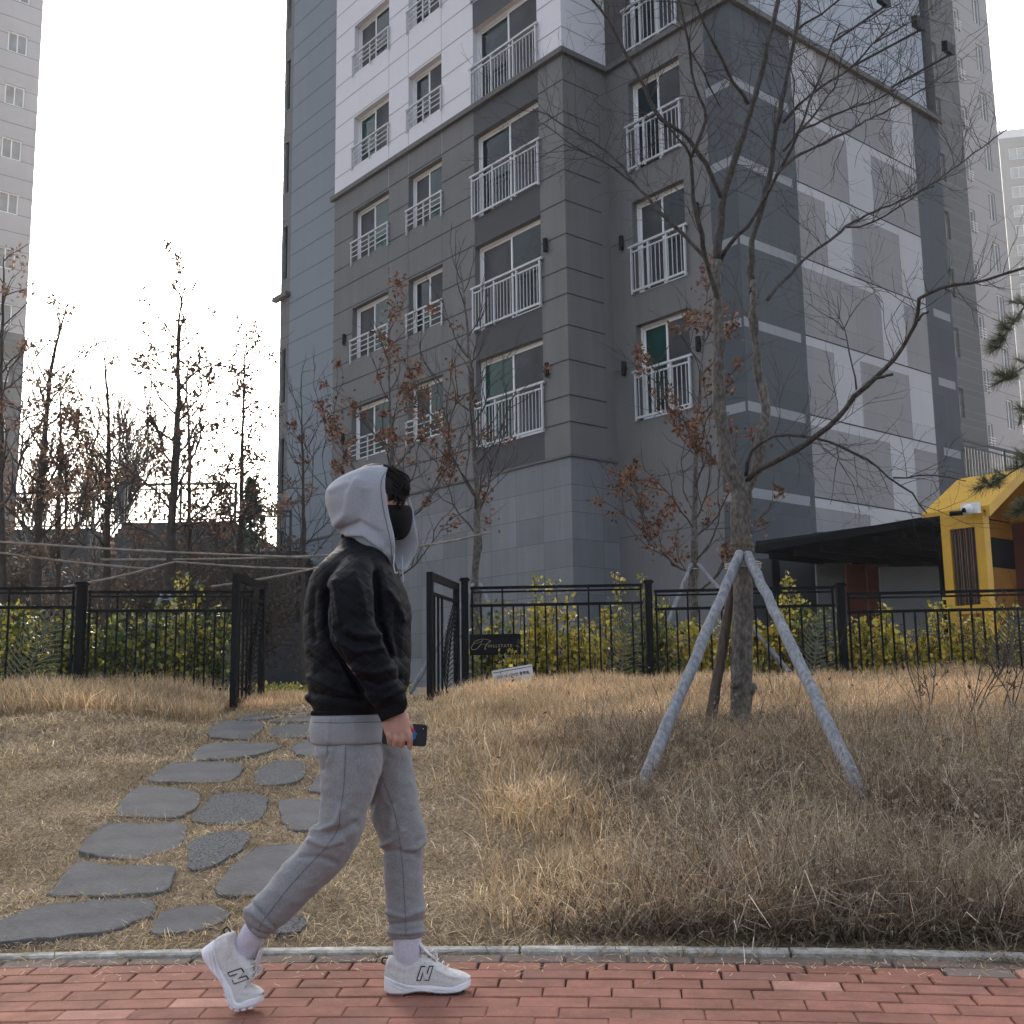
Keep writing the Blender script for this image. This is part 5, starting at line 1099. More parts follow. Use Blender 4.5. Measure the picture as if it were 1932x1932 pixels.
# bamboo poles lashed between the trees, and the other trees' stakes
for (a, b, lab) in (((-20, 1021, 12.6), (580, 1052, 13.2), 'long pale pole tied across the left trees, upper one'), ((-20, 1040, 12.9), (290, 1074, 13.4), 'shorter pole below it at the left edge'),
                    ((190, 1056, 13.4), (640, 1047, 13.6), 'pole running from the left trees towards the jacket'), ((330, 1060, 13.0), (620, 1074, 13.5), 'lower pole ending behind the jacket'),
                    ((120, 1108, 12.7), (330, 1060, 13.2), 'slanting pole behind the left fence rail'), ((398, 1107, 13.0), (622, 1066, 13.3), 'slanting pole above the open left gate leaf'),
                    ((764, 1034, 13.2), (926, 1004, 13.2), 'pale pole tied to the bare tree right of the hood')):
    f = MB(); A = at(*a[:2], a[2]); B = at(*b[:2], b[2]); P = resample([A, (A+B)/2-Z3*.02, B], 14); f.tube(P, .012*(1+.12*(np.arange(14) % 3 == 0)), 8)
    tag(f.build('support_pole', 'bamboo', None, smooth=True, org=A), lab, 'pole', 'poles lashed between the young trees')
def tripod(px, pytop, Y, legs, lab, r=.028, mt_='stake_grey'):
    T = at(px, pytop, Y); q = empty('tree_stakes', (T[0], T[1], .98), lab, 'tree support')
    for (lx, ly, lY) in legs:
        f = MB(); B = at(lx, ly, lY); dx = np.sign(lx-px)*.04; A = T+np.array([dx, -.05 if lY < Y else .06, .06]); 
        d = (B-A)/np.linalg.norm(B-A); B = A+d*((A[2]-.9)/-d[2]) if d[2] < 0 else B; stake(f, A, B, r*.85, r, 8); f.build('stake', mt_, q, smooth=True)
    f = MB(); f.tube([T+np.array([.075*math.cos(t), .085*math.sin(t), 0]) for t in np.linspace(0, 2*math.pi, 16)], .006, 5); f.build('rope', 'rope', q)
tripod(1310, 1074, 13.6, ((1262, 1170, 13.2), (1356, 1110, 13.1), (1295, 1200, 14.3)), 'small tripod of stakes around the young oak behind the fence')
tripod(314, 1132, 13.5, ((290, 1160, 13.2), (366, 1215, 13.1), (318, 1200, 14.2)), 'grey tripod of stakes behind the left hedge')
tripod(900, 1112, 13.3, ((927, 1150, 13.0), (790, 1280, 13.0), (905, 1200, 14.0)), 'stakes around the pale barked tree beside the right gate leaf')

# --- pine whose boughs hang into the right edge
pine = empty('pine_tree', (5.1, 8.6, .9), 'pine with drooping needle tufts at the right edge of the photo', 'tree')
f = MB(); limb(f, [(5.1, 8.6, .6), (5.05, 8.6, 2.5), (5.1, 8.55, 5), (5.0, 8.6, 8)], .11, .05, 10); f.build('trunk', 'bark', pine, smooth=True)
f = MB(); tf = []
PB_ = [([(2080, 480, 8.6), (1990, 520, 8.3), (1935, 575, 8.1), (1905, 620, 8), (1885, 655, 7.95)], 9), ([(2080, 620, 8.6), (1990, 650, 8.3), (1935, 690, 8.1), (1900, 715, 8.0)], 6), ([(2080, 700, 8.6), (1980, 740, 8.2), (1930, 785, 8.1), (1922, 800, 8)], 4),
       ([(2080, 800, 8.5), (1980, 830, 8.1), (1925, 880, 7.9), (1870, 915, 7.8)], 8), ([(2000, 850, 8.1), (1950, 940, 7.9), (1925, 965, 7.9)], 4)]
for pts, n in PB_:
    P = limb(f, [at(*p) for p in pts], .016, .004, 7)
    for k in range(n*3): i = rr.randint(len(P)//2, len(P)-1); d = np.array([rr.uniform(-1, .4), rr.uniform(-.7, .7), rr.uniform(-.3, .5)])*.10; f.tube([P[i], P[i]+d], .003, 4); tf.append((P[i]+d, d))
f.build('branches', 'bark_dark', pine, smooth=True)
rs = np.random.RandomState(8); N_ = 90; C = np.repeat(np.array([q for q, _ in tf]), N_, 0); D = np.repeat(np.array([d/np.linalg.norm(d) for _, d in tf]), N_, 0)
dr = rs.normal(size=C.shape)*.55+D*.8; dr /= np.linalg.norm(dr, axis=1)[:, None]; sd_ = np.cross(dr, rs.normal(size=C.shape)); sd_ /= np.linalg.norm(sd_, axis=1)[:, None]; ln = rs.uniform(.05, .09, len(C))[:, None]; C = C-D*rs.uniform(0, .08, len(C))[:, None]
np_mesh('needles', np.stack([C-sd_*.0012, C+sd_*.0012, C+dr*ln+sd_*.0006, C+dr*ln-sd_*.0006], 1), np.array([[.09, .105, .045], [.06, .08, .035], [.13, .13, .06]])[rs.randint(0, 3, len(C))], 'hedge_leaf', pine)

# --- dead upright weeds with curled leaves, and thin dark stalks
def curly(px, py, Y, h, lab, seed, curls=40):
    rr = random.Random(seed); x, y = at(px, py, Y)[:2]; z = tz(x, y); q = empty('withered_weed', (x, y, z), lab, 'weed'); f = MB(); tips = []
    for k in range(4): twig(f, (x+rr.uniform(-.05, .05), y, z), (rr.uniform(-.5, .5), rr.uniform(-.3, .3), 1.2), h*rr.uniform(.7, 1.1), .0055, 2, tips, .3, rr, .9, 4)
    f.build('stem', 'bark_dark', q); 
    for k in range(24):
        f = MB(); p = np.array(rr.choice(tips)); a = rr.uniform(0, 6.28); R_ = rr.uniform(.012, .030); ex = np.array([math.cos(a), math.sin(a)*.5, 0])
        f.tube([p+ex*R_*(1-math.cos(t))*(1-t/9)+Z3*-R_*math.sin(t) for t in np.linspace(0, rr.uniform(3, 5), 9)], np.linspace(.0045, .002, 9), 4)
        f.build('curled_leaf', 'curl', q)
mat('curl', (.045, .02, .014), (.03, .012, .009), 20, rough=.8)
for j, (px, py, Y, h, lab) in enumerate(((1755, 1400, 8.6, .55, 'curly brown weed, left one of the row at the right edge'), (1835, 1420, 8.2, .75, 'curly brown weed, largest of the row at the right edge'), (1905, 1410, 8.4, .85, 'curly brown weed touching the right edge of the photo'), (1890, 1330, 9.8, .7, 'curly weed behind the others at the right edge'))): curly(px, py, Y, h, lab, 300+j)
ws = MB(); rr = random.Random(77)
for k in range(46):
    x = rr.uniform(.1, 4.0); t = rr.uniform(1, 6.5); y = kerb_y(x)+.24+t; twig(ws, (x, y, tz(x, y)), (rr.uniform(-.4, .4), rr.uniform(-.2, .2), 1), rr.uniform(.3, .7), .0022, 1, None, .1, rr, .6, 4)
tag(ws.build('weed_stalks', 'bark_dark'), kind='stuff', label='thin dark dead stalks standing in the dry grass', cat='weeds')

# ================================================================== THE WALKING PERSON
YP = 3.84
def fabric(name, c1, c2, scale=260, rough=.95, bump=.25, wr=.0, heather=True):
    m, t, b = new_mat(name); N = t.nodes; L = t.links; tc = N.new('ShaderNodeTexCoord')
    n = N.new('ShaderNodeTexNoise'); n.inputs['Scale'].default_value = scale; n.inputs['Detail'].default_value = 3; L.new(tc.outputs['Object'], n.inputs[0])
    n2 = N.new('ShaderNodeTexNoise'); n2.inputs['Scale'].default_value = 7; n2.inputs['Detail'].default_value = 5; L.new(tc.outputs['Object'], n2.inputs[0])
    r = N.new('ShaderNodeValToRGB'); r.color_ramp.elements[0].position = .36; r.color_ramp.elements[1].position = .64; r.color_ramp.elements[0].color = (*c1, 1); r.color_ramp.elements[1].color = (*c2, 1); L.new(n.outputs[0], r.inputs[0]); L.new(r.outputs[0], b.inputs['Base Color'])
    b.inputs['Roughness'].default_value = rough; b.inputs['Specular IOR Level'].default_value = .15
    b.inputs['Sheen Weight'].default_value = .15 if heather else 0.0
    bp = N.new('ShaderNodeBump'); bp.inputs['Strength'].default_value = bump; bp.inputs['Distance'].default_value = .002; L.new(n.outputs[0], bp.inputs['Height'])
    b2 = N.new('ShaderNodeBump'); b2.inputs['Strength'].default_value = .25; b2.inputs['Distance'].default_value = .02; L.new(n2.outputs[0], b2.inputs['Height']); L.new(bp.outputs[0], b2.inputs['Normal']); L.new(b2.outputs[0], b.inputs['Normal'])
    MAT[name] = m; return m
fabric('hoodie', (.285, .295, .32), (.34, .35, .375)); fabric('pants', (.195, .196, .200), (.262, .263, .268)); fabric('hoodie_hem', (.225, .232, .24), (.275, .282, .29)); fabric('rib_grey', (.25, .255, .27), (.33, .335, .35))
fabric('mask', (.006, .006, .007), (.010, .010, .011), heather=False); fabric('rib_black', (.006, .006, .007), (.010, .010, .011), heather=False)
def quilt():
    m = fabric('quilt', (.0022, .0025, .0042), (.0040, .0045, .0072), heather=False); m.node_tree.nodes['Principled BSDF'].inputs['Roughness'].default_value = .62
    t = m.node_tree; N = t.nodes; L = t.links; b = N['Principled BSDF']; b.inputs['Specular IOR Level'].default_value = .13; tc = N.new('ShaderNodeTexCoord'); outs = []
    dn = N.new('ShaderNodeTexNoise'); dn.inputs['Scale'].default_value = 5; L.new(tc.outputs['Object'], dn.inputs[0])
    dv = N.new('ShaderNodeVectorMath'); dv.operation = 'MULTIPLY_ADD'; L.new(dn.outputs[1], dv.inputs[0]); dv.inputs[1].default_value = (.03, .03, .03); L.new(tc.outputs['Object'], dv.inputs[2])
    for a in (.9, -.9):
        mp = N.new('ShaderNodeVectorMath'); mp.operation = 'DOT_PRODUCT'; L.new(dv.outputs[0], mp.inputs[0]); mp.inputs[1].default_value = (math.cos(a), .15, math.sin(a))
        s_ = N.new('ShaderNodeMath'); s_.operation = 'MULTIPLY'; s_.inputs[1].default_value = math.pi/.036; L.new(mp.outputs['Value'], s_.inputs[0])
        q = N.new('ShaderNodeMath'); q.operation = 'SINE'; L.new(s_.outputs[0], q.inputs[0]); ab = N.new('ShaderNodeMath'); ab.operation = 'ABSOLUTE'; L.new(q.outputs[0], ab.inputs[0])
        pw = N.new('ShaderNodeMath'); pw.operation = 'POWER'; pw.inputs[1].default_value = .35; L.new(ab.outputs[0], pw.inputs[0]); outs.append(pw.outputs[0])
    mn = N.new('ShaderNodeMath'); mn.operation = 'MULTIPLY'; L.new(outs[0], mn.inputs[0]); L.new(outs[1], mn.inputs[1])
    bp = N.new('ShaderNodeBump'); bp.inputs['Strength'].default_value = .5; bp.inputs['Distance'].default_value = .005; L.new(mn.outputs[0], bp.inputs['Height'])
    old = b.inputs['Normal'].links[0].from_socket; L.new(old, bp.inputs['Normal']); L.new(bp.outputs[0], b.inputs['Normal'])
quilt()
mat('skin', (.46, .27, .20), (.40, .22, .165), 30, rough=.55, bump=.1, bscale=200, spec=.35); MAT['skin'].node_tree.nodes['Principled BSDF'].inputs['Subsurface Weight'].default_value = .08
mat('hair', (.005, .004, .0035), (.009, .0075, .0065), 90, rough=.6, spec=.2, stretch=(1, 1, .3)); mat('eye_white', (.6, .58, .56), rough=.3); mat('iris', (.015, .01, .008), rough=.2)
mat('sock', (.66, .64, .72), (.58, .56, .64), 120, rough=.95, bump=.3, bscale=300); mat('seam', (.13, .13, .145), rough=.95); mat('cord', (.5, .5, .52), rough=.9)
mat('shoe_mesh', (.66, .635, .62), (.56, .54, .525), 180, rough=.9, bump=.5, bscale=350); mat('shoe_suede', (.62, .595, .575), (.52, .50, .485), 60, rough=.95, bump=.2, bscale=150)
mat('shoe_sole', (.74, .73, .76), (.68, .67, .70), 12, rough=.6, bump=.1); mat('outsole', (.02, .02, .022), rough=.8); mat('lace', (.60, .58, .54), rough=.9); mat('shoe_black', (.015, .015, .016), rough=.6)
mat('phone_case', (.012, .013, .018), rough=.42, spec=.4)
PC = at(690, 1870, YP); per = empty('person', (PC[0], YP, 0), 'person walking to the right in grey hoodie with hood up, black quilted jacket, black mask and grey sweatpants', 'person')
per['label'] = 'person walking right, hood up, black mask, black quilted jacket, grey sweatpants, phone in hand'
def sring(c, ax1, ax2, n=28, p=2.3):
    out = []
    for k in range(n):
        t = 2*math.pi*k/n; cs, sn = math.cos(t), math.sin(t)
        out.append(np.array(c)+np.array(ax1)*(abs(cs)**(2/p)*(1 if cs >= 0 else -1))+np.array(ax2)*(abs(sn)**(2/p)*(1 if sn >= 0 else -1)))
    return out
def lr_rings(c, lst, n=28, p=2.3, fine=6):
    """lst of (xl, yl, xr, yr, half depth, depth offset): the two outline points of a limb in the picture, swept into closed sections"""
    A = np.array([np.concatenate([kat(c, a[0], a[1], YP+a[5]), kat(c, a[2], a[3], YP+a[5]), [a[4]]]) for a in lst])
    m_ = (len(A)-1)*fine+1; out = np.zeros((m_, 7))
    for i in range(m_):
        q = i/fine; k = min(int(q), len(A)-2); w = q-k; p0 = A[max(k-1, 0)]; p1 = A[k]; p2 = A[k+1]; p3 = A[min(k+2, len(A)-1)]
        out[i] = .5*((2*p1)+(-p0+p2)*w+(2*p0-5*p1+4*p2-p3)*w*w+(-p0+3*p1-3*p2+p3)*w**3)
    return [sring((q[:3]+q[3:6])/2, (q[3:6]-q[:3])/2, np.array([0, q[6], 0]), n, p) for q in out]
def fuse(parts_mb, name, matn, voxel, smooth_it=4, disp=None, parent=None, sub=0):
    import bmesh
    me = parts_mb.mesh(name, ORG[per.name]); bm = bmesh.new(); bm.from_mesh(me); bmesh.ops.recalc_face_normals(bm, faces=bm.faces); bm.to_mesh(me); bm.free()
    o = bpy.data.objects.new('tmp', me); COL.objects.link(o)
    md = o.modifiers.new('r', 'REMESH'); md.mode = 'VOXEL'; md.voxel_size = voxel
    if smooth_it: sm = o.modifiers.new('s', 'SMOOTH'); sm.iterations = smooth_it; sm.factor = .5
    dg = bpy.context.evaluated_depsgraph_get(); me2 = bpy.data.meshes.new_from_object(o.evaluated_get(dg)); me2.name = name; bpy.data.objects.remove(o)
    if disp:
        n = len(me2.vertices); co = np.zeros(n*3, np.float32); no = np.zeros(n*3, np.float32); me2.vertices.foreach_get('co', co); me2.vertices.foreach_get('normal', no) if hasattr(me2.vertices[0], 'normal') else None
        co = co.reshape(-1, 3); no = no.reshape(-1, 3); d = disp(co+ORG[per.name][None, :], no); co = co+no*d[:, None]; me2.vertices.foreach_set('co', co.reshape(-1).astype(np.float32))
    me2.polygons.foreach_set('use_smooth', [True]*len(me2.polygons)); me2.materials.clear(); me2.materials.append(MAT[matn]); me2.update()
    return link(name, me2, parent or per)
def px_of(co):
    q = co-CAM[None, :]; z = q@FW; return 966+FPX*(q@RT)/z, 966-FPX*(q@UP)/z
def folds(lines, c, far=None):
    """cloth folds: each line (points in a crop, width, height) raises a soft ridge along it; far: only vertices nearer/farther than this Y"""
    def fn(co, no):
        X, Y = px_of(co); d = np.zeros(len(co))
        for pts, w, h, *ysel in lines:
            P = np.array([K(c, x, y) for x, y in pts]); w_ = w*CR[c][2]; best = np.full(len(co), 1e9); 
            for a, b in zip(P[:-1], P[1:]):
                ab = b-a; t = np.clip(((X-a[0])*ab[0]+(Y-a[1])*ab[1])/(ab@ab), 0, 1); best = np.minimum(best, np.hypot(X-a[0]-t*ab[0], Y-a[1]-t*ab[1]))
            k = np.exp(-(best/w_)**2)*h
            if ysel: k = k*((co[:, 1] < ysel[0]) if ysel[0] > 0 else (co[:, 1] > -ysel[0]))
            d += k*1.35
        return d
    return fn
def nz(co, s, seed=0): return np.array([noise.noise(Vector((float(p[0]*s[0]+seed), float(p[1]*s[1]), float(p[2]*s[2])))) for p in co])
# --- body: one continuous figure, mostly hidden by the clothes
B = MB()
HC = kat(1, 748, 372, YP)                                           # centre of the head
FA = R(24); fx = np.array([math.cos(FA), math.sin(FA), 0]); fy = np.array([-math.sin(FA), math.cos(FA), 0])   # the way the face looks, and its far side
HL = lambda a, b, z: HC+fx*a+fy*b+Z3*z
# head sections from chin to crown: (z, front, back, half width)
hs_ = [(-.125, .072, -.02, .030), (-.118, .084, -.04, .045), (-.09, .092, -.065, .058), (-.055, .093, -.080, .068), (-.02, .092, -.088, .074), (.015, .088, -.095, .076), (.05, .090, -.098, .077), (.085, .080, -.090, .070), (.108, .055, -.068, .052), (.120, .02, -.03, .022)]
B.loft([sring(HL((f_+b_)/2, 0, z), fx*(f_-b_)/2, fy*w_, 28, 2.15) for z, f_, b_, w_ in hs_])
B.loft([sring(HL(.088+a, 0, z), fx*r1, fy*r2, 10) for z, a, r1, r2 in ((.022, 0, .004, .006), (.0, .008, .010, .009), (-.020, .014, .014, .014), (-.032, .006, .012, .015))])  # nose
B.loft([sring(HL(.086, 0, z), fx*.012, fy*w, 10) for z, w in ((-.058, .012), (-.064, .022), (-.074, .020), (-.080, .010))])                   # lips
for sg in (-1, 1): B.loft([sring(HL(-.005, sg*.076, z), fx*.014, fy*.010, 10) for z in (-.03, -.01, .01, .022)])                              # ears
def lim(pts, rad, n=14): B.tube(resample(pts, max(8, len(pts)*4)), np.interp(np.linspace(0, 1, max(8, len(pts)*4)), np.linspace(0, 1, len(rad)), rad), n)
neck = HL(-.03, 0, -.07); sh = kat(1, 600, 760, YP); lim([neck, (neck+sh)/2+Z3*.0, sh], [.060, .056, .07])
chest = kat(1, 610, 980, YP); waist = kat(1, 590, 1400, YP); hip = kat(2, 1000, 160, YP)
B.loft([sring(P, (rx, 0, 0), (0, ry, 0), 24) for P, rx, ry in ((sh, .07, .12), (sh-Z3*.05, .10, .17), (chest, .105, .155), (waist, .085, .12), (hip, .085, .12), (hip-Z3*.08, .08, .12))])
RS_ = kat(1, 600, 800, YP-.17); RE = kat(1, 590, 1240, YP-.22); RW = kat(1, 838, 1650, YP-.2)
lim([RS_, (RS_+RE)/2, RE, (RE+RW)/2, RW], [.052, .048, .042, .038, .030, .027])
LS_ = kat(1, 600, 800, YP+.17); LE = kat(1, 560, 1230, YP+.22); LW = kat(1, 780, 1400, YP+.12)
lim([LS_, (LS_+LE)/2, LE, (LE+LW)/2, LW, LW+np.array([.045, -.05, 0])], [.052, .048, .042, .038, .030, .036])
k1 = kat(2, 935, 800, YP-.09); a1 = kat(2, 405, 1400, YP-.09); k2 = kat(2, 1350, 790, YP+.09); a2 = kat(2, 1365, 1480, YP+.09)
lim([hip+[0, -.06, 0], (hip+[.01, -.09, 0]+k1)/2, k1, (k1+a1)/2, a1], [.062, .058, .045, .042, .028]); lim([hip+[.02, .06, 0], (hip+k2)/2+[.01, .05, 0], k2, (k2+a2)/2, a2], [.062, .058, .045, .042, .028])
# right hand: back of the hand to the camera, fingers hanging over the phone
YH = YP-.225
def hp(x, y, dy=0): return kat(1, x, y, YH+dy)
B.loft([sring((hp(*l)+hp(*r))/2, (hp(*r)-hp(*l))/2, (0, t_, 0), 16, 2.4) for l, r, t_ in (((785, 1610), (900, 1575), .024), ((780, 1668), (915, 1625), .022), ((772, 1700), (930, 1660), .020), ((775, 1735), (938, 1700), .019), ((785, 1765), (938, 1745), .016), ((795, 1780), (930, 1768), .010))])
for pts, r in ((((915, 1720), (932, 1765), (936, 1805), (934, 1855)), .0098), (((882, 1735), (890, 1775), (890, 1812), (884, 1842)), .0100), (((842, 1740), (848, 1775), (850, 1808), (846, 1838)), .0098), (((806, 1735), (808, 1765), (812, 1792), (812, 1822)), .0088)):
    q = [hp(x, y, dy) for (x, y), dy in zip(pts, (.002, -.008, -.006, .012))]; P = resample(q, 12); B.tube(P, r*np.array([1.05, 1.05, 1, .98, 1, 1.05, 1.02, .96, .93, .93, .85, .5]), 12)
    ell(B, q[0]+np.array([0, -.010, 0]), (.008, .006, .009), 10, 6)
q = [hp(905, 1690, .015), hp(945, 1725, .030), hp(965, 1760, .036), hp(968, 1790, .034)]; B.tube(resample(q, 10), [.013, .013, .0125, .012, .012, .0115, .011, .0105, .009, .005], 12)  # thumb behind the phone
body = fuse(B, 'body', 'skin', .0034, 2)
# --- jacket: torso and both sleeves fused into one quilted shell
J = MB()
J.loft(lr_rings(1, [(372, 1640, 800, 1636, .150, 0), (358, 1600, 850, 1600, .16, 0), (338, 1560, 890, 1560, .170, 0), (338, 1500, 918, 1500, .178, 0), (322, 1400, 940, 1400, .182, 0), (309, 1250, 940, 1250, .180, 0), (305, 1100, 944, 1100, .180, 0), (311, 1000, 938, 1000, .185, 0), (326, 900, 908, 900, .20, 0), (365, 810, 872, 820, .21, 0), (430, 730, 848, 745, .19, 0), (492, 660, 832, 690, .14, 0), (528, 600, 800, 660, .10, 0), (540, 555, 740, 625, .085, 0)], 40, 2.4))
J.loft(lr_rings(1, [(560, 690, 700, 690, .05, -.14), (510, 760, 715, 740, .075, -.18), (450, 850, 735, 850, .088, -.215), (432, 980, 745, 960, .085, -.235), (428, 1100, 748, 1080, .080, -.245), (448, 1200, 780, 1170, .078, -.25), (510, 1310, 815, 1250, .074, -.25), (580, 1410, 850, 1350, .070, -.245), (640, 1505, 885, 1455, .064, -.235), (695, 1580, 908, 1530, .056, -.225), (735, 1625, 914, 1575, .048, -.222)], 32, 2.2))
J.loft(lr_rings(1, [(560, 690, 700, 690, .05, .14), (510, 760, 715, 740, .075, .18), (460, 850, 735, 850, .085, .21), (440, 980, 745, 960, .082, .225), (440, 1100, 748, 1080, .078, .23), (470, 1200, 780, 1170, .075, .225), (560, 1310, 800, 1200, .07, .21), (660, 1400, 850, 1260, .065, .19), (760, 1450, 900, 1310, .055, .17)], 32, 2.2))
J.loft(lr_rings(1, [(308, 1530, 380, 1512, .03, -.06), (300, 1552, 380, 1580, .035, -.06), (340, 1588, 420, 1590, .03, -.06)], 14, 2.2))
jf = folds([([(432, 900), (436, 1050), (440, 1160), (500, 1270), (570, 1390), (640, 1510)], 16, -.012, YP), ([(735, 800), (745, 950), (752, 1080), (790, 1190), (830, 1290)], 16, -.014, YP-.1),
            ([(560, 1130), (650, 1180), (760, 1170)], 22, .007, YP-.1), ([(500, 1210), (620, 1270), (760, 1250)], 22, .008, YP-.1), ([(470, 1130), (600, 1210), (740, 1215)], 14, -.007, YP-.1),
            ([(600, 1370), (720, 1400), (840, 1370)], 20, .007, YP-.1), ([(640, 1440), (750, 1470), (870, 1430)], 16, -.006, YP-.1), ([(690, 1530), (790, 1540), (900, 1490)], 16, .007, YP-.1),
            ([(600, 800), (640, 900), (660, 1020)], 26, .006, YP-.1), ([(480, 850), (500, 980), (520, 1090)], 18, .006, YP-.1), ([(360, 900), (350, 1050), (360, 1200)], 20, -.006), ([(340, 1300), (420, 1370), (520, 1420)], 20, -.008), ([(340, 1420), (440, 1470), (600, 1530)], 20, .009),
            ([(360, 1520), (480, 1545), (640, 1570)], 18, -.008), ([(860, 1000), (850, 1150), (880, 1300)], 22, -.007), ([(800, 900), (860, 980), (900, 1080)], 20, .006)], 1)
def jdisp(co, no): return jf(co, no)+.0045*nz(co, (12, 12, 16))+.0022*nz(co, (28, 28, 44), 5)
jacket = fuse(J, 'jacket', 'quilt', .006, 3, jdisp)
def rib_band(name, matn, rings, parent, nr=90, amp=.0012, p=2.3):
    f = MB(); out = []
    for rg in rings:
        rg = np.array(rg); n = len(rg); c_ = rg.mean(0); tt = np.linspace(0, n, nr, endpoint=False); i0 = tt.astype(int) % n; w = (tt-tt.astype(int))[:, None]; q = rg[i0]*(1-w)+rg[(i0+1) % n]*w
        dr = q-c_; dr /= np.linalg.norm(dr, axis=1)[:, None]+1e-9; q = q+dr*(amp*((np.arange(nr) % 2)*2-1))[:, None]; out.append(list(q))
    f.loft(out); return f.build(name, matn, parent, smooth=True, recalc=True)
rib_band('hem_band', 'rib_black', lr_rings(1, [(362, 1622, 812, 1612, .158, 0), (352, 1632, 806, 1624, .160, 0), (352, 1650, 800, 1640, .157, 0)], 60), jacket, 240, .0015)
rib_band('cuff', 'rib_black', lr_rings(1, [(720, 1610, 916, 1556, .046, -.222), (744, 1640, 917, 1585, .044, -.222), (768, 1690, 908, 1632, .041, -.222)], 40), jacket, 110, .0012)
rib_band('collar', 'rib_black', lr_rings(1, [(528, 592, 790, 690, .102, 0), (532, 560, 770, 650, .098, 0), (540, 540, 740, 615, .088, 0)], 40), jacket, 150, .0012)
# --- hoodie hem below the jacket, pants
H = MB(); H.loft(lr_rings(1, [(360, 1560, 830, 1560, .14, 0), (362, 1640, 795, 1630, .150, 0), (350, 1662, 803, 1655, .163, 0), (338, 1730, 800, 1725, .172, 0), (345, 1800, 802, 1798, .174, 0), (348, 1820, 800, 1815, .170, 0)], 40))
hoodie = fuse(H, 'hoodie', 'hoodie_hem', .006, 3, folds([([(345, 1684), (500, 1690), (700, 1688), (790, 1690)], 5, -.003), ([(440, 1700), (450, 1800)], 14, .004), ([(600, 1700), (620, 1800)], 18, .004)], 1))
def line_tube(name, c, pts, Yo, r, matn, parent, n=40, surf=None):
    f = MB(); q = []
    P2_ = resample([np.array([*K(c, x, y), 0]) for x, y in pts], n)
    for x, y, _ in P2_: q.append(hit(surf, x, y, Yo) if surf is not None else at(x, y, YP+Yo))
    f.tube(q, r, 6); return f.build(name, matn, parent, smooth=True)
from mathutils.bvhtree import BVHTree
def tree_of(o): me = o.data; vs = [Vector(v.co)+Vector(tuple(ORG[per.name])) for v in me.vertices]; return BVHTree.FromPolygons(vs, [tuple(p.vertices) for p in me.polygons])
def hit(tree, px, py, Yo=0, lift=.001):
    d = ray(px, py); d = d/np.linalg.norm(d); r = tree.ray_cast(Vector((0, 0, 1)), Vector(tuple(d)))
    return np.array(r[0])-d*lift if r[0] is not None else at(px, py, YP+Yo)
Pn = MB()
Pn.loft(lr_rings(2, [(830, 60, 1175, 60, .11, 0), (825, 140, 1180, 135, .125, 0), (812, 220, 1225, 235, .140, 0), (840, 300, 1215, 310, .12, .01), (900, 360, 1170, 370, .07, .02)], 36))
Pn.loft(lr_rings(2, [(830, 120, 1180, 150, .085, -.055), (806, 225, 1212, 290, .108, -.072), (826, 330, 1195, 410, .105, -.085), (832, 470, 1162, 520, .100, -.09), (830, 600, 1122, 640, .095, -.092), (814, 712, 1100, 740, .090, -.094), (768, 748, 1070, 800, .088, -.095), (702, 832, 1030, 880, .085, -.095), (610, 935, 950, 985, .082, -.095), (520, 1048, 850, 1078, .080, -.095), (440, 1132, 755, 1165, .078, -.095), (380, 1195, 655, 1265, .074, -.095), (362, 1262, 572, 1338, .064, -.095), (388, 1322, 520, 1392, .052, -.095), (412, 1350, 500, 1402, .046, -.095)], 36))
Pn.loft(lr_rings(2, [(900, 60, 1235, 60, .09, .05), (940, 140, 1320, 150, .10, .06), (1000, 230, 1384, 225, .105, .075), (1060, 330, 1400, 330, .10, .085), (1100, 450, 1420, 450, .098, .09), (1128, 560, 1438, 560, .092, .092), (1134, 640, 1456, 640, .088, .092), (1165, 720, 1480, 725, .086, .092), (1202, 800, 1482, 800, .082, .092), (1216, 870, 1468, 870, .078, .092), (1218, 1000, 1466, 1000, .074, .092), (1228, 1100, 1467, 1100, .070, .092), (1238, 1200, 1477, 1200, .068, .092), (1243, 1300, 1470, 1300, .062, .092), (1246, 1370, 1466, 1362, .055, .092), (1250, 1402, 1462, 1392, .050, .092)], 36))
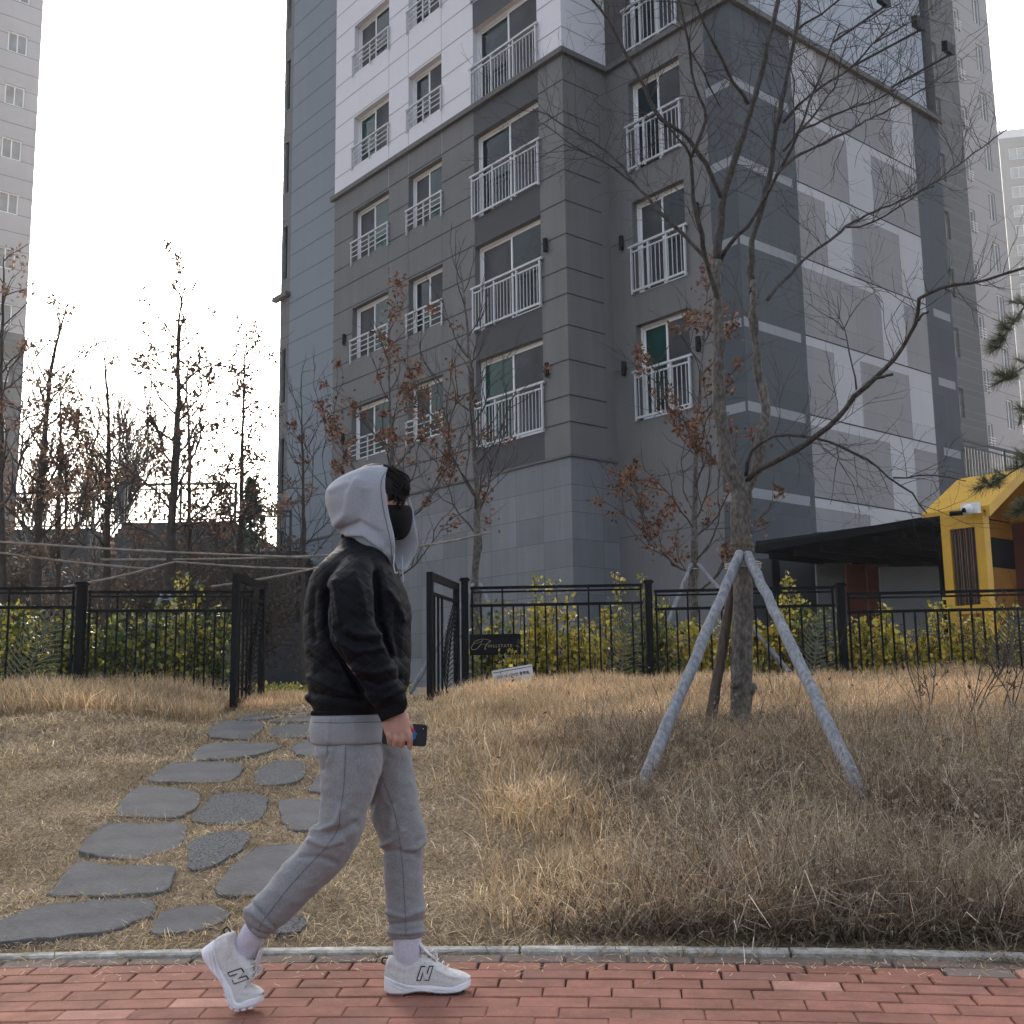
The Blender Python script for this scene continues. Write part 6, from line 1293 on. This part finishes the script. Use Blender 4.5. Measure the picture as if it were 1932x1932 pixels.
pf = folds([([(815, 715), (770, 742), (830, 740), (930, 690), (960, 600)], 16, .009, YP+.03), ([(870, 760), (960, 740), (1040, 690)], 20, -.008, YP+.03), ([(760, 800), (870, 830), (960, 800)], 16, .007, YP+.03), ([(700, 900), (820, 900), (920, 940)], 18, -.006, YP+.03),
            ([(980, 200), (960, 400), (975, 560), (940, 680)], 30, .006, YP+.03), ([(1060, 300), (1080, 460), (1040, 620)], 26, -.006, YP+.03), ([(880, 260), (850, 300), (840, 360)], 12, -.006, YP+.03), ([(900, 240), (870, 330)], 12, .006, YP+.03), ([(1190, 420), (1160, 560), (1120, 640)], 14, -.004),
            ([(370, 1230), (430, 1260), (520, 1330)], 18, .006, YP+.03), ([(400, 1180), (480, 1270), (540, 1330)], 10, -.007, YP+.03), ([(400, 1340), (470, 1370), (530, 1380)], 8, -.007, YP+.03),
            ([(1215, 830), (1280, 800), (1330, 740)], 16, .008, -(YP+.0)), ([(1220, 870), (1290, 860), (1400, 880)], 16, -.007, -(YP+.0)), ([(1480, 800), (1420, 850), (1340, 860)], 14, .006, -(YP+.0)), ([(1240, 500), (1270, 600), (1260, 720)], 20, .006, -(YP)),
            ([(1245, 1240), (1340, 1270), (1460, 1230)], 14, .006, -(YP)), ([(1250, 1320), (1350, 1310), (1465, 1290)], 12, -.007, -(YP)), ([(1250, 1365), (1350, 1372), (1462, 1360)], 8, .006, -(YP)), ([(1300, 300), (1280, 420), (1220, 520)], 22, -.005, -YP)], 2)
pants = fuse(Pn, 'sweatpants', 'pants', .006, 3, lambda co, no: pf(co, no)+.0045*nz(co, (9, 9, 6), 3)+.0032*nz(co+.15*co[:, [2, 1, 0]], (26, 20, 34), 9)+.0015*nz(co, (60, 60, 60), 4))
pt_ = tree_of(pants)
line_tube('side_seam', 2, [(985, 200), (980, 350), (970, 500), (950, 620), (940, 720), (870, 830), (760, 950), (640, 1080), (540, 1210), (470, 1300), (440, 1365)], -.1, .0011, 'seam', pants, 70, pt_)
line_tube('side_seam', 2, [(1205, 400), (1260, 540), (1300, 680), (1325, 850), (1340, 1000), (1348, 1150), (1355, 1280), (1358, 1390)], .0, .0010, 'seam', pants, 60, pt_)
line_tube('pocket_seam', 2, [(868, 190), (872, 235), (866, 262)], -.1, .0011, 'seam', pants, 12, pt_)
ht_ = tree_of(hoodie); line_tube('hem_seam', 1, [(350, 1692), (500, 1697), (650, 1693), (785, 1690)], -.1, .0013, 'seam', hoodie, 40, ht_)
# --- hood: open shell of C-shaped sections, thickened
def hood():
    # z in crop rows: (row y, back x, near edge x, far edge lead, half width, centre shift)
    L = [(172, 735, 822, .000, .030), (185, 640, 806, .012, .066), (215, 560, 797, .018, .086), (260, 487, 791, .022, .100), (320, 443, 790, .026, .110), (380, 440, 798, .03, .114), (440, 462, 808, .03, .114), (500, 482, 820, .03, .112), (545, 515, 832, .028, .112), (600, 552, 844, .024, .114), (660, 610, 850, .012, .110), (720, 690, 846, .0, .095), (770, 770, 842, -.004, .06)]
    A = np.array(L, float); m_ = 60; t = np.linspace(0, len(A)-1, m_); rings = []
    for q in t:
        k = min(int(q), len(A)-2); w = q-k; p0, p1, p2, p3 = A[max(k-1, 0)], A[k], A[k+1], A[min(k+2, len(A)-1)]
        y, xb, xn, lead, hw = .5*((2*p1)+(-p0+p2)*w+(2*p0-5*p1+4*p2-p3)*w*w+(-p0+3*p1-3*p2+p3)*w**3)
        b_ = kat(1, xb, y, YP); n_ = kat(1, xn, y, YP-hw); z = b_[2]; xn_ = n_[0]; tilt = (xn-xb)/460*.0
        xf = xn_+.035+lead*1.2; xc = b_[0]+(xn_-b_[0])*.55; a_ = xc-b_[0]; rg = []
        for j in range(41):
            s_ = j/40; ph = math.pi*(1-2*s_)                        # near edge -> back -> far edge
            if s_ < .5: ex = xn_-xc; 
            else: ex = xf-xc
            th = R(78)+ (R(282)-R(78))*s_
            c_, sn = math.cos(th), math.sin(th)
            x_ = xc+(a_*c_ if c_ < 0 else ex*c_/math.cos(R(78))); 
            y_ = YP-hw*abs(sn)**.85*(1 if sn > 0 else -1)*(1.0)
            zz = z-(.018 if c_ > 0 else 0)*c_
            rg.append(np.array([x_, y_, zz]))
        rings.append(rg)
    f = MB(); f.loft(rings, cap=False, closed=False); return f
hf = hood(); me = hf.mesh('hood', ORG[per.name], True); me.materials.append(MAT['hoodie'])
o = bpy.data.objects.new('t', me); COL.objects.link(o); sm = o.modifiers.new('s', 'SOLIDIFY'); sm.thickness = .009; sm.offset = 0; sb_ = o.modifiers.new('b', 'SUBSURF'); sb_.levels = 1; sb_.render_levels = 1
me2 = bpy.data.meshes.new_from_object(o.evaluated_get(bpy.context.evaluated_depsgraph_get())); bpy.data.objects.remove(o); me2.name = 'hood'
n = len(me2.vertices); co = np.zeros(n*3, np.float32); me2.vertices.foreach_get('co', co); co = co.reshape(-1, 3); W_ = co+ORG[per.name]
hfn = folds([([(500, 500), (560, 440), (580, 330), (620, 250)], 26, .010, YP), ([(600, 520), (640, 430), (660, 320)], 26, -.008, YP), ([(540, 530), (640, 500), (740, 560), (810, 650)], 20, -.008, YP), ([(560, 560), (660, 560), (760, 640)], 16, .008, YP), ([(680, 300), (720, 420), (760, 520)], 22, .005, YP), ([(460, 300), (500, 280), (560, 260)], 20, .004, YP)], 1)
dd = hfn(W_, None)+.004*nz(W_, (11, 11, 11), 2); cen = HC; dr = W_-cen; dr /= np.linalg.norm(dr, axis=1)[:, None]; co = co+dr*dd[:, None]; me2.vertices.foreach_set('co', co.reshape(-1).astype(np.float32)); me2.polygons.foreach_set('use_smooth', [True]*len(me2.polygons)); me2.update()
me2.materials.clear(); me2.materials.append(MAT['hoodie']); hood_o = link('hood', me2, hoodie)
hd_t = tree_of(hood_o)
line_tube('hood_seam', 1, [(792, 190), (768, 230), (762, 290), (770, 370), (786, 450), (803, 530), (818, 600), (826, 670), (830, 740)], -.1, .0013, 'seam', hood_o, 50, hd_t)
for (pts, Yo) in (([(838, 640), (842, 690), (838, 740), (842, 775), (850, 800), (862, 790)], -.10), ([(888, 690), (890, 740), (893, 800), (896, 850)], -.02)):
    line_tube('drawstring', 1, pts, Yo, .0026, 'cord', hood_o, 24)
# --- hair: a cap under the hood and a swept fringe of locks
f = MB(); ell(f, HL(-.01, 0, .038), (.098, .088, .098), 24, 14, ax=[fx, fy, Z3]); hr = f.build('hair', 'hair', per, smooth=True)
rh = random.Random(3); f = MB()
for k in range(240):
    b = rh.uniform(-.085, .085); z0 = .105-.25*b*b/.01*.06+rh.uniform(-.01, .03); st_ = HL(rh.uniform(.0, .05), b*.7, .108+rh.uniform(-.01, .006)); L_ = rh.uniform(.055, .095)
    mid = HL(.094+rh.uniform(-.012, .010)-abs(b)*.25, b, .074+rh.uniform(-.014, .012)); en = HL(.104+rh.uniform(-.012, .008)-abs(b)*.42, b*1.12+rh.uniform(-.010, .010), .026+rh.uniform(-.012, .014))
    f.tube(resample([st_, mid, (mid+en)/2+fx*.006, en], 8), np.array([.0045, .0055, .0055, .005, .0042, .0034, .0024, .0008])*rh.uniform(.7, 1.1), 5)
for k in range(60):
    z = rh.uniform(.0, .09); b = -.078+rh.uniform(-.006, .008); f.tube(resample([HL(rh.uniform(-.02, .03), b*.9, z+.03), HL(.055+rh.uniform(-.02, .02), b, z), HL(.055+rh.uniform(-.03, .015), b-.002, z-rh.uniform(.02, .045))], 6), [.004, .005, .0045, .004, .003, .001], 5)
f.build('fringe', 'hair', hr, smooth=True)
# --- eyes, brows, mask
for sg in (-1, 1):
    f = MB(); ell(f, HL(.078, sg*.032, .010), (.0125, .0135, .0105), 14, 8, ax=[fx, fy, Z3]); e_ = f.build('eye', 'eye_white', per, smooth=True)
    f = MB(); ell(f, HL(.0885, sg*.033, .010), (.003, .006, .0062), 12, 6, ax=[fx, fy, Z3]); f.build('iris', 'iris', e_, smooth=True)
    f = MB(); f.tube(resample([HL(.088, sg*.018, .014), HL(.0945, sg*.031, .0195), HL(.086, sg*.050, .013)], 8), .0022, 6); f.build('eyelashes', 'hair', e_)
    f = MB(); f.tube(resample([HL(.092, sg*.014, .030), HL(.093, sg*.034, .037), HL(.078, sg*.056, .031)], 8), [.003, .004, .004, .0038, .0035, .003, .002, .001], 6); f.build('eyebrow', 'hair', per)
f = MB(); rings = []
for z, fr_x, wd in ((-.012, .099, .062), (-.022, .108, .074), (-.040, .112, .078), (-.065, .110, .078), (-.090, .104, .072), (-.112, .095, .060), (-.128, .074, .042)):
    rg = []
    for j in range(25):
        a = R(-97+194*j/24); beak = .012*math.exp(-(a/.35)**2); rg.append(HL(.006+(fr_x-.006+beak)*max(math.cos(a), -.2)**1.0, wd*1.04*math.sin(a), z+(.006 if z > -.03 else 0)*math.exp(-(a/.5)**2)))
    rings.append(rg)
f.loft(rings, cap=False, closed=False); me = f.mesh('mask', ORG[per.name], True); me.materials.append(MAT['mask']); o = bpy.data.objects.new('t', me); COL.objects.link(o); sm = o.modifiers.new('s', 'SOLIDIFY'); sm.thickness = .003; sm.offset = 0; sb_ = o.modifiers.new('b', 'SUBSURF'); sb_.levels = 1
me2 = bpy.data.meshes.new_from_object(o.evaluated_get(bpy.context.evaluated_depsgraph_get())); bpy.data.objects.remove(o); me2.name = 'mask'; mk = link('mask', me2, per)
f = MB()
for sg in (-1, 1):
    for z in (-.028, -.10): f.tube(resample([HL(.01, sg*.078, z), HL(-.01, sg*.083, (z-.0)/2-.01), HL(-.018, sg*.085, -.0)], 8), .0015, 5)
f.build('ear_loop', 'mask', mk)

# --- socks and shoes
def sock(lst): 
    rings = lr_rings(2, lst, 40, 2.1, 6); return rib_band('sock', 'sock', rings, per, 84, .0016)
sock([(1282, 1360, 1448, 1355, .040, .088), (1281, 1420, 1450, 1415, .041, .088), (1284, 1500, 1447, 1495, .037, .088), (1296, 1560, 1446, 1550, .030, .088), (1306, 1620, 1440, 1610, .024, .088)])
sock([(405, 1300, 512, 1372, .040, -.095), (368, 1310, 484, 1398, .040, -.095), (330, 1375, 470, 1430, .038, -.093), (296, 1440, 452, 1462, .031, -.091), (285, 1500, 425, 1520, .022, -.09)])
def shoe(heel, yaw, pitch, flex, side, lab):
    """a running shoe built flat (x to the toe, y outward, z up), flexed at the ball, pitched about the toe and placed"""
    LEN = .287; XB = .205
    yaw_ = R(yaw); ca, sa = math.cos(yaw_), math.sin(yaw_)
    def bendp(p):
        x, y, z = p
        # flex: the rear part rotates up about the ball by `pitch`, toe part by `flex`
        def rot(px_, pz_, cx, cz, a): c_, s_ = math.cos(a), math.sin(a); return cx+(px_-cx)*c_+(pz_-cz)*s_, cz-(px_-cx)*s_+(pz_-cz)*c_
        w = 1-float(sstep(XB-.045, XB+.045, x)); a = R(flex)+(R(pitch)-R(flex))*w
        cx, cz = XB, .0
        if pitch: x, z = rot(x, z, cx, cz, a)
        return x, y, z
    hx, hy, hz = bendp((0, 0, 0))
    # anchor: flat shoe by its heel; pitched shoe by its ball
    def W(p):
        x, y, z = bendp(p)
        if not pitch: x0, z0 = x, z
        else: x0, z0 = x, z
        return np.array([heel[0]+x0*ca-y*sa, heel[1]+x0*sa+y*ca, heel[2]+z0])
    sh_ = empty_child('shoe', per)
    # stations: x, half width, sole top z, sole bottom z, upper top z, upper half width at top
    ST = [(0.000, .018, .058, .012, .060, .012), (.006, .027, .054, .006, .107, .020), (.020, .034, .050, .001, .118, .027), (.045, .038, .038, 0, .106, .031), (.075, .038, .029, .001, .099, .032), (.105, .037, .026, .006, .106, .031), (.130, .039, .026, .006, .116, .028), (.155, .043, .026, .003, .107, .027), (.180, .047, .024, 0, .091, .027), (.205, .050, .021, 0, .075, .030), (.230, .050, .021, .001, .065, .034), (.252, .046, .029, .004, .058, .034), (.270, .038, .033, .009, .052, .026), (.281, .026, .037, .014, .047, .018), (.287, .012, .040, .019, .044, .008)]
    A = np.array(ST); m_ = 64; X = np.linspace(0, LEN, m_); G = np.stack([np.interp(X, A[:, 0], A[:, i]) for i in range(1, 6)], 1); k3 = np.array([.25, .5, .25])
    for i in range(5): G[1:-1, i] = .25*G[:-2, i]+.5*G[1:-1, i]+.25*G[2:, i]
    f = MB(); rings = []
    for x, (w, zt, zb, ut, uw) in zip(X, G):
        wig = .0025*math.sin(x*75) if x < .12 else .001*math.sin(x*60)
        fl = w*1.06+wig; rg = []
        for (yy, zz) in ((-w*.86, zb), (-fl, zb+.006), (-fl*1.01, (zb+zt)/2-.002), (-fl*.97, zt-.003), (-w*.90, zt+.002), (w*.90, zt+.002), (fl*.97, zt-.003), (fl*1.01, (zb+zt)/2-.002), (fl, zb+.006), (w*.86, zb)): rg.append(W((x, yy, zz)))
        rings.append(rg)
    f.loft(rings); f.build('midsole', 'shoe_sole', sh_, smooth=False, recalc=True)
    f = MB(); rings = []
    for x, (w, zt, zb, ut, uw) in zip(X, G):
        rg = []; w_ = w*.93
        prof = [(w_*.9, zt-.006), (w_, zt+.004), (w_*.99, zt+(ut-zt)*.25), (w_*.93, zt+(ut-zt)*.5), ((w_*.8+uw*.2)*.95, zt+(ut-zt)*.72), ((w_*.35+uw*.65)*.9, zt+(ut-zt)*.9), (uw*.55, ut-.001), (uw*.2, ut)]
        for (yy, zz) in [(-a, b) for a, b in prof]+prof[::-1]: rg.append(W((x, yy, zz)))
        rings.append(rg)
    f.loft(rings); f.build('upper', 'shoe_suede', sh_, smooth=True, recalc=True)
    def hwid(x, z): i = min(max(int(x/LEN*(m_-1)), 0), m_-1); w, zt, zb, ut, uw = G[i]; q = (z-zt)/(ut-zt+1e-6); return float(np.interp(q, [0, .25, .5, .72, .9, 1], [w*.93, w*.92, w*.865, (w*.744+uw*.19), (w*.293+uw*.585), uw*.3]))
    # mesh side panels, toe cap, heel counter as slightly proud overlays
    def patch(name, matn, poly, off, sides=(-1, 1)):
        for sg in sides:
            g_ = MB(); cx = sum(p[0] for p in poly)/len(poly); cz = sum(p[1] for p in poly)/len(poly); pp = []
            for i in range(len(poly)):
                a = poly[i]; b = poly[(i+1) % len(poly)]
                for t in (0, .25, .5, .75): pp.append((a[0]+(b[0]-a[0])*t, a[1]+(b[1]-a[1])*t))
            ringsp = [[W((cx+(x-cx)*s_, sg*(hwid(cx+(x-cx)*s_, cz+(z-cz)*s_)+off), cz+(z-cz)*s_)) for x, z in pp] for s_ in (1, .75, .5, .25, .02)]
            edge = [W((x, sg*(hwid(x, z)-.002), z)) for x, z in pp]
            g_.loft([edge]+ringsp, cap=True); g_.build(name, matn, sh_, smooth=False, recalc=True)
    patch('mesh_panel', 'shoe_mesh', [(.150, .040), (.185, .036), (.225, .036), (.250, .044), (.235, .056), (.205, .066), (.180, .078), (.160, .070)], .0012)
    patch('heel_panel', 'shoe_suede', [(.012, .062), (.050, .054), (.075, .060), (.066, .085), (.040, .096), (.014, .100)], .0022)
    # the outlined N, one stroke polygon set per side
    NS = [[(0, 0), (.0085, 0), (.0085, .036), (0, .036)], [(.0225, 0), (.031, 0), (.031, .036), (.0225, .036)], [(0, .036), (.0100, .036), (.031, 0), (.021, 0)]]
    for sg in (-1, 1):
        for nm_, matn, off, ex in (('emblem', 'shoe_black', .0032, .0022), ('emblem', 'shoe_mesh', .0042, -.0006)):
            g_ = MB()
            for si, st_ in enumerate(NS):
                c_ = np.mean(np.array(st_), 0); pp = []
                for (a, b) in st_:
                    a2 = a+np.sign(a-c_[0])*ex; b2 = b+np.sign(b-c_[1])*ex
                    xx = .110+(a2+(b2)*.32)*1.2; zz = .046+b2*1.12
                    if sg*side < 0 and False: xx = .24-xx
                    pp.append((xx, zz))
                o_ = off+si*.00015
                fr = [W((x, sg*(hwid(x, z)+o_), z)) for x, z in pp]; bk = [W((x, sg*(hwid(x, z)-.001), z)) for x, z in pp]
                g_.add(fr+bk, [(0, 1, 2, 3), (7, 6, 5, 4)]+[(i, (i+1) % 4, (i+1) % 4+4, i+4) for i in range(4)])
            g_.build(nm_, matn, sh_, recalc=True)
    # tongue, laces, heel pull tab, outsole lugs
    g_ = MB(); g_.loft([sring(W((x, 0, z)), (W((x+.001, 0, z))-W((x, 0, z)))*t_*1000, W((x, w, z))-W((x, 0, z)), 12) for x, z, w, t_ in ((.172, .098, .016, .004), (.150, .118, .020, .005), (.132, .134, .023, .006), (.118, .152, .024, .006), (.114, .158, .018, .004))]); g_.build('tongue', 'shoe_mesh', sh_, smooth=True, recalc=True)
    for k in range(5):
        g_ = MB(); x = .140+.017*k; i = int(x/LEN*(m_-1)); zt_ = G[i][3]; w = G[i][4]+.003
        g_.tube(resample([W((x-.004, -w, zt_-.018)), W((x, -w*.5, zt_+.001)), W((x+.004, 0, zt_+.006)), W((x+.006, w*.5, zt_+.001)), W((x+.004, w, zt_-.018))], 12), .0030, 6); g_.build('lace', 'lace', sh_, smooth=True)
    for sg in (-1, 1):
        g_ = MB(); g_.tube(resample([W((.150, 0, .122)), W((.168, sg*.014, .130)), W((.176, sg*.028, .108)), W((.160, sg*.016, .118))], 16), .0019, 5); g_.build('lace', 'lace', sh_, smooth=True)
    g_ = MB(); g_.tube(resample([W((.012, -.006, .110)), W((-.006, 0, .108)), W((-.007, 0, .094)), W((.004, 0, .09))], 10), .0028, 6); g_.build('pull_tab', 'shoe_black', sh_)
    g_ = MB()
    for k in range(13):
        x = .02+.02*k
        if x < .15: continue
        i = int(x/LEN*(m_-1)); w = G[i][0]*.95; zb = G[i][2]; P_ = [W((x-.007, -w, zb-.004)), W((x+.006, -w, zb-.004)), W((x+.006, w, zb-.004)), W((x-.007, w, zb-.004)), W((x-.007, -w, zb+.004)), W((x+.006, -w, zb+.004)), W((x+.006, w, zb+.004)), W((x-.007, w, zb+.004))]
        g_.add(P_, [(0, 1, 2, 3), (7, 6, 5, 4), (0, 4, 5, 1), (1, 5, 6, 2), (2, 6, 7, 3), (3, 7, 4, 0)])
    g_.build('outsole', 'outsole' if lab == 'front' else 'shoe_sole', sh_, recalc=True)
    for (xa_, za_, xb_, zb2) in ((.012, .040, .075, .012), (.022, .046, .100, .014), (.040, .040, .125, .016), (.150, .017, .235, .013)):
        for sg in (-1, 1):
            g_ = MB(); pts = []
            for t in np.linspace(0, 1, 12):
                x = xa_+(xb_-xa_)*t; i = min(int(x/LEN*(m_-1)), m_-1); wig = .0025*math.sin(x*75) if x < .12 else .001*math.sin(x*60); pts.append(W((x, sg*(G[i][0]*1.07+wig+.0002), za_+(zb2-za_)*t**.7)))
            g_.tube(pts, .0011, 5); g_.build('sole_groove', 'shoe_mesh', sh_)
def empty_child(name, parent):
    o = bpy.data.objects.new(name, None); COL.objects.link(o); o.parent = parent; ORG[o.name] = ORG[parent.name]; o.empty_display_size = .1; return o
fh = kat(2, 1224, 1772, YP+.085); fh[2] = .004
shoe(fh, 3, 0, 0, -1, 'front')
bx = kat(2, 312, 1800, YP-.09); bh = np.array([bx[0]-.205*math.cos(R(-12)), bx[1]+.0, .016]); shoe(np.array([bx[0]-.200, bx[1], .022]), -4, 54, 4, -1, 'rear')

# --- phone held in the right hand
pcn = kat(1, 905, 1765, YP-.200); ang = R(-4.5); pax = np.array([math.cos(ang), .05, math.sin(ang)]); pax /= np.linalg.norm(pax); pay = np.array([0, 1, 0])-pax*pax[1]; pay /= np.linalg.norm(pay); paz = np.cross(pax, pay)
if paz[2] < 0: paz = -paz
ph = empty('phone', pcn, 'black cased phone with a colourful flower sticker held in the hand of the walking person', 'phone')
def rrect(w, h, r, n=6):
    o_ = []
    for cx, cy, a0 in ((w/2-r, h/2-r, 0), (-w/2+r, h/2-r, 90), (-w/2+r, -h/2+r, 180), (w/2-r, -h/2+r, 270)):
        for k in range(n+1): a = R(a0+90*k/n); o_.append((cx+r*math.cos(a), cy+r*math.sin(a)))
    return o_
f = MB(); f.loft([[pcn+pax*x+paz*z+pay*y for x, z in rrect(.142-e, .069-e, .010)] for y, e in ((-.0050, .003), (-.0040, 0), (.0040, 0), (.0050, .003))]); f.build('case', 'phone_case', ph, recalc=True)
mat('st_blue', (.02, .22, .55)); mat('st_pink', (.60, .04, .16)); mat('st_red', (.55, .02, .03)); mat('st_yellow', (.75, .55, .04)); mat('st_white', (.75, .75, .75)); mat('lens_glass', (.02, .02, .03), rough=.1)
sc0 = pcn+pax*.016-pay*.0052
def disc(mb, c, r, th=.0006, n=14): mb.loft([[c+pax*r*math.cos(t)+paz*r*math.sin(t)-pay*y for t in np.linspace(0, 2*math.pi, n+1)[:-1]] for y in (0, th)])
for k in range(9):
    a = 2*math.pi*k/9+.2; g_ = MB(); disc(g_, sc0+pax*.0155*math.cos(a)+paz*.0155*math.sin(a)-pay*.00008*k, .0066); g_.build('sticker_petal', ['st_blue', 'st_blue', 'st_blue', 'st_pink', 'st_pink', 'st_red', 'st_red', 'st_blue', 'st_red'][(k+2) % 9], ph, recalc=True)
g_ = MB(); disc(g_, sc0-pay*.0010, .0095); g_.build('sticker_centre', 'st_yellow', ph, recalc=True)
g_ = MB(); disc(g_, pcn+pax*.058+paz*.021-pay*.005, .0052, .0012, 18); ln_ = g_.build('camera_lens', 'lens_glass', ph, recalc=True)
g_ = MB(); disc(g_, pcn+pax*.058+paz*.021-pay*.0063, .0018, .0004); g_.build('painted_glint', 'st_white', ln_, recalc=True)  # white dot painted as a highlight on the lens

hz = MB(); hz.box((0, 100, 40), (400, 330, 84)); me = hz.mesh('haze'); o = link('haze', me)
hm = bpy.data.materials.new('haze'); hm.use_nodes = True; t = hm.node_tree; t.nodes.remove(t.nodes['Principled BSDF']); pv = t.nodes.new('ShaderNodeVolumePrincipled'); pv.inputs['Color'].default_value = (.90, .94, 1, 1); pv.inputs['Density'].default_value = .0008; pv.inputs['Anisotropy'].default_value = .3
t.links.new(pv.outputs[0], t.nodes['Material Output'].inputs['Volume']); me.materials.append(hm); tag(o, 'thin pale winter haze between the buildings', 'haze', kind='stuff')
